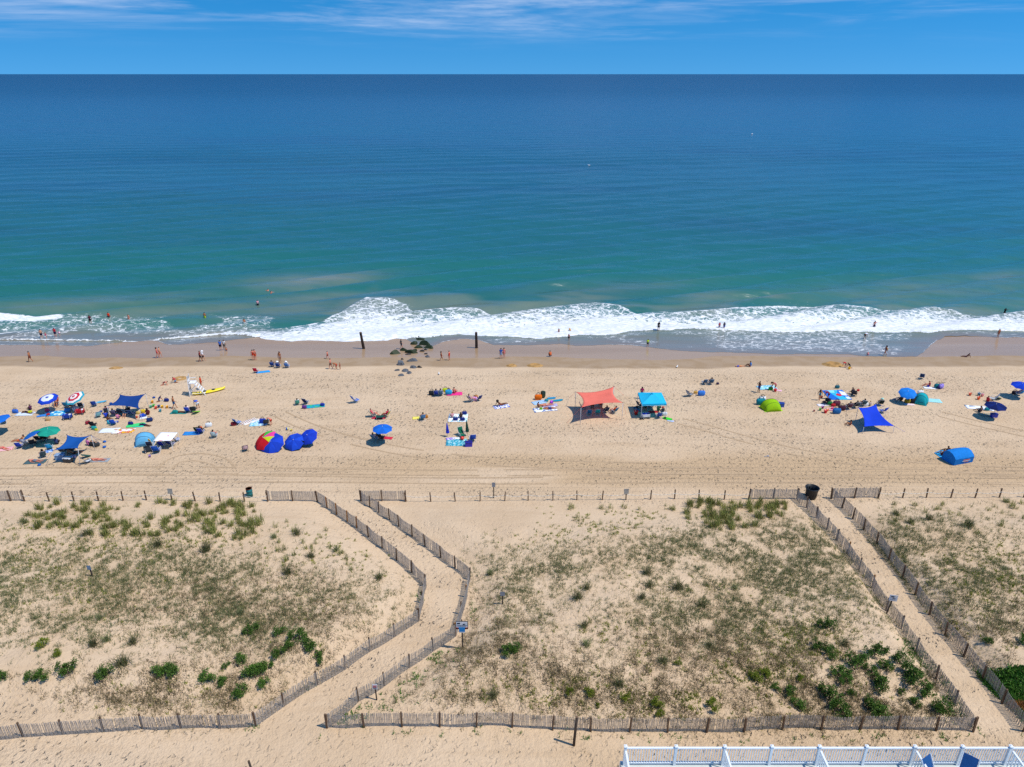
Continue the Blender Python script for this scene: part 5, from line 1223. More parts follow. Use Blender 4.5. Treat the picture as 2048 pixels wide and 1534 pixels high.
def toy(px, py, m, label, s=1.0, rz=20):
    """plastic spade: blade, shaft and grip"""
    p = at(px, py, 0.02); r = thing('sand_spade', p, R(rz), label, 'toy'); r.scale = (s, s, s)
    MB().box((.20, 0, .02), (.20, .16, .03), Matrix.Rotation(.15, 3, 'Y'), taper=0.8).build('blade', plas(m), r)
    MB().tube((.10, 0, .02), (-.25, 0, .03), .018).build('shaft', plas(m), r)
    MB().tube((-.25, -.06, .03), (-.25, .06, .03), .018).build('grip', plas(m), r)

def sail(C4, col, label, poles, guys, dip=0.10, sagz=0.18, bow=0.16, n=16, name='shade_sail', pc=ALU, bags=True):
    """stretch canopy: C4 = corner points in order; cloth drawn in between them with hollow edges"""
    C4 = [Vector(c) for c in C4]; o0 = sum(C4, Vector()) / 4; o0.z = hz(o0.x, o0.y)
    r = thing(name, o0, 0, label, 'canopy')
    def edge(a, b, t):
        m_ = a.lerp(b, t); inn = (o0 - (a + b) / 2); inn.z = 0; inn.normalize(); w_ = (b - a).length
        return m_ + inn * w_ * bow * 4 * t * (1 - t) * (0.75 + 0.25 * 1) - Vector((0, 0, sagz * 4 * t * (1 - t) * .4))
    A, B, C_, D = C4; X = np.zeros((n + 1, n + 1)); Y = X.copy(); Z = X.copy()
    for i in range(n + 1):
        for j in range(n + 1):
            u, v = j / n, i / n
            p = edge(A, B, u) * (1 - v) + edge(D, C_, u) * v + edge(A, D, v) * (1 - u) + edge(B, C_, v) * u
            p -= A * (1 - u) * (1 - v) + B * u * (1 - v) + C_ * u * v + D * (1 - u) * v
            p.z -= sagz * 16 * u * v * (1 - u) * (1 - v) * 0.6
            p.z += 0.03 * math.sin(7 * u + 3 * v) * math.sin(math.pi * u) * math.sin(math.pi * v)
            q = p - o0; X[i, j], Y[i, j], Z[i, j] = q
    m = mat('sail_' + col, col, 0.75, 0.08, 1.2, 0.2, 0.25)
    cl = ob('canopy_cloth', grid_mesh('canopy_cloth', X, Y, Z), r, m)
    sf = cl.modifiers.new('thick', 'SOLIDIFY'); sf.thickness = 0.008
    for k, foot in poles:
        c = C4[k]; f = at(*foot) if foot is not None else Vector((c.x, c.y, hz(c.x, c.y)))
        MB().tube(f - o0 - Vector((0, 0, .25)), c - o0 + Vector((0, 0, .04)), .026).build('pole', pc, r, True)
        MB().lathe([(0, .05), (.05, .04), (.05, 0), (0, -.01)], 8, c=tuple(c - o0)).build('corner_cap', DARKF, r)
    for k, g in guys:
        f = at(*g); MB().tube(C4[k] - o0, f - o0, .012, n=4).build('guy_line', fab(col), r)
        if bags: MB().lathe([(0, 0), (.16, .01), (.19, .09), (.12, .18), (0, .2)], 9, c=tuple(f - o0)).build('sand_bag', fab(col), r, True)
        else: MB().tube(f - o0 - Vector((0, 0, .1)), f - o0 + Vector((0, 0, .12)), .012, n=4).build('peg', DARKF, r)
    return r
# ================================================================ SHORE: pilings, rocks, diggings
PILE = mat('piling_wood', '3a2f29', 0.85, 0.3, 2.5, 0.2)
def piling(px, py, h, lx, label):
    p = at(px, py); r = thing('piling', p, 0, label, 'piling')
    prof = [(0.23, -0.5), (0.225, 0.0), (0.215, 0.8), (0.20, 1.7), (0.185, h - 0.05), (0.15, h), (0.0, h)]
    b_ = MB(); n = 14; vs = []
    for rr, zz in prof:
        for i in range(n):
            a = 2 * math.pi * i / n; q = rr * (1 + 0.06 * math.sin(5 * a + zz * 2)); vs.append((q * math.cos(a) + lx * zz / h, q * math.sin(a), zz))
    b_.add(vs, [(k * n + i, k * n + (i + 1) % n, (k + 1) * n + (i + 1) % n, (k + 1) * n + i) for k in range(len(prof) - 1) for i in range(n)])
    b_.build('shaft', PILE, r, True)
    MB().lathe([(0.19, h - 0.45), (0.205, h - 0.42), (0.205, h - 0.25), (0.19, h - 0.22)], 12, c=(lx * 0.9, 0, 0)).build('iron_band', DARKF, r, True)
    MB().lathe([(0.0, h + 0.02), (0.16, h + 0.01), (0.17, h - 0.04)], 12, c=(lx, 0, 0)).build('worn_top', mat('piling_top', '8a7a68', 0.9, 0.2), r)
piling(727.5, 697.5, 2.75, -0.28, 'leaning dark piling with a white foam backdrop, left of the rocks')
piling(953, 696, 2.65, 0.0, 'upright dark piling right of the rocks, standing in thin wash')

GREENR = mat('mossy_rock', '26331a', 0.6, 0.45, 5.0, 0.3, 0, 0.6); GREYR = mat('grey_rock', '5f6368', 0.75, 0.35, 4.0, 0.3, 0, 0.6); DARKR = mat('wet_dark_rock', '39352f', 0.5, 0.3, 4.0, 0.4, 0, 0.5)
def rock(px, py, w_, d_, h_, m, label, rz=0, seed=0, grp='rocks of the old groin'):
    bm = bmesh.new(); bmesh.ops.create_icosphere(bm, subdivisions=3, radius=1.0)
    r = random.Random(seed * 17 + int(px)); ks = [(Vector((r.gauss(0, 1), r.gauss(0, 1), r.gauss(0, 1))).normalized(), r.uniform(0.5, 0.82)) for _ in range(10)]
    for v in bm.verts:
        for nrm, lim in ks:
            d = v.co.dot(nrm)
            if d > lim: v.co -= nrm * (d - lim)
        v.co = Vector((v.co.x * w_ * .42, v.co.y * d_ * .42, v.co.z * h_ * 1.35))
    me = bpy.data.meshes.new('rock'); bm.to_mesh(me); bm.free()
    o = ob('rock', me, None, m); o.location = at(px, py) - Vector((0, 0, h_ * 0.25)); o.rotation_euler = (0, 0, R(rz)); tag(o, label, 'rock', grp)
for i, a in enumerate([
 (841, 679, 2.0, 1.3, 0.55, GREENR, 'seaward-most large mossy rock of the old groin', -20), (836, 676, .8, .7, .4, DARKR, 'small dark rock tucked against the seaward mossy rock', 0),
 (829, 688, 1.7, 1.3, .5, GREENR, 'mossy rock in the wash, left of the highest green boulder', 10), (850, 690, 2.4, 1.8, .9, GREENR, 'highest bright green boulder at the middle of the groin', 5), (857, 696, 2.2, 1.6, .6, GREENR, 'mossy boulder at the groin\'s right edge', -15),
 (837, 695, 2.6, 1.2, .5, GREENR, 'long low mossy rock below the highest boulder', 0), (828, 702, 1.4, 1.2, .5, GREENR, 'round mossy rock below the long low one', 0), (823, 706, 2.8, 1.3, .5, GREENR, 'broad yellow-green mossy slab', -10),
 (808, 701, 1.6, 1.2, .45, GREENR, 'mossy rock nearest the man in dark clothes', 0), (792, 707, 3.0, 1.5, .6, GREENR, 'long mossy slab at the left end of the green rocks', 8), (815, 709, 1.4, .7, .3, DARKR, 'dark flat rock under the yellow-green slab', 0),
 (844, 703, 1.0, .6, .3, DARKR, 'small dark rock below the right mossy boulder', 0), (850, 700, .8, .6, .3, DARKR, 'smallest dark rock beside the right mossy boulder', 0), (852, 708, .9, .5, .25, DARKR, 'flat dark rock between green and grey rocks', 0), (855, 714, 1.3, .9, .4, GREYR, 'lone grey rock at the right of the groin', 0),
 (825, 722, 2.3, 1.6, .6, GREYR, 'wide grey rock with a pointed right end', 0), (803, 729, 2.2, 2.0, .7, GREYR, 'tallest grey boulder with a slanted flat top', 20), (805, 719, .6, .5, .25, DARKR, 'little dark stone above the tallest grey boulder', 0),
 (826, 736, 1.5, .8, .4, GREYR, 'angular grey rock left of a dark brown one', 0), (838, 735, 1.2, .8, .35, DARKR, 'dark brown rock at the lower right of the groin', 0), (794, 741, 1.2, 1.0, .35, GREYR, 'round bluish rock at the lower left of the groin', 0),
 (811, 743, 1.4, 1.0, .4, GREYR, 'grey rock half sunk in sand near the dry beach', 0), (819, 747, 1.1, 1.0, .3, GREYR, 'pale blue-grey rock beside the half sunk one', 0), (803, 751, 1.4, .7, .3, GREYR, 'landward-most long grey rock', 10), (864, 674.5, .7, .4, .25, DARKR, 'tiny dark rock alone in the foam edge', 0)]):
    rock(*a[:7], a[7], i)
DUGS = mat('dug_wet_sand', 'ad8856', 0.95, 0.22, 3.0, 0.1, 0, 0.8)
def digging(px, py, w_, d_, h_, label):
    c = at(px, py); n = 22; u, v = np.meshgrid(np.linspace(-1, 1, n), np.linspace(-1, 1, n))
    q = np.hypot(u, v); z = h_ * np.exp(-((q - .55) / .22) ** 2) * (0.5 + fbm(u * 2.5 + px, v * 2.5, 7, 2)) - 0.05 * (q > .95)
    x = u * w_ / 2; y = v * d_ / 2; z = z + hgt(c.x + x, c.y + y) - c.z - 0.012
    o = ob('sand_mound', grid_mesh('sand_mound', x, y, z), None, DUGS); o.location = c; tag(o, label, 'sand mound')
digging(1023, 731.5, 1.8, 1.6, .18, 'ring of freshly dug brown sand below the couple'); digging(1070, 731, 2.6, 2.2, .22, 'larger dug sand ring with a yellow toy'); digging(1666, 729.5, 3.4, 2.8, .3, 'big brown heap of dug sand beside the red-clad child')
digging(360, 757, 2.2, 2.0, .15, 'brown dug sand behind the two kneeling children'); digging(232, 736, 2.2, 1.6, .12, 'small dug patch on the damp sand at the left')

# ================================================================ PEOPLE AT THE WATER
P = person
P(62, 724, 'walk', 90, 'shirtless walker in maroon shorts alone on the wet sand, far left', 't', shorts='6e1f2c')
P(84, 676, 'stand', 10, 'bather in navy trunks beside a pink-clad child in the wash', 'l', shorts='1f2a44', z=-.15)
P(93, 676.5, 'walk', -20, 'small child in pink swimsuit in the wash', 'l', suit='e0508a', s=.72, z=-.12)
P(111.6, 673, 'stand', 5, 'person in red shirt and navy shorts in the wash', 'p', shirt='c0283a', shorts='1f2a50', z=-.15)
P(180.6, 643, 'stand', 30, 'wader in maroon shirt amid the left foam', 't', shirt='571c30', shorts='2a1a28', z=-.5)
P(217.5, 633.5, 'stand', 0, 'waist-deep person in bright orange shirt', 'p', shirt='e8401c', shorts='333344', z=-.85)
P(257, 635, 'stand', 160, 'chest-deep pale bather right of the orange shirt', 'p', z=-1.1)
P(410, 636, 'stand', 0, 'wader with neon yellow trunks in grey-green water', 't', shorts='c8e020', z=-.62)
P(489.4, 649, 'stand', 20, 'shirtless wader with a white waistband behind the foam tip', 't', shorts='e8e4e4', z=-.6)
P(316, 716, 'walk', -80, 'woman walking in red bottoms, nearer of a strolling pair', 'p', suit='d02848', long=True)
P(321, 715, 'walk', -80, 'pale walker behind the woman in red bottoms', 'l', shorts='c87860')
P(401.6, 723, 'walk', -75, 'walker in dark red top beside a white-clad one', 't', shirt='7a2030', shorts='3a2a2a')
P(407, 722.5, 'walk', -80, 'walker in white shirt and white sun hat', 'l', shirt='eceff4', shorts='2c2a30', hat='f4f4f4')
P(442, 701, 'stand', 0, 'person in blue shirt standing at the wash edge', 'l', shirt='3f74c8', shorts='20263a')
P(449.8, 700, 'stand', -10, 'person in white top next to the blue shirt', 't', shirt='dcdcd8', shorts='6a6a60', hair='b')
P(453, 702, 'squat', 10, 'child crouching by the pair at the wash edge', 't', shorts='803040', s=.6)
P(507, 720.5, 'stand', 15, 'left one of an embracing couple in orange', 'p', suit='b83018')
P(511, 720, 'stand', -10, 'right one of an embracing couple, in orange shorts', 'p', shorts='d84a20')
P(560.6, 725, 'stand', 170, 'woman in white bikini facing the chairs', 't', bikini='eeeeee', briefs='eeeeee', long=True, hair='b')
P(655.6, 717.5, 'walk', 60, 'child in red trunks on the damp sand', 'p', shorts='a03028', s=.72)
P(662, 738, 'walk', 70, 'boy in black trunks, left of a walking trio', 'p', shorts='26282c', s=.95)
P(673, 738.5, 'bend', 80, 'person in red swimwear leaning, middle of the trio', 't', shorts='b82c28', s=.9)
P(680.5, 739, 'stand', 80, 'small child at the right of the trio', 't', suit='8a3038', s=.62)
P(536, 580, 'swim', 60, 'farther of two heads swimming side by side', 'p', z=-.05); P(542, 584.5, 'swim', -30, 'nearer of two heads swimming side by side', 'p', z=-.02)
P(535.6, 596.5, 'swim', 90, 'lone swimmer below the pair of heads', 't', z=-.06)
P(515.6, 609, 'stand', 10, 'waist-deep person in pale pink shirt', 'l', shirt='e8a8b0', shorts='2a2a30', z=-.78)
P(803, 698, 'walk', -75, 'man in dark teal shirt walking toward the mossy rocks', 'l', shirt='16424a', shorts='222c44')
P(883, 721, 'walk', -90, 'girl in dark red swimsuit, left of two near the rocks', 't', suit='7a2028', s=.85, long=True)
P(898.7, 720.5, 'stand', 60, 'child in bright red swimwear, right of two near the rocks', 'p', suit='d83020', s=.9)
P(1002, 717.5, 'stand', 0, 'person in blue shirt and pale shorts standing with a companion', 'l', shirt='2c58a8', shorts='9ab0d0')
P(1008, 716.5, 'stand', -5, 'companion in coral swimsuit beside the blue shirt', 'p', suit='e87878')
P(1100.6, 713.5, 'squat', 15, 'person in orange shirt crouching on the wet sand', 't', shirt='d86838', shorts='222230')
P(1117.5, 668, 'stand', 20, 'small dark child in the foam left of the blue float', 't', suit='6a3a50', s=.66, z=-.1)
P(1141, 664.5, 'kneel', 60, 'child riding a blue float in the foam', 'l', shirt='d8a860', s=.75)
board(1140.5, 664, 1.05, .55, 20, '2a74d8', 'blue float under the child in the foam', z=.12)
P(1137.5, 681, 'stand', 150, 'child in black trunks at the foam edge, mirrored below', 'p', shorts='26282c', s=.75, z=-.08)
P(1316.6, 661.5, 'stand', 5, 'person in all black at the foam edge', 't', shirt='1c1e22', shorts='1c1e22', z=-.05)
P(1295, 694, 'stand', 0, 'child in neon yellow shirt mirrored in the wet sand', 't', shirt='c4e81c', shorts='1e3030', s=.8)
P(1438, 659, 'stand', 0, 'person in red shirt, left of two at the foam', 'l', shirt='d02840', shorts='8088a0', s=.8, z=-.05)
P(1447.5, 659.5, 'stand', 10, 'person in navy, right of two at the foam', 't', shirt='2c3048', shorts='5068b0', s=.85, z=-.05)
P(1747.7, 656.5, 'point', -30, 'bather with raised arms inside the white foam', 'p', shorts='2c3450', z=-.35)
P(1729, 678, 'bend', -60, 'person in white shirt leaning forward in the wash', 't', shirt='e4e8f0', shorts='23252c', z=-.05)
P(1735.8, 711, 'squat', 10, 'toddler in pink squatting in the shallow wash', 'p', suit='e08aa0', s=.62)
P(1769.5, 711, 'walk', 80, 'woman in purple holding a yellow board in the wash', 't', suit='5c2c4c', long=True, s=.95)
board(1771.5, 707, .7, .38, 75, 'e8d028', 'yellow board held by the woman in purple', tilt=50, z=.65)
P(1995.4, 674.5, 'stand', 5, 'bather in red bottoms near the right edge of the wash', 't', briefs='c03030', s=.9, z=-.03)
P(1933, 714, 'lean', 80, 'child lying back on the wet sand at the right', 'd', shorts='5a3a44', s=.85)
P(1972, 611, 'swim', 20, 'dark head of a swimmer beyond the right foam', 'd', z=-.02); P(2011, 620.5, 'swim', -60, 'nearer dark swimmer at far right, shoulders showing', 'd', shirt='1a1c20', z=.12)
P(2022, 646.5, 'prone', 80, 'dark swimmer lying flat in the right foam', 'd', shorts='24262c', z=-.05)
ball(119, 667, .16, ['e878a0', 'f0a8c0', 'e878a0', 'f4d0dc'], 'pink ball in the wash beside the red shirt')
def gull(px, py, rz, label, z=0.0, s=1.0):
    p = at(px, py); r = thing('seagull', p + Vector((0, 0, z)), R(rz), label, 'bird'); r.scale = (s, s, s)
    W_ = mat('gull_white', 'eef0f0', 0.7, .04); G = mat('gull_grey', '8d949c', 0.7, .06)
    b_ = MB(); prof = [(-.26, .02, .16), (-.20, .05, .16), (-.08, .09, .15), (.04, .095, .16), (.12, .06, .19), (.16, .05, .24), (.20, .055, .27), (.24, .03, .27), (.30, .008, .255)]; n = 10; vs = []
    for x_, rr, zz in prof:
        for i in range(n): a = 2 * math.pi * i / n; vs.append((x_, rr * math.cos(a), zz + rr * math.sin(a)))
    b_.add(vs, [(k * n + i, (k + 1) * n + i, (k + 1) * n + (i + 1) % n, k * n + (i + 1) % n) for k in range(len(prof) - 1) for i in range(n)]); b_.build('body', W_, r, True)
    for s_ in (-1, 1):
        MB().add([(.08, s_ * .085, .20), (-.10, s_ * .10, .20), (-.32, s_ * .03, .17), (-.08, s_ * .09, .12)], [(0, 1, 2, 3)]).build('wing', G, r)
        MB().tube((0, s_ * .03, .08), (.01, s_ * .035, 0), .008, n=4).build('leg', plas('d8a040'), r)
gull(878, 749, 100, 'white gull standing on dry sand right of the rocks'); gull(1354, 735, 60, 'grey gull at the damp sand edge, below the yellow-shirted child')
gull(1504, 269, 30, 'white seabird floating farthest out on the sea', s=3.2, z=-.2); gull(1178, 331.5, 200, 'white seabird floating nearer shore on the sea', s=2.6, z=-.2)

# ================================================================ LEFT BEACH GROUPS
umbrella(95, 796.5, (100.6, 820), 1.85, 1.16, 14, 190, None, 'blue umbrella with white rings, far left', rings=['1c3fb0', 'e6ecf4', 'e6ecf4', '1c48c8', '1c3fb0'])
umbrella(148.5, 794.5, (150, 818), 1.85, 1.20, 24, 212, None, 'red and white ringed umbrella with turquoise edge', rings=['d03048', 'f2ece6', 'd03048', 'f2ece6', '2aa0b4'], depth=.34)
towel(50.6, 828, 2.0, 1.0, 5, pattern('towel_palewhite', 'stripes', ['b8cce4', 'e8eef4'], 2), 'pale blue striped towel with a sunbather, far left'); P(55, 826, 'prone', 75, 'sunbather lying in dark swimwear on the pale striped towel', 'd', suit='20202a', s=.95); P(62, 820, 'sit', 60, 'person in purple top sitting beside the pale striped towel', 'd', shirt='5a3050', shorts='222222', s=.85)
bag(31.5, 826, '3a6cc4', 'round blue bag left of the pale striped towel', 1.4); bag(61, 826, 'c8d030', 'yellow-green bag at the pale striped towel', .9, 30)
towel(111, 827, 2.4, 1.5, 8, pattern('towel_turq', 'blotch', ['18a8c8', '2f7cd0', '7ad0e0', 'e0f0f4'], 2.2), 'turquoise patterned blanket beneath the ringed umbrellas')
board(84, 832, 1.1, .5, 30, '3f86d8', 'pale blue board lying left of the turquoise blanket'); bag(95, 823, 'd8486c', 'pink bag on the turquoise blanket', 1.1); bag(97, 831, 'b03038', 'red bag at the front of the turquoise blanket', .8, 60); bag(96.5, 841, 'c8a878', 'tan straw bag in front of the turquoise blanket', 1.2, 10)
seated(113.6, 811, 200, 'c23a34', 'red beach chair behind the blue ringed umbrella', 'person leaning back in the red chair', skin='t', shorts='4a5060')
wagon(136, 838, '1f3f9c', 'blue wagon of gear in front of the two ringed umbrellas', 12, ['3a5ac0', '2a3a80', 'd8d8e0']); wagon(161, 828, 'b82430', 'red wagon right of the blue wagon', 10, ['c02c3c', 'a02030', 'e0e0e0'])
bag(135.5, 824, '2f78b8', 'blue-grey bag behind the blue wagon', 1.4); cooler(152, 821, 'eef0f0', 'd8dce0', 'white cooler under the red ringed umbrella'); chair(135, 814, 10, '2f7f9c', 'teal chair under the red ringed umbrella', s=1.0); chair(147, 815, -10, 'a03a30', 'brick red chair beneath the red ringed umbrella'); chair(163.6, 815, 20, '22384c', 'dark blue chair right of the red ringed umbrella')
chair(189.6, 812, 20, '2448a0', 'blue chair between the red umbrella and navy sail'); board(202, 804.5, 1.3, .5, 25, '5ab0d0', 'pale blue board leaning by the navy sail')
umbrella(-6, 839, (-8, 862), 1.85, 1.35, 12, 250, ['1f6fd0'], 'plain blue umbrella cut by the left edge'); chair(8, 847, 30, '222830', 'black chair under the cut-off blue umbrella')
umbrella(63, 867.5, (66, 890), 1.6, 1.05, 24, 265, ['1f62b8', '1f62b8', '24a878', '30b060', '1f62b8', '2480c0', '24a878', '1f62b8'], 'blue and green gored umbrella tilted left'); umbrella(96, 860.5, (90, 884), 1.75, 1.18, 7, 110, ['22a088', '1f9480'], 'plain teal-green umbrella overlapping the blue-green one')
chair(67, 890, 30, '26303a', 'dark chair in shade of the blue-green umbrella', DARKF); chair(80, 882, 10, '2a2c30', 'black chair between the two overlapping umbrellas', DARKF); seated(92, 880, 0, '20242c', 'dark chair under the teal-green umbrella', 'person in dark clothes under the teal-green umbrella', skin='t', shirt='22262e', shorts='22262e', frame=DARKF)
P(42, 882, 'lean', 100, 'shirtless person leaning back left of the blue-green umbrella', 't', shorts='b85c3c'); chair(41, 895, 15, '2440b0', 'royal blue chair in front of the shirtless sunbather'); chair(53, 888, 10, 'd8dadc', 'white chair beside the blue-green umbrella', DARKF)
towel(6, 899, 1.9, .9, 20, pattern('towel_redw', 'stripes', ['d84050', 'f0e8e8'], 3), 'red striped towel at the left edge'); P(8, 898, 'prone', 70, 'sunbather on the red striped towel at the left edge', 'p', briefs='d83048')

# navy sail
def S(px, py, z): p = at_z(px, py, 2.4); return at_z(px, py, hz(p.x, p.y) + z)
sail([S(240, 789, 2.0), S(291, 787.5, 2.0), S(279, 818, 1.6), S(214, 811.5, 1.7)], '1f4a94', 'navy blue stretch sail shading the crowded family group', [(0, None), (1, None), (2, None), (3, None)], [(0, (222, 808)), (1, (308, 796)), (3, (202, 824)), (2, (290, 832))], bow=.13)
seated(214, 826, 30, '38404c', 'grey chair at the left front of the navy sail', 'person in red top under the navy sail\'s left side', skin='p', shirt='c04848', shorts='303440'); chair(197, 834, 40, pattern('chair_teal', 'stripes', ['3a9cb0', 'a8d0d8'], 6), 'teal striped chair left of the navy sail'); P(213, 836, 'sit', 20, 'person in blue top sitting before the navy sail', 't', shirt='2a48c0', shorts='2a2a34'); P(216, 842, 'sit', -20, 'tanned child sitting in front of the navy sail', 'd', shorts='7a4a30', s=.8)
seated(231, 831, 0, '5a5070', 'purple-grey chair under the navy sail', 'person in lilac top under the navy sail', skin='t', shirt='8078b0', shorts='303050'); chair(228, 849, 15, '1f52c0', 'royal blue chair in front of the navy sail'); bag(221, 848, '38b0c8', 'turquoise bag beside the royal blue chair', 1.4); P(236, 838, 'sit', 10, 'person in pink top beside the royal blue chair', 'p', shirt='d888a8', shorts='2a3a80', s=.85)
seated(253.5, 832, 175, '2a2c30', 'black chair facing the camera under the navy sail', 'person in wide pale hat and white trousers under the navy sail', skin='l', shirt='26282c', shorts='e0e0e0', hat='d8c8a8'); chair(266, 830, -10, '2a5088', 'blue chair at the right of the pale-hatted person'); chair(243, 828, 10, '3a4450', 'slate chair deep under the navy sail')
bag(276, 828, 'd8c070', 'straw bag right of the navy sail', 1.0); bag(286, 826, 'e0c030', 'yellow bag right of the navy sail', 1.3, 20); P(296, 830, 'sit', 20, 'person in maroon top sitting right of the navy sail', 't', shirt='5a2430', shorts='7a3030', long=True); bag(285, 834, '2a50c0', 'blue bag spilling white towels', 1.2, 40); towel(287, 836, .8, .5, 30, 'e8ecf0', 'crumpled white towel near the yellow bag'); bucket(274, 836, 'e05020', 'orange bucket right of the navy sail'); bucket(236, 845, '3858d0', 'blue bucket before the navy sail', .8)
board(271, 851, 2.0, .8, 25, '48d878', 'bright green inflatable mat in front of the navy sail', 'inflatable_mat', 'float'); towel(278, 851, 1.2, 1.0, 10, '3ac8a8', 'teal towel on the bright green mat'); P(289, 851, 'prone', 75, 'person in navy lying beside the green mat', 'd', shirt='22284a', shorts='22284a', s=.9); bag(262, 850, '22307a', 'navy bag left of the green mat', 1.2); bag(300, 843, '203468', 'navy bag right of the green mat', 1.4, 30)
towel(219, 861, 2.1, 1.2, 6, 'e4e8e8', 'plain white towel before the royal blue chair'); towel(247, 862.5, 2.4, 1.1, 6, pattern('towel_sun', 'blotch', ['f0ece6', 'f0ece6', 'd84050', 'e8b830'], 1.4), 'white towel with red edge and yellow sun print')
chair(188, 853, 10, '20242e', 'black chair left of the white towels', DARKF); bag(189, 859, '30a8a0', 'teal bag at the black chair', 1.2); bag(193, 861, 'd0d030', 'yellow bag at the black chair', .7); bag(176, 848, '8c2838', 'maroon bag left of the black chair', 1.1, 50)
P(318.6, 803, 'kneel', -60, 'child in dark blue shirt kneeling with toys', 't', shirt='26346a', shorts='26346a', s=.75); bag(333.6, 803, '24347a', 'navy bag right of the kneeling child', 1.2); toy(326, 802, '40a0c0', 'blue spade between child and navy bag')
for a, b, c_, l_ in ((307.6, 813.5, '40b840', 'green bucket among scattered toys'), (302, 816, '38b090', 'teal-green bucket at the edge of the scattered toys'), (312, 818, 'e03c30', 'red bucket among scattered toys'), (318, 815, '283a78', 'navy bucket among scattered toys'), (325, 815.5, 'f0c020', 'yellow bucket among scattered toys'), (334.5, 816, 'f0b030', 'orange-yellow bucket nearest the walking man'), (321, 823.5, '2f9cc0', 'blue bucket below the other toys'), (305, 806, 'e8a830', 'amber bucket above the other toys')): bucket(a, b, c_, l_, 1.3)
P(349.4, 817, 'walk', -70, 'tanned man in blue shorts walking right of the toys', 't', shorts='2f6490')
P(358, 825, 'supine', 85, 'person lying on a teal towel behind a blue chair', 'd', shirt='2a7a78', s=.9); towel(358, 825.5, 2.0, .8, 0, '2f8f88', 'teal towel under the lying person'); bag(351, 827, '1f8f88', 'teal bag at the lying person\'s head', 1.3)
seated(377, 824, 5, '2a4cc0', 'blue chair beside the lime green board', 'person in white shirt with pink print in a blue chair', skin='l', shirt='f0d8e4', shorts='2a3a90'); P(396.6, 817, 'bend', 60, 'person in blue and white shirt stooping', 't', shirt='3a68c8', shorts='dce4f0'); chair(387, 823, 20, '2a2e38', 'dark chair behind the lime green board', DARKF); board(393, 826, 1.3, .6, 80, '7cd82a', 'lime green board with orange edge standing in sand', tilt=25, z=.2, stripe='e05a30')
towel(384, 867, 1.9, .9, 5, '2f86d0', 'plain blue towel left of the dark-clad reader'); seated(403.5, 866, 0, '2040b0', 'royal blue chair beside the plain blue towel', 'dark-clad person in the royal blue chair', skin='d', shirt='202430', shorts='203060'); chair(397, 864, 5, '26402c', 'dark green chair left of the royal blue one', DARKF); bag(401, 858, 'e06030', 'orange bag on top of the dark green chair\'s side', .9); bag(418, 854, 'dfe6ea', 'white and blue bag up from the seated reader', 1.5, 20); seated(429.5, 874, 10, pattern('chair_paleteal', 'stripes', ['dfeaf0', '58a8b8'], 7), 'white and teal chair, alone at the right', 'pink-skinned person in the white and teal chair', skin='p', shorts='b06a80')
# kneeling children
P(331, 770, 'crawl', -80, 'child on hands and knees digging, left of two', 'p', suit='7a3a40', s=.8); P(351, 765, 'kneel', 80, 'child in red top kneeling, right of two', 't', shirt='b84848', shorts='58a0c8', s=.8)

# ---- lifeguard stand and rescue board
def lifeguard_stand(px, py):
    p = at(px, py); r = thing('lifeguard_stand', p, R(-78), 'tall white wooden lifeguard stand with slatted back', 'lifeguard stand')
    W_ = mat('white_paint', 'eceeee', 0.5, .05); G = mat('grey_board', '9a9c9c', .6, .08)
    for s in (-1, 1):
        MB().tube((s * .55, -.55, 0), (s * .45, -.50, 2.75), .05, n=4).build('back_leg', W_, r)
        MB().tube((s * .55, 1.35, 0), (s * .45, .15, 1.75), .05, n=4).build('front_leg', W_, r)
        MB().tube((s * .48, -.48, 2.15), (s * .48, .30, 2.15), .04, n=4).build('armrest', W_, r)
        MB().tube((s * .55, -.55, .35), (s * .54, 1.10, .35), .035, n=4).build('side_brace', W_, r)
        MB().tube((s * .54, -.52, .45), (s * .48, .40, 1.45), .035, n=4).build('diagonal_brace', W_, r)
    for k in range(6): MB().box((0, -.545 + .008 * k, .42 + .40 * k), (1.08 - .02 * k, .03, .30 if k % 2 else .22)).build('back_slat', G if k % 2 else W_, r)
    for k in range(5): MB().box((0, -.38 + .16 * k, 1.72), (1.0, .13, .04)).build('seat_slat', W_, r)
    for k in range(5): MB().box((0, 1.22 - .22 * k, .28 + .28 * k), (1.04, .14, .04)).build('step', W_, r)
lifeguard_stand(391, 789)
P(404, 779.5, 'stand', -78, 'lifeguard in red-orange climbing the white stand', 't', shirt='d84a28', shorts='d02c24', z=.30, s=.95)
r = thing('rescue_board', at(418.5, 785), R(30), 'long yellow rescue kayak lying by the lifeguard stand', 'rescue board')
b_ = MB(); n = 14; st_ = [(-2.0, .02, .10), (-1.7, .20, .05), (-1.0, .36, .02), (0, .42, 0), (1.0, .36, .02), (1.7, .20, .06), (2.0, .02, .16)]; vs = []
for x_, w2, zb in st_:
    for i in range(n): a = 2 * math.pi * i / n; vs.append((x_, w2 * math.cos(a), zb + .17 + .15 * math.sin(a)))
b_.add(vs, [(k * n + i, (k + 1) * n + i, (k + 1) * n + (i + 1) % n, k * n + (i + 1) % n) for k in range(6) for i in range(n)]); b_.build('hull', plas('f0d818'), r, True)
MB().lathe([(0.0, .0), (.26, .0), (.28, .02), (.2, .03)], 12, c=(-.55, 0, .315)).build('cockpit', plas('2a2c20'), r); MB().lathe([(0.0, .0), (.22, .0), (.24, .02), (.16, .03)], 12, c=(.55, 0, .315)).build('hatch', plas('2a2c20'), r)

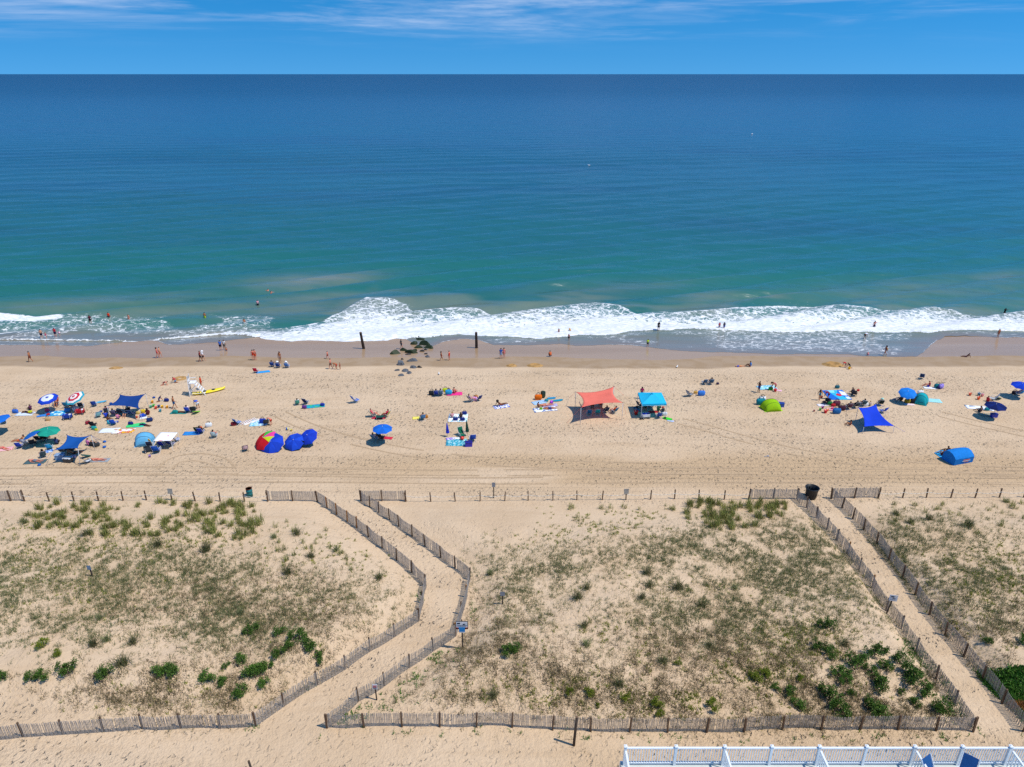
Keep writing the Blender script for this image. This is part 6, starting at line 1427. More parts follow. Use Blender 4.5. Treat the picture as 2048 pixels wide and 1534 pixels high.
# blue sail
sail([S(133.5, 869.5, 1.9), S(182, 870.5, 1.9), S(156, 897, 2.0), S(106, 901, 1.8)], '1d5fae', 'bright blue stretch sail near the front left, on two front poles', [(0, None), (1, None), (2, (159.5, 932)), (3, (88, 933))], [(3, (79, 931)), (1, (209, 895)), (1, (209.5, 884.5))], bow=.13)
P(70, 923, 'supine', 80, 'pink-skinned man lying on his back left of the blue sail', 'p', shorts='6a7886'); towel(71, 924, 2.1, .9, 5, '4a6468', 'slate towel under the man on his back'); seated(87, 914, 40, '3c5058', 'grey chair at the blue sail\'s left pole', 'tanned person lounging by the blue sail\'s left pole', skin='t', shorts='3a2a24', long=True)
towel(94, 903, 1.2, .8, 30, pattern('towel_bw', 'cells', ['3a7cd0', 'e0ecf4'], 8), 'blue and white checked towel over a chair'); chair(101, 898, 20, '2f9cc8', 'turquoise chair behind the blue sail\'s left corner'); P(114, 889, 'sit', 20, 'person in dark cap behind the blue sail', 'd', shirt='3a4a70', shorts='22242c')
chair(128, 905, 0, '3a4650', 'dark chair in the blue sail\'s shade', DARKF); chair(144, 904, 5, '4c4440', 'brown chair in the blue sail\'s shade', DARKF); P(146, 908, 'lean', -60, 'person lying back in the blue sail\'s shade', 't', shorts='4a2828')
cooler(121.5, 918, '7ba0c4', '9cb8d8', 'blue-grey cooler under the blue sail', 10, 1.5); cooler(137, 924, '33383e', 'd4d8da', 'dark cooler with white lid under the blue sail', -8, 1.4); bag(148, 916, 'b8a8c8', 'lilac bag by the white-lidded cooler', 1.0)
P(176.6, 891, 'sit', -30, 'person in pink top behind the blue sail\'s right side', 'l', shirt='d07ab0', shorts='404060'); bag(186, 892, '2c3034', 'black bag right of the blue sail', 1.4); bag(194, 893, '3a3e40', 'charcoal bag farther right of the blue sail', 1.3, 40); board(172.5, 915, 1.0, .5, 50, '22584a', 'dark green board leaning right of the blue sail', tilt=30, z=.25); chair(176.6, 925, -40, 'dfe3e8', 'white chair at the sunbather\'s head', DARKF)
towel(198, 921, 2.1, .8, 4, '9aa0a4', 'grey towel right of the white chair'); P(196, 920.5, 'supine', 85, 'sunbather stretched on the grey towel, feet to the right', 'p', briefs='b04048', bikini='b04048', s=1.0)

# light blue pop-up tent
def popup(px, py, w_, d_, h_, m, label, rz=0, panel=None, skirt=None, text=None, name='beach_tent'):
    """half-dome shelter: sloping back, side walls, arched front rib; opens towards local +Y"""
    p = at(px, py); r = thing(name, p, R(rz), label, 'tent'); n = 12; k = 8
    F = fab(m, .15); X = np.zeros((k + 1, n + 1)); Y = X.copy(); Z = X.copy()
    for i in range(k + 1):
        t = i / k; ph = t * math.pi * 0.62            # from the ground at the back to the front rib
        for j in range(n + 1):
            a = math.pi * j / n
            X[i, j] = -math.cos(a) * w_ / 2 * (0.72 + 0.28 * t); Z[i, j] = math.sin(a) ** 0.75 * h_ * math.sin(min(ph, math.pi / 2)) ** 0.8 * (1 if ph < math.pi / 2 else .97); Y[i, j] = (-math.cos(ph)) * d_ * 0.55
    c_ = ob('canopy', grid_mesh('canopy', X, Y, Z), r, F); sf = c_.modifiers.new('t', 'SOLIDIFY'); sf.thickness = .01
    ribs = [(0.0, k), (0.5, k // 2)]
    for _, i in ribs: MB().poly([(X[i, j], Y[i, j], Z[i, j] + .01) for j in range(n + 1)], .014, n=5).build('pole_rib', DARKF, r)
    fl = MB().box((0, -.05, .015), (w_ * .94, d_ * 1.0, .02)); fl.build('groundsheet', fab(skirt or m), r)
    if panel: MB().box((0, -d_ * .50, h_ * .34), (w_ * .36, .02, h_ * .26), Matrix.Rotation(R(-24), 3, 'X')).build('window_panel', fab(panel), r)
    return r
popup(290.5, 886, 2.1, 1.6, 1.25, '6cb8e0', 'pale blue pop-up tent beside the white flat canopy', 15, panel='2f5f90')
# white flat canopy
r = thing('flat_canopy', at(330, 890), 0, 'white printed sheet stretched flat on four white legs', 'canopy'); o0 = r.location.copy()
cs = [S(321, 864.5, 1.25), S(355.5, 865, 1.25), S(342, 881.5, 1.2), S(306, 882, 1.2)]
g_ = np.linspace(0, 1, 9); U, V = np.meshgrid(g_, g_); Q = [np.array(c - o0) for c in cs]
pt = (Q[0] * ((1 - U) * (1 - V))[..., None] + Q[1] * (U * (1 - V))[..., None] + Q[2] * (U * V)[..., None] + Q[3] * ((1 - U) * V)[..., None]); pt[..., 2] -= .10 * 16 * U * V * (1 - U) * (1 - V)
c_ = ob('sheet', grid_mesh('sheet', pt[..., 0], pt[..., 1], pt[..., 2]), r, pattern('printed_white', 'blotch', ['f2f2f0', 'f2f2f0', 'f2f2f0', 'f2f2f0', 'e07088'], 1.1)); sf = c_.modifiers.new('t', 'SOLIDIFY'); sf.thickness = .012
for c in cs: MB().tube((c - o0) - Vector((0, 0, .01)), Vector((c.x, c.y, hz(c.x, c.y) - .2)) - o0, .025).build('leg', DECKW, r)
chair(301, 893, 15, '2a3450', 'navy chair at the front left leg of the white canopy'); board(302, 892, 1.0, .28, 80, 'e0b020', 'yellow paddle board upright by the white canopy', tilt=70, z=.5); wagon(298, 903, '3a4046', 'grey wagon in front of the pale blue tent', 30); chair(315, 904, 10, '1f58b8', 'bright blue recliner in front of the white canopy', s=1.25); chair(326, 893, 0, '2034a0', 'royal blue chair under the white canopy'); chair(344.6, 891, -20, '1c2c80', 'navy chair at the right edge of the white canopy'); chair(355, 882, -30, pattern('chair_bw', 'stripes', ['3a60c8', 'dde6f4'], 8), 'blue and white striped chair right of the white canopy'); bag(335, 885, '2a2e48', 'dark bag under the white canopy', 1.2); bucket(300, 914.5, '8a6ac0', 'purple bucket alone below the grey wagon')
# ================================================================ SHORE CHAIRS AND MIDDLE GROUPS
seated(546, 733, 0, '2a4a98', 'blue chair at the left of three facing the sea', 'person in dark blue sitting in the left seaside chair', skin='t', shirt='26386a', shorts='22304c'); seated(557.5, 735, 0, '20408c', 'navy chair in the middle of three facing the sea', 'person in white hat in the middle seaside chair', skin='l', shirt='2a4080', shorts='22304c', hat='f2f2f0'); seated(575, 735, 0, '4a7ac0', 'light blue chair set apart at the right of the seaside row', 'person in white hat in the light blue seaside chair', skin='l', shirt='dfe4ea', shorts='8090a8', hat='f0f0f0')
chair(513, 745, 0, 'c02038', 'red chair standing empty above the lifeguard stand'); towel(526, 744, 1.8, 1.0, 25, '2f9ce0', 'bright blue towel right of the empty red chair')
# group of towels with child in red shorts
bag(468, 851, '7a2434', 'dark red bag at the left of the patterned towels', 1.3, 20); chair(477, 848, -30, '3a78c8', 'blue recliner left of the patterned towels'); towel(496, 843, 2.0, .8, 45, pattern('towel_green_red', 'stripes', ['eef0ea', '4a8a60', 'eef0ea', 'c05848'], 1.3), 'white towel with green and red bands'); towel(503, 844, 2.0, .6, 45, 'ece4d8', 'cream towel between two patterned towels'); towel(518, 846, 2.0, 1.6, 8, pattern('towel_paleblue', 'blotch', ['bfe4ec', '7cc4e0', 'e8f4f4', '5a9cd0'], 1.8), 'pale blue patterned blanket by the child in red shorts'); bag(526, 846, '2340a8', 'royal blue bag on the pale blue blanket', 1.6); chair(533, 849, 20, '3a3e44', 'dark folded chair beside the child in red shorts', DARKF); P(542.5, 850, 'bend', 70, 'child in red shorts stooping by the pale blue blanket', 'p', shorts='b83424', s=.85)
# teal towel pair
seated(595, 809, 20, '4a9c88', 'green chair left of the teal fish-shaped towel', 'person in white lounging in the green chair', skin='t', shirt='dfe6e4', shorts='3aa078', s=.9); chair(613, 807, -15, '22305c', 'navy chair just above the teal towel'); towel(630, 812.5, 2.4, 1.0, 12, pattern('towel_tealgreen', 'blotch', ['1fa0c0', '2fb0a0', '1f78b8', '48c070'], 2.0), 'teal and green print towel alone in mid-beach'); bag(609, 817, '6a3a88', 'purple bag at the teal print towel\'s left end', 1.2); bag(645, 812, '2438a0', 'blue bag at the teal print towel\'s right end', 1.1)
# big beach umbrellas lying as wind shelters
umbrella(529, 878, (536, 893), 1.0, 1.38, 30, 225, ['d8242c', 'c81e28'], 'large red umbrella with pink, lime and green gores', depth=.55, accent=['e84898', '48c048', 'c8d828'])
umbrella(543, 885, (545, 896), .85, 1.34, 34, 186, ['2048c8', '1c40b4'], 'largest blue shelter umbrella, overlapping the red one', depth=.5); umbrella(588, 882, (589, 893), .85, 1.14, 32, 186, ['2250d0', '1c42b8'], 'middle blue shelter umbrella of the three', depth=.45); umbrella(616, 872, (612, 886), 1.15, 1.04, 34, 200, ['1c3cb8', '1f44c4'], 'rearmost blue shelter umbrella, at the right of the three', depth=.4)
chair(612, 891, -20, '2c3c30', 'dark green chair in front of the rearmost shelter umbrella', DARKF); towel(611, 879, .7, .5, 10, pattern('towel_flag', 'stripes', ['d83a3a', 'f0f0f0', '2a3a90'], 3), 'red and white towel draped by the dark green chair', lift=.6); P(597, 888, 'sit', 0, 'person half hidden between the blue shelter umbrellas', 't', shirt='d8c090', shorts='303030', s=.8)
chair(491, 901, 25, '26303c', 'lone dark chair left of the red umbrella', DARKF, back=pattern('chair_redwhite', 'stripes', ['a83444', 'e8e8ec'], 7)); ball(575, 860, .17, ['3a68c8', 'e0e8f4', '3a68c8', 'd8d070'], 'small blue ball behind the shelter umbrellas'); bucket(583, 862, 'e0d070', 'pale yellow bucket behind the shelter umbrellas')
r = thing('marker_stick', at(656.5, 776), 0, 'short bent stick standing in the sand, mid-left', 'stick'); MB().poly([(0, 0, -.1), (.02, 0, .35), (-.06, 0, .62)], .025).build('shaft', PILE, r)
# centre
chair(713, 804, -45, '2f6cd0', 'lone blue lounge chair facing right in mid-beach', s=1.15)
seated(748, 833, -70, 'a8a030', 'olive chair at the left of a facing pair', 'person in pink and red at the left of a facing pair', skin='p', shirt='d85868', shorts='303440'); seated(771.6, 834, 70, 'b0a838', 'olive chair at the right of a facing pair', 'person in red at the right of a facing pair', skin='t', shirt='d82850', shorts='a02040')
r = thing('folding_table', at(760, 838), R(10), 'low dark green table between the facing pair', 'table'); MB().box((0, 0, .34), (.9, .6, .03)).build('table_top', fab('1f5048'), r)
for a, b in ((-.4, -.25), (.4, -.25), (-.4, .25), (.4, .25)): MB().tube((a, b, 0), (a * .9, b * .9, .34), .014).build('leg', ALU, r)
towel(757, 836, 1.6, .6, 0, 'b82440', 'crimson towel laid before the facing pair')
umbrella(764.7, 856, (765.5, 874), 1.95, 1.12, 4, 150, ['1f70d8', '1c66c8'], 'single bright blue umbrella over two chairs, left of centre'); seated(751, 880, -30, '4a7c98', 'grey-blue chair under the single blue umbrella', 'person reclining in the grey-blue chair', skin='t', shirt='b0a8c0', shorts='4a90a0'); chair(764, 878, -20, '33383e', 'dark chair at the single blue umbrella\'s pole', DARKF); towel(774, 876, 1.3, .6, -10, 'd03048', 'red towel right of the single blue umbrella'); bag(757, 869, '3a4048', 'black bag behind the grey-blue chair', 1.2)
seated(845, 839, 20, '4a7fb0', 'blue chair left of the white blanket', 'person in tan top in the blue chair, left of the white blanket', skin='t', shirt='c88a4a', shorts='5a6a78'); towel(835, 836, 1.2, .7, 10, 'f0e068', 'pale yellow towel beside the blue chair'); bag(852, 836, 'c08038', 'tan bag right of the blue chair', 1.1)
bag(864, 790, '2c3034', 'black bag at the left of a sitting row', 1.7); seated(873, 791, 0, '2440a0', 'royal blue chair in the sitting row', 'person in blue top in the sitting row', skin='d', shirt='2a3c90', shorts='22284a'); seated(882, 790.5, 0, '587898', 'steel blue chair in the sitting row', 'person in grey top in the sitting row', skin='t', shirt='6880a0', shorts='3a4450'); bag(890.7, 784, 'c8d828', 'lime yellow bag behind the sitting row', 1.5); bag(897.5, 789, '30a0d0', 'bright blue bag in the sitting row', 1.8); P(897.5, 785, 'sit', 0, 'child in blue behind the bright blue bag', 'l', shirt='3a78c8', shorts='3a78c8', s=.7)
towel(909, 788, 2.0, 1.0, 5, 'e83c88', 'hot pink towel at the right of the sitting row'); P(908, 787, 'sit', -20, 'shirtless person on the hot pink towel', 'p', shorts='a03048')
seated(943, 803, -60, '5a5058', 'mauve chair with a pink bag beside it', 'person in lilac top in the mauve chair', skin='p', shirt='b090a8', shorts='6a5a70'); bag(949, 801, 'f0a0e0', 'pale pink bag between two chairs', 1.4); chair(956, 801, 40, '22306c', 'navy chair right of the pale pink bag'); bag(952, 795, 'c88a50', 'tan bag behind the navy chair', 1.0)
P(1001, 811, 'lean', -60, 'dark-haired woman with big hair leaning back on a towel', 'd', suit='8a4838', afro=True); towel(1003, 813.5, 2.0, .9, 20, pattern('towel_bluew', 'blotch', ['f0f2f4', '3a4cc0', 'f0f2f4'], 2.4), 'blue and white towel under the big-haired woman')
towel(916, 836, 2.3, 2.2, 0, pattern('blanket_white', 'blotch', ['f4f6f6', 'f4f6f6', 'a8dce8', 'f4f6f6'], 1.0), 'white square blanket with two people sitting'); P(905, 836, 'sit', 20, 'left sitter on the white square blanket', 't', shirt='d8a0a0', shorts='2f6878', hair='y', s=.9); P(922, 837, 'sit', 10, 'dark-haired right sitter on the white square blanket', 'd', shirt='4a3a34', shorts='3a5a68', long=True, s=.9)
for a, b, l_ in ((911, 841, 'navy bag at the front of the white blanket'), (925, 841.5, 'second navy bag at the white blanket\'s front edge'), (929, 829, 'dark blue bag at the white blanket\'s back corner')): bag(a, b, '22347a', l_, 1.2)
closed_umbrella(896, 873.5, 1.9, '2438b8', 'furled royal blue umbrella at the teal blanket', -.08); closed_umbrella(935.5, 872, 2.15, '12483a', 'furled dark green umbrella at the teal blanket', -.12)
towel(913, 885, 2.3, 1.7, 0, pattern('blanket_teal', 'cells', ['1f98b0', '2fa8bc', '8cd0d8', '1f88a0', 'c8e8e8'], 9), 'teal patterned blanket between two furled umbrellas'); towel(901, 878, 1.0, .5, 10, pattern('towel_purple', 'cells', ['8a60c8', 'e8e0f0'], 9), 'purple print towel at the back of the teal blanket', lift=.05); towel(912, 877.5, .8, .4, 0, 'eef0f0', 'folded white towel behind the teal blanket', lift=.05); ball(924.5, 880, .22, ['e03020', 'e84030'], 'red ball on the teal blanket')
chair(925, 874, -150, '1f7858', 'green chair beside the furled green umbrella', s=1.1); chair(945, 881, 10, '2a50b0', 'tall blue chair right of the furled green umbrella', s=1.2); cooler(937.5, 892, '3a30b0', '2a2490', 'violet-blue cooler at the teal blanket\'s corner', 5, 1.35)
# striped towels left of the coral sail
bag(1076.5, 799, 'f07018', 'bright orange bag left of a dark green board', 1.9); board(1086, 797, 1.25, .65, 85, '245038', 'dark green board standing upright', tilt=75, z=.55); towel(1078, 805, 1.8, 1.0, 25, pattern('towel_pbs', 'stripes', ['a8d0ec', 'f0f4f8', '4a90c8'], 2.4), 'blue and white striped towel below the orange bag'); board(1103, 797, 1.1, .55, 10, '2a90b8', 'blue-teal board nearest the orange bag'); board(1116, 801.5, 1.3, .55, 15, '2090a8', 'teal board nearest the coral sail'); bag(1093, 803, '3a9ca8', 'small teal bag among the towels', 1.0)
towel(1090, 819, 2.9, 1.2, 12, pattern('towel_whiteblue', 'blotch', ['f2f4f4', 'f2f4f4', '3060b0', 'f2f4f4'], 1.4), 'white towel with blue end by the lying woman'); P(1093, 811, 'supine', 100, 'woman in red and white lying on the farther towel', 'p', bikini='e04840', briefs='e8e0e0'); P(1098, 818, 'supine', 100, 'tanned person lying on the nearer white towel', 't', shorts='2a4080'); P(1076, 815, 'sit', -60, 'person sitting at the head of the white towel', 't', suit='7a5848', s=.85); ball(1103, 807, .22, ['c030d0', '7030b0', 'e050e0', '7030b0'], 'purple ball beside the lying woman'); towel(1099, 811, 2.0, .8, 8, pattern('towel_mauve', 'stripes', ['8088c0', 'd8c8d8'], 3), 'mauve striped towel under the woman in red and white'); bag(1082, 819.5, '70b020', 'small green bag on the white towel', .8)
# coral sail
sail([S(1151.5, 784, 2.1), S(1228, 773, 2.35), S(1246, 805.5, 2.3), S(1162, 815, 2.3)], 'ff8672', 'coral pink stretch sail over a circle of chairs', [(0, None), (1, None), (2, None), (3, None)], [(3, (1133, 846)), (2, (1252, 827)), (1, (1247, 790)), (0, (1138, 796))], bow=.12, bags=False)
chair(1178, 829, 0, '2a6c98', 'blue chair at the front left of the coral circle'); chair(1194.6, 828, 0, '2fa0a0', 'teal chair at the front middle of the coral circle'); seated(1210.4, 825, 20, '26344c', 'dark navy chair at the front right of the coral circle', 'dark-clad person in the coral circle', skin='t', shirt='24304a', shorts='202834'); seated(1227, 826, 40, '2c6484', 'blue-grey chair at the coral circle\'s right end', 'person in orange at the coral circle\'s right end', skin='p', shirt='e06830', shorts='d8e0e4')
seated(1184, 814, 180, '6a3030', 'maroon chair under the coral sail', 'person in the maroon chair facing the camera', skin='d', shirt='3a2a2a', shorts='3a2a2a'); seated(1201, 813, 180, 'a02838', 'crimson chair under the coral sail', 'person in pink in the crimson chair', skin='t', shirt='c83058', shorts='8a2040'); chair(1168, 818, -90, '8a3a34', 'rust chair at the left under the coral sail')
# turquoise canopy
def popup_canopy():
    cs = [S(1276, 785, 2.05), S(1323, 785, 2.05), S(1333.5, 807, 2.05), S(1284, 808, 2.05)]
    c = sum(cs, Vector()) / 4; g = hz(c.x, c.y); o0 = Vector((c.x, c.y, g)); r = thing('popup_canopy', o0, 0, 'turquoise square pop-up canopy with a peaked top', 'canopy')
    M_ = mat('canopy_turq', '28c4f0', .7, .06, 1, .2, .2); apex = c - o0 + Vector((0, 0, .62)); Q = [v - o0 for v in cs]
    for k in range(4):
        a, b = Q[k], Q[(k + 1) % 4]; m_ = (a + b) / 2
        X = np.zeros((6, 9)); Y = X.copy(); Z = X.copy()
        for i in range(6):
            t = i / 5
            for j in range(9):
                p = apex.lerp(a.lerp(b, j / 8), t); p.z -= .10 * math.sin(math.pi * t) * (0.5 + .5 * math.sin(math.pi * j / 8)); X[i, j], Y[i, j], Z[i, j] = p
        o = ob('roof_panel', grid_mesh('roof_panel', X, Y, Z), r, M_)
        MB().add([a, b, b - Vector((0, 0, .26)), a - Vector((0, 0, .26))], [(0, 1, 2, 3)]).build('valance', M_, r)
        f = Vector((Q[k].x * .99, Q[k].y * .99, hz(cs[k].x, cs[k].y) - g)); MB().tube(f - Vector((0, 0, .05)), Q[k] - Vector((0, 0, .04)), .03, n=4).build('leg', ALU, r)
        MB().poly([a * .99 - Vector((0, 0, .08)), m_ - Vector((0, 0, .35)), b * .99 - Vector((0, 0, .08))], .014).build('truss', ALU, r)
        MB().lathe([(0, 0), (.13, .01), (.14, .22), (.08, .26), (0, .27)], 8, c=tuple(f)).build('weight_bag', DARKF, r)
    MB().lathe([(0, .12), (.12, .08), (.2, 0)], 4, c=tuple(apex)).build('peak_vent', M_, r)
popup_canopy()
P(1283, 798, 'stand', 0, 'person in magenta shirt behind the turquoise canopy', 'd', shirt='9a2a5a', shorts='2a2a34'); seated(1290, 819, 170, '8a2c30', 'dark red chair under the turquoise canopy', 'person in maroon under the turquoise canopy', skin='t', shirt='6a2030', shorts='3a3a3a'); chair(1281, 814, -60, '3a4048', 'grey chair at the turquoise canopy\'s left leg', DARKF); chair(1300, 817, 10, '384a50', 'slate chair under the turquoise canopy', DARKF)
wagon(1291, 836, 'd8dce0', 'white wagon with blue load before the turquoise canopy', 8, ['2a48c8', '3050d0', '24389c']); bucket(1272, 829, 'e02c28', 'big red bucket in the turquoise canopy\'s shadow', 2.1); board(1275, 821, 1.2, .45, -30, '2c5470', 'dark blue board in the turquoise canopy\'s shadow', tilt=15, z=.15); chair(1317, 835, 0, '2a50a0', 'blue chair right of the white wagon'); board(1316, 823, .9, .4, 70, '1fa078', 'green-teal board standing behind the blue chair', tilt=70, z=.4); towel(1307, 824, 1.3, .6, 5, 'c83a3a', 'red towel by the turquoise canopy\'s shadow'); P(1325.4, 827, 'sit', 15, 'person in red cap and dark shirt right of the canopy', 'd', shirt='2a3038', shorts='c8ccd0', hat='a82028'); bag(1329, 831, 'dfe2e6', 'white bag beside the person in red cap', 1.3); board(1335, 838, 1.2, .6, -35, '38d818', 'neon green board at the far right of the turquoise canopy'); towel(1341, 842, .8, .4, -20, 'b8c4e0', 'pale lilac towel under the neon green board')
# ================================================================ RIGHT GROUPS
chair(1408, 768, 5, '3a5878', 'slate blue chair, left of two seen from behind'); seated(1421, 768, 0, '3c5c7c', 'slate blue chair, right of two seen from behind', 'dark-haired person in the right slate blue chair', skin='t', shirt='2a3440', shorts='22262e'); bag(1435, 769, '3a3050', 'small dark bag right of the two slate chairs', .8)
chair(1380, 792, -60, pattern('chair_bk', 'stripes', ['2a3040', 'd0dcec'], 6), 'white and navy striped recliner below the slate chairs', DARKF); bag(1391, 787, 'd8a850', 'tan bag between recliner and blue pouf', 1.0); bag(1402.4, 791, '3f80d8', 'round light blue pouf bag below the slate chairs', 1.9)
P(1479, 733.5, 'supine', 95, 'child in blue lying at the damp sand edge', 'l', shirt='3a58b0', shorts='d08a58', s=.85); P(1501, 733.5, 'sit', 80, 'person in bright blue shirt sitting at the damp edge', 'd', shirt='2f90e0', shorts='7a4838')
P(1517, 785, 'hips', -70, 'boy in navy trunks standing by the pale blue towel', 'd', shorts='243c8c', s=.95); P(1549.5, 781, 'bend', 70, 'woman with long hair bending over a red bucket', 't', suit='b05060', long=True, hair='b'); towel(1533, 775, 2.4, 1.3, 8, pattern('towel_pale', 'blotch', ['a8e0ec', '5fc0e0', 'e8f6f6'], 2), 'pale aqua towel between boy and bending woman'); bag(1541, 780, '28a040', 'green bag before the pale aqua towel', 1.2); bucket(1550.5, 783, 'e02038', 'red bucket under the bending woman', 1.5); towel(1556, 781, .9, .5, -30, 'e8b8c8', 'small pink towel right of the bending woman')
# lime tent
popup(1541, 817, 2.45, 1.7, 1.2, '9ccc1c', 'lime green half-dome tent with dark lower stripe', 8, skirt='a8d430')
r = bpy.data.objects['beach_tent.001'] if 'beach_tent.001' in bpy.data.objects else None
bag(1521, 809, '1f8a98', 'big teal bag left of the lime tent', 2.3); bag(1524, 802, 'f0f0f0', 'white bundle behind the lime tent', 1.8); cooler(1561, 813, '2858c0', '2048a8', 'blue cooler right of the lime tent', -10, 1.3)
P(1690, 735, 'bend', 60, 'child in red digging at the brown heap', 'p', shirt='c82c38', shorts='402830', s=.75); P(1699, 736, 'kneel', 80, 'child in black kneeling at the brown heap', 't', shirt='22242a', shorts='22242a', s=.8); bucket(1698, 738.5, 'f0c020', 'yellow bucket beside the child in black', 1.4)
# geometric mat
def geo_mat():
    cs = [at(1644, 781.5), at(1684, 780.5), at(1704.5, 799.5), at(1660, 800)]; o0 = sum(cs, Vector()) / 4; r = thing('picnic_mat', o0, 0, 'large blue and aqua geometric picnic mat with red spot', 'picnic mat')
    def q(u, v, z=.03): p = cs[0] * (1 - u) * (1 - v) + cs[1] * u * (1 - v) + cs[2] * u * v + cs[3] * (1 - u) * v; p.z = hz(p.x, p.y) + z; return p - o0
    def piece(nm, uv, c_, z): 
        b_ = MB(); t = [q(u, v, z) for u, v in uv]; bt = [p - Vector((0, 0, .012)) for p in t]; n = len(t)
        b_.add(t + bt, [tuple(range(n)), tuple(range(2 * n - 1, n - 1, -1))] + [(i, n + i, n + (i + 1) % n, (i + 1) % n) for i in range(n)]); b_.build(nm, fab(c_), r)
    piece('ground_cloth', [(0, 0), (1, 0), (1, 1), (0, 1)], '38b8dc', .04)
    piece('corner_panel', [(0, 0), (.22, 0), (.45, 1), (0, 1), (0, .5)], '1f6cd0', .056); piece('corner_panel', [(.75, 0), (1, 0), (1, 1), (.9, 1), (.6, .35)], '2478d8', .056); piece('white_panel', [(.78, .10), (1, .25), (.95, .62), (.72, .55)], 'f0f0ec', .072); piece('white_panel', [(.80, .72), (.97, .72), (.97, .95), (.80, .95)], 'e4f0f0', .072); piece('red_spot', [(.50, .42), (.60, .38), (.72, .46), (.70, .62), (.58, .66), (.48, .56)], 'd83044', .072); piece('light_panel', [(.25, .05), (.55, .05), (.5, .3), (.3, .3)], '8ce0ec', .072)
geo_mat()
P(1638, 801, 'walk', -40, 'girl in teal swimsuit at the left of the geometric mat', 't', suit='2a8ca0', long=True, s=.9); P(1655.5, 798, 'bend', 70, 'person in maroon bending over the geometric mat', 't', shirt='8a2c48', shorts='5a2438', s=.95); bucket(1643, 796, 'e04838', 'red bucket between girl and mat', 1.1); bag(1674, 776.5, '2a6c78', 'dark teal bag behind the geometric mat', 1.2)
chair(1649, 808, 40, '3a2c40', 'plum chair at the front of the geometric mat', DARKF); chair(1655, 806, -30, '283038', 'charcoal chair at the front of the geometric mat', DARKF); towel(1645, 810, 1.4, .6, 10, 'e6e4ee', 'white towel below the plum chair'); bag(1659, 810, '1f7840', 'green bag below the geometric mat', 1.3); bag(1672.6, 811, '6a3848', 'wine-coloured bag below the geometric mat', 1.8); bag(1666, 813, 'c02c34', 'red bag left of the wine-coloured bag', 1.1)
for a, b, c_, l_, k in ((1645, 817, '8a3090', 'purple bucket in the toy scatter', 1.3), (1640, 821, '40a030', 'green bucket in the toy scatter', 1.2), (1650.7, 826, 'e02838', 'red bucket in the toy scatter', 1.7), (1655, 822, 'f0a020', 'orange bucket in the toy scatter', 1.1), (1664, 819, 'e84890', 'pink bucket in the toy scatter', 1.2), (1628, 823, '902838', 'maroon bucket left of the toy scatter', .9)): bucket(a, b, c_, l_, k)
board(1661, 820, 1.0, .5, -25, 'e8a0b8', 'pink board in the toy scatter'); bag(1672.6, 827, '2f6ca8', 'steel blue bag at the end of the toy scatter', 2.0); bag(1683, 820.5, '4a2838', 'dark maroon bag right of the toy scatter', 1.8); bag(1716, 782, 'c83030', 'small red bag right of the sitting cyclist', .7)
P(1706, 789, 'squat', 30, 'dark-haired person crouching right of the geometric mat', 'd', shirt='3a3440', shorts='b04858'); chair(1708, 791, -30, '38363c', 'dark low chair behind the crouching person', DARKF)
seated(1696, 817, 0, '5a3848', 'maroon chair at the royal sail\'s left', 'person in dark red at the royal sail\'s left', skin='t', shirt='6a2838', shorts='2a2a30'); seated(1709, 815, 10, '2c343c', 'charcoal chair behind the royal sail', 'dark-clad person behind the royal sail', skin='d', shirt='2a3038', shorts='2a3038'); seated(1724.6, 811, 0, '34505a', 'slate chair behind the royal sail', 'person in grey behind the royal sail', skin='t', shirt='8a98a0', shorts='3a3a40'); P(1740, 812, 'sit', 10, 'blond child behind the royal sail', 'l', shirt='c8b0a0', shorts='8a9098', hair='y', s=.8); bag(1731, 812, 'e0e4e4', 'white bag behind the royal sail', 1.3); seated(1759.5, 810, -10, '22302c', 'black chair at the royal sail\'s right', 'person in pale green hat by the royal sail', skin='t', shirt='24382c', shorts='2a2a2a', hat='a8d8c8'); chair(1764, 825, 20, '2446b0', 'blue chair at the right side of the royal sail')
sail([S(1716.4, 815, 1.9), S(1752, 808, 1.95), S(1789, 852.5, .9), S(1728, 853.5, .9)], '1a4ae0', 'royal blue stretch sail tied low toward the camera', [(0, None), (1, None), (2, None), (3, None)], [(3, (1720, 865)), (2, (1809, 863)), (0, (1693, 821)), (1, (1768, 812))], bow=.10, bags=False)
P(1701, 851, 'sit', 60, 'child in red and dark swimwear sitting left of the royal sail', 't', suit='9a3838', s=.8, long=True)
umbrella(1815.6, 785, (1812, 806), 1.5, 1.05, 22, 205, ['1f7cd8', '2484e0'], 'light blue umbrella beside the teal cabana'); chair(1789.6, 803, 30, '2a3850', 'navy chair left of the light blue umbrella'); P(1803, 802, 'sit', 20, 'tanned person sitting under the light blue umbrella', 'd', shorts='8a6038'); bag(1814, 806, '8a7820', 'olive bag under the light blue umbrella', 1.5); bag(1827, 806, '24282c', 'black bag in front of the teal cabana', 1.8); bag(1832, 803, 'd82048', 'crimson bag in front of the teal cabana', 1.0); towel(1818, 809, 1.2, .5, -10, 'e8d4d8', 'pale pink towel before the light blue umbrella'); towel(1824, 802, 1.1, .6, 10, 'eef0f0', 'white towel by the teal cabana door')
popup(1841, 806, 1.55, 1.3, 1.35, '1fb0b8', 'small teal cabana tent between umbrella and aqua mat', -35, panel='156070', skirt='1f9cb0')
towel(1862, 801, 2.3, 1.2, -12, 'a0dce0', 'pale aqua mat right of the teal cabana'); bag(1840, 788, 'f0f0f0', 'white bundle behind the teal cabana', 1.5)
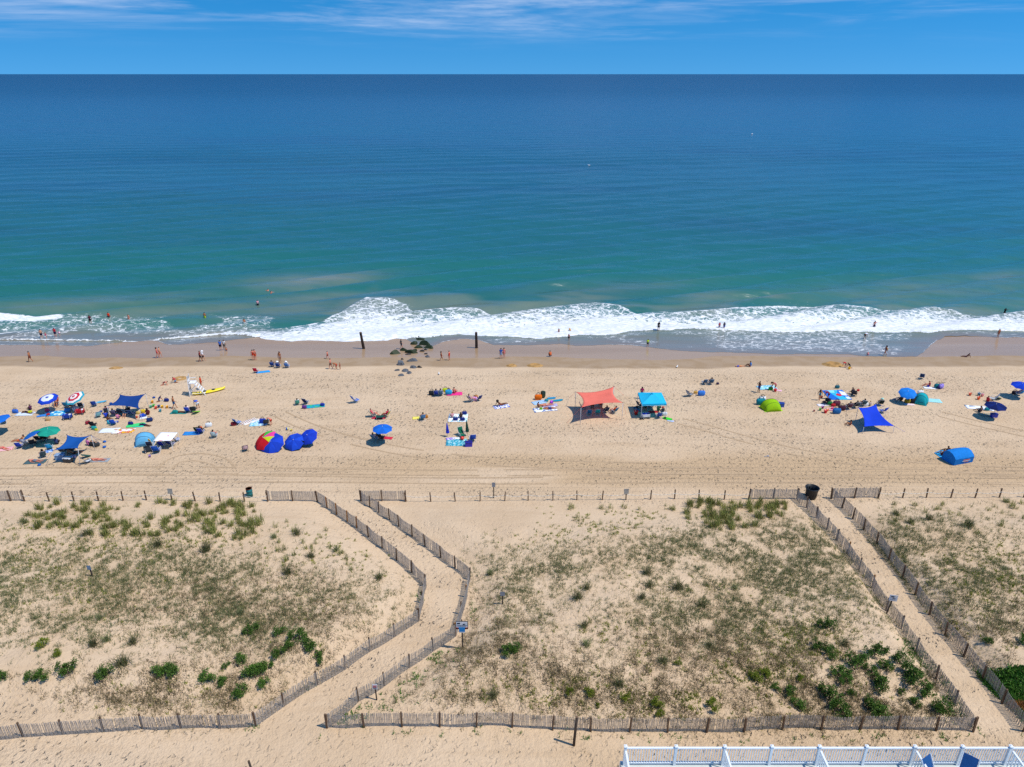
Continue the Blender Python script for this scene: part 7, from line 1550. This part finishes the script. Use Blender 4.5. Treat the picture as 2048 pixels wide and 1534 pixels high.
chair(1843, 757, -30, '24406c', 'lone dark blue chair at the right, near the damp sand'); P(1858, 774, 'sit', 60, 'person in blue and red on a white towel', 'p', shirt='a82848', shorts='2850c0'); towel(1860, 776, 1.6, .7, -10, 'e8ecf0', 'white towel under the person in blue and red'); bag(1874, 776, '1f7880', 'teal bag right of the white towel', 1.7); bag(1881, 777, '9a88d8', 'lavender bag beside the teal bag', 1.8, 30); bag(1878, 778, '22285c', 'navy bag between teal and lavender bags', 1.2)
umbrella(2044, 769.5, (2040, 790), 1.8, 1.2, 5, 200, ['1848d0', '143cb8'], 'royal blue umbrella cut by the right edge'); seated(2036, 790, 10, '2f80b8', 'blue chair under the cut-off royal umbrella', 'person in lilac under the cut-off royal umbrella', skin='t', shirt='a898c0', shorts='2c3a60'); bag(2028, 788, '3a3038', 'dark bag under the cut-off royal umbrella', 1.3)
for a, b, c_, l_ in ((1939.4, 791, 'e06848', 'coral bucket left in the sand at the right'), (1956.5, 799, 'f06020', 'orange bucket above the long white towel'), (1964, 793, 'f0a0a8', 'pink bucket beyond the orange bucket'), (1957, 791, '5a88a8', 'grey-blue bucket beyond the orange bucket')): bucket(a, b, c_, l_, 1.5)
chair(1984, 800, 60, 'c8ccd0', 'white chair behind the navy umbrella'); P(1974, 803, 'sit', -70, 'person in red behind the navy umbrella', 't', shirt='b82434', shorts='8a2030', s=.85); board(1996, 798, 1.4, .7, 40, '8a9c70', 'khaki board behind the navy umbrella', tilt=20, z=.2)
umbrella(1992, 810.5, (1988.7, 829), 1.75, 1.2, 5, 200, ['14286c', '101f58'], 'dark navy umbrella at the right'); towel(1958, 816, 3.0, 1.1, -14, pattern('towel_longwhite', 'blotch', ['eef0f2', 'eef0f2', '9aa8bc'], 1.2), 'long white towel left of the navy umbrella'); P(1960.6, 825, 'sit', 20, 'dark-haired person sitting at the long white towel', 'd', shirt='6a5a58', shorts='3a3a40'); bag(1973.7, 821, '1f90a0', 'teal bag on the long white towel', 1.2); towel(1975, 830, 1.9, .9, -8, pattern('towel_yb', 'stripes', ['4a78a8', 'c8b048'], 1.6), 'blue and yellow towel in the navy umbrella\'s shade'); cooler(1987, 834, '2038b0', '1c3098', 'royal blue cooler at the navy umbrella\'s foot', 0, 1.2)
# big blue tent
def box_tent(px, py, rz):
    """sun shelter with an upright printed back wall, arched roof and open mouth"""
    p = at(px, py); r = thing('beach_tent', p, R(rz), 'bright blue boxy beach tent nearest the dune rope, with orange print', 'tent')
    w_ = 1.25; prof = [(-.75, 0.0), (-.80, .72), (-.62, 1.02), (-.30, 1.26), (.10, 1.34), (.45, 1.25), (.70, 1.08)]
    F = fab('1f84d8', .15); n = 10
    def row(y, z): return [(-w_ + 2 * w_ * j / n, y, z - .10 * (2 * j / n - 1) ** 2 * (z > .8) + .02 * math.sin(j * 2.1 + y * 5)) for j in range(n + 1)]
    b_ = MB(); vs = row(*prof[0]) + row(*prof[1]); b_.add(vs, [(j, j + 1, n + 2 + j, n + 1 + j) for j in range(n)]); bw = b_.build('back_wall', fab('1c78c8', .1), r, True)
    b_ = MB(); vs = []
    for y, z in prof[1:]: vs += row(y, z)
    b_.add(vs, [(k * (n + 1) + j, k * (n + 1) + j + 1, (k + 1) * (n + 1) + j + 1, (k + 1) * (n + 1) + j) for k in range(len(prof) - 2) for j in range(n)]); b_.build('roof', F, r, True)
    for s_ in (-1, 1):
        vs = [(s_ * w_, y, max(0, z - .10 * (z > .8))) for y, z in prof] + [(s_ * (w_ + .02), .85, 0)]
        MB().add(vs, [tuple(range(len(vs)))]).build('side_wall', F, r)
        MB().poly([(s_ * w_, .85, 0), (s_ * w_, .70, 1.0), (s_ * w_ * .5, .70, 1.07), (0, .70, 1.10)], .014, n=5).build('pole_rib', DARKF, r)
    for c_, z_, x_, h_ in (('e0703c', .50, .85, .07), ('cdd6dc', .38, 1.05, .06), ('c86838', .27, .6, .05)): MB().box((.25, -.80 - .02, z_), (x_, .012, h_)).build('printed_line', fab(c_), bw)
    MB().box((0, .05, .015), (2.4, 1.6, .02)).build('groundsheet', fab('1c6cc0'), r)
    t = [(-1.2, .86, .03), (1.2, .86, .03), (.3, 2.3, .05), (-1.0, 2.0, .05)]; b2 = [(x, y, z - .015) for x, y, z in t]
    MB().add(t + b2, [(0, 1, 2, 3), (7, 6, 5, 4)] + [(i, 4 + i, 4 + (i + 1) % 4, (i + 1) % 4) for i in range(4)]).build('front_mat', fab('38a8e0'), r)
    return r
box_tent(1914, 921, 17)
P(1887, 912, 'sit', 30, 'shirtless person at the blue tent\'s mouth, left of two', 't', shorts='8a3a30'); P(1895, 907, 'sit', 20, 'dark-haired person at the blue tent\'s mouth, right of two', 'd', shirt='503830', shorts='3a2a28')
toy(1533, 913, '6088b0', 'small grey-blue spade alone near the dune rope')
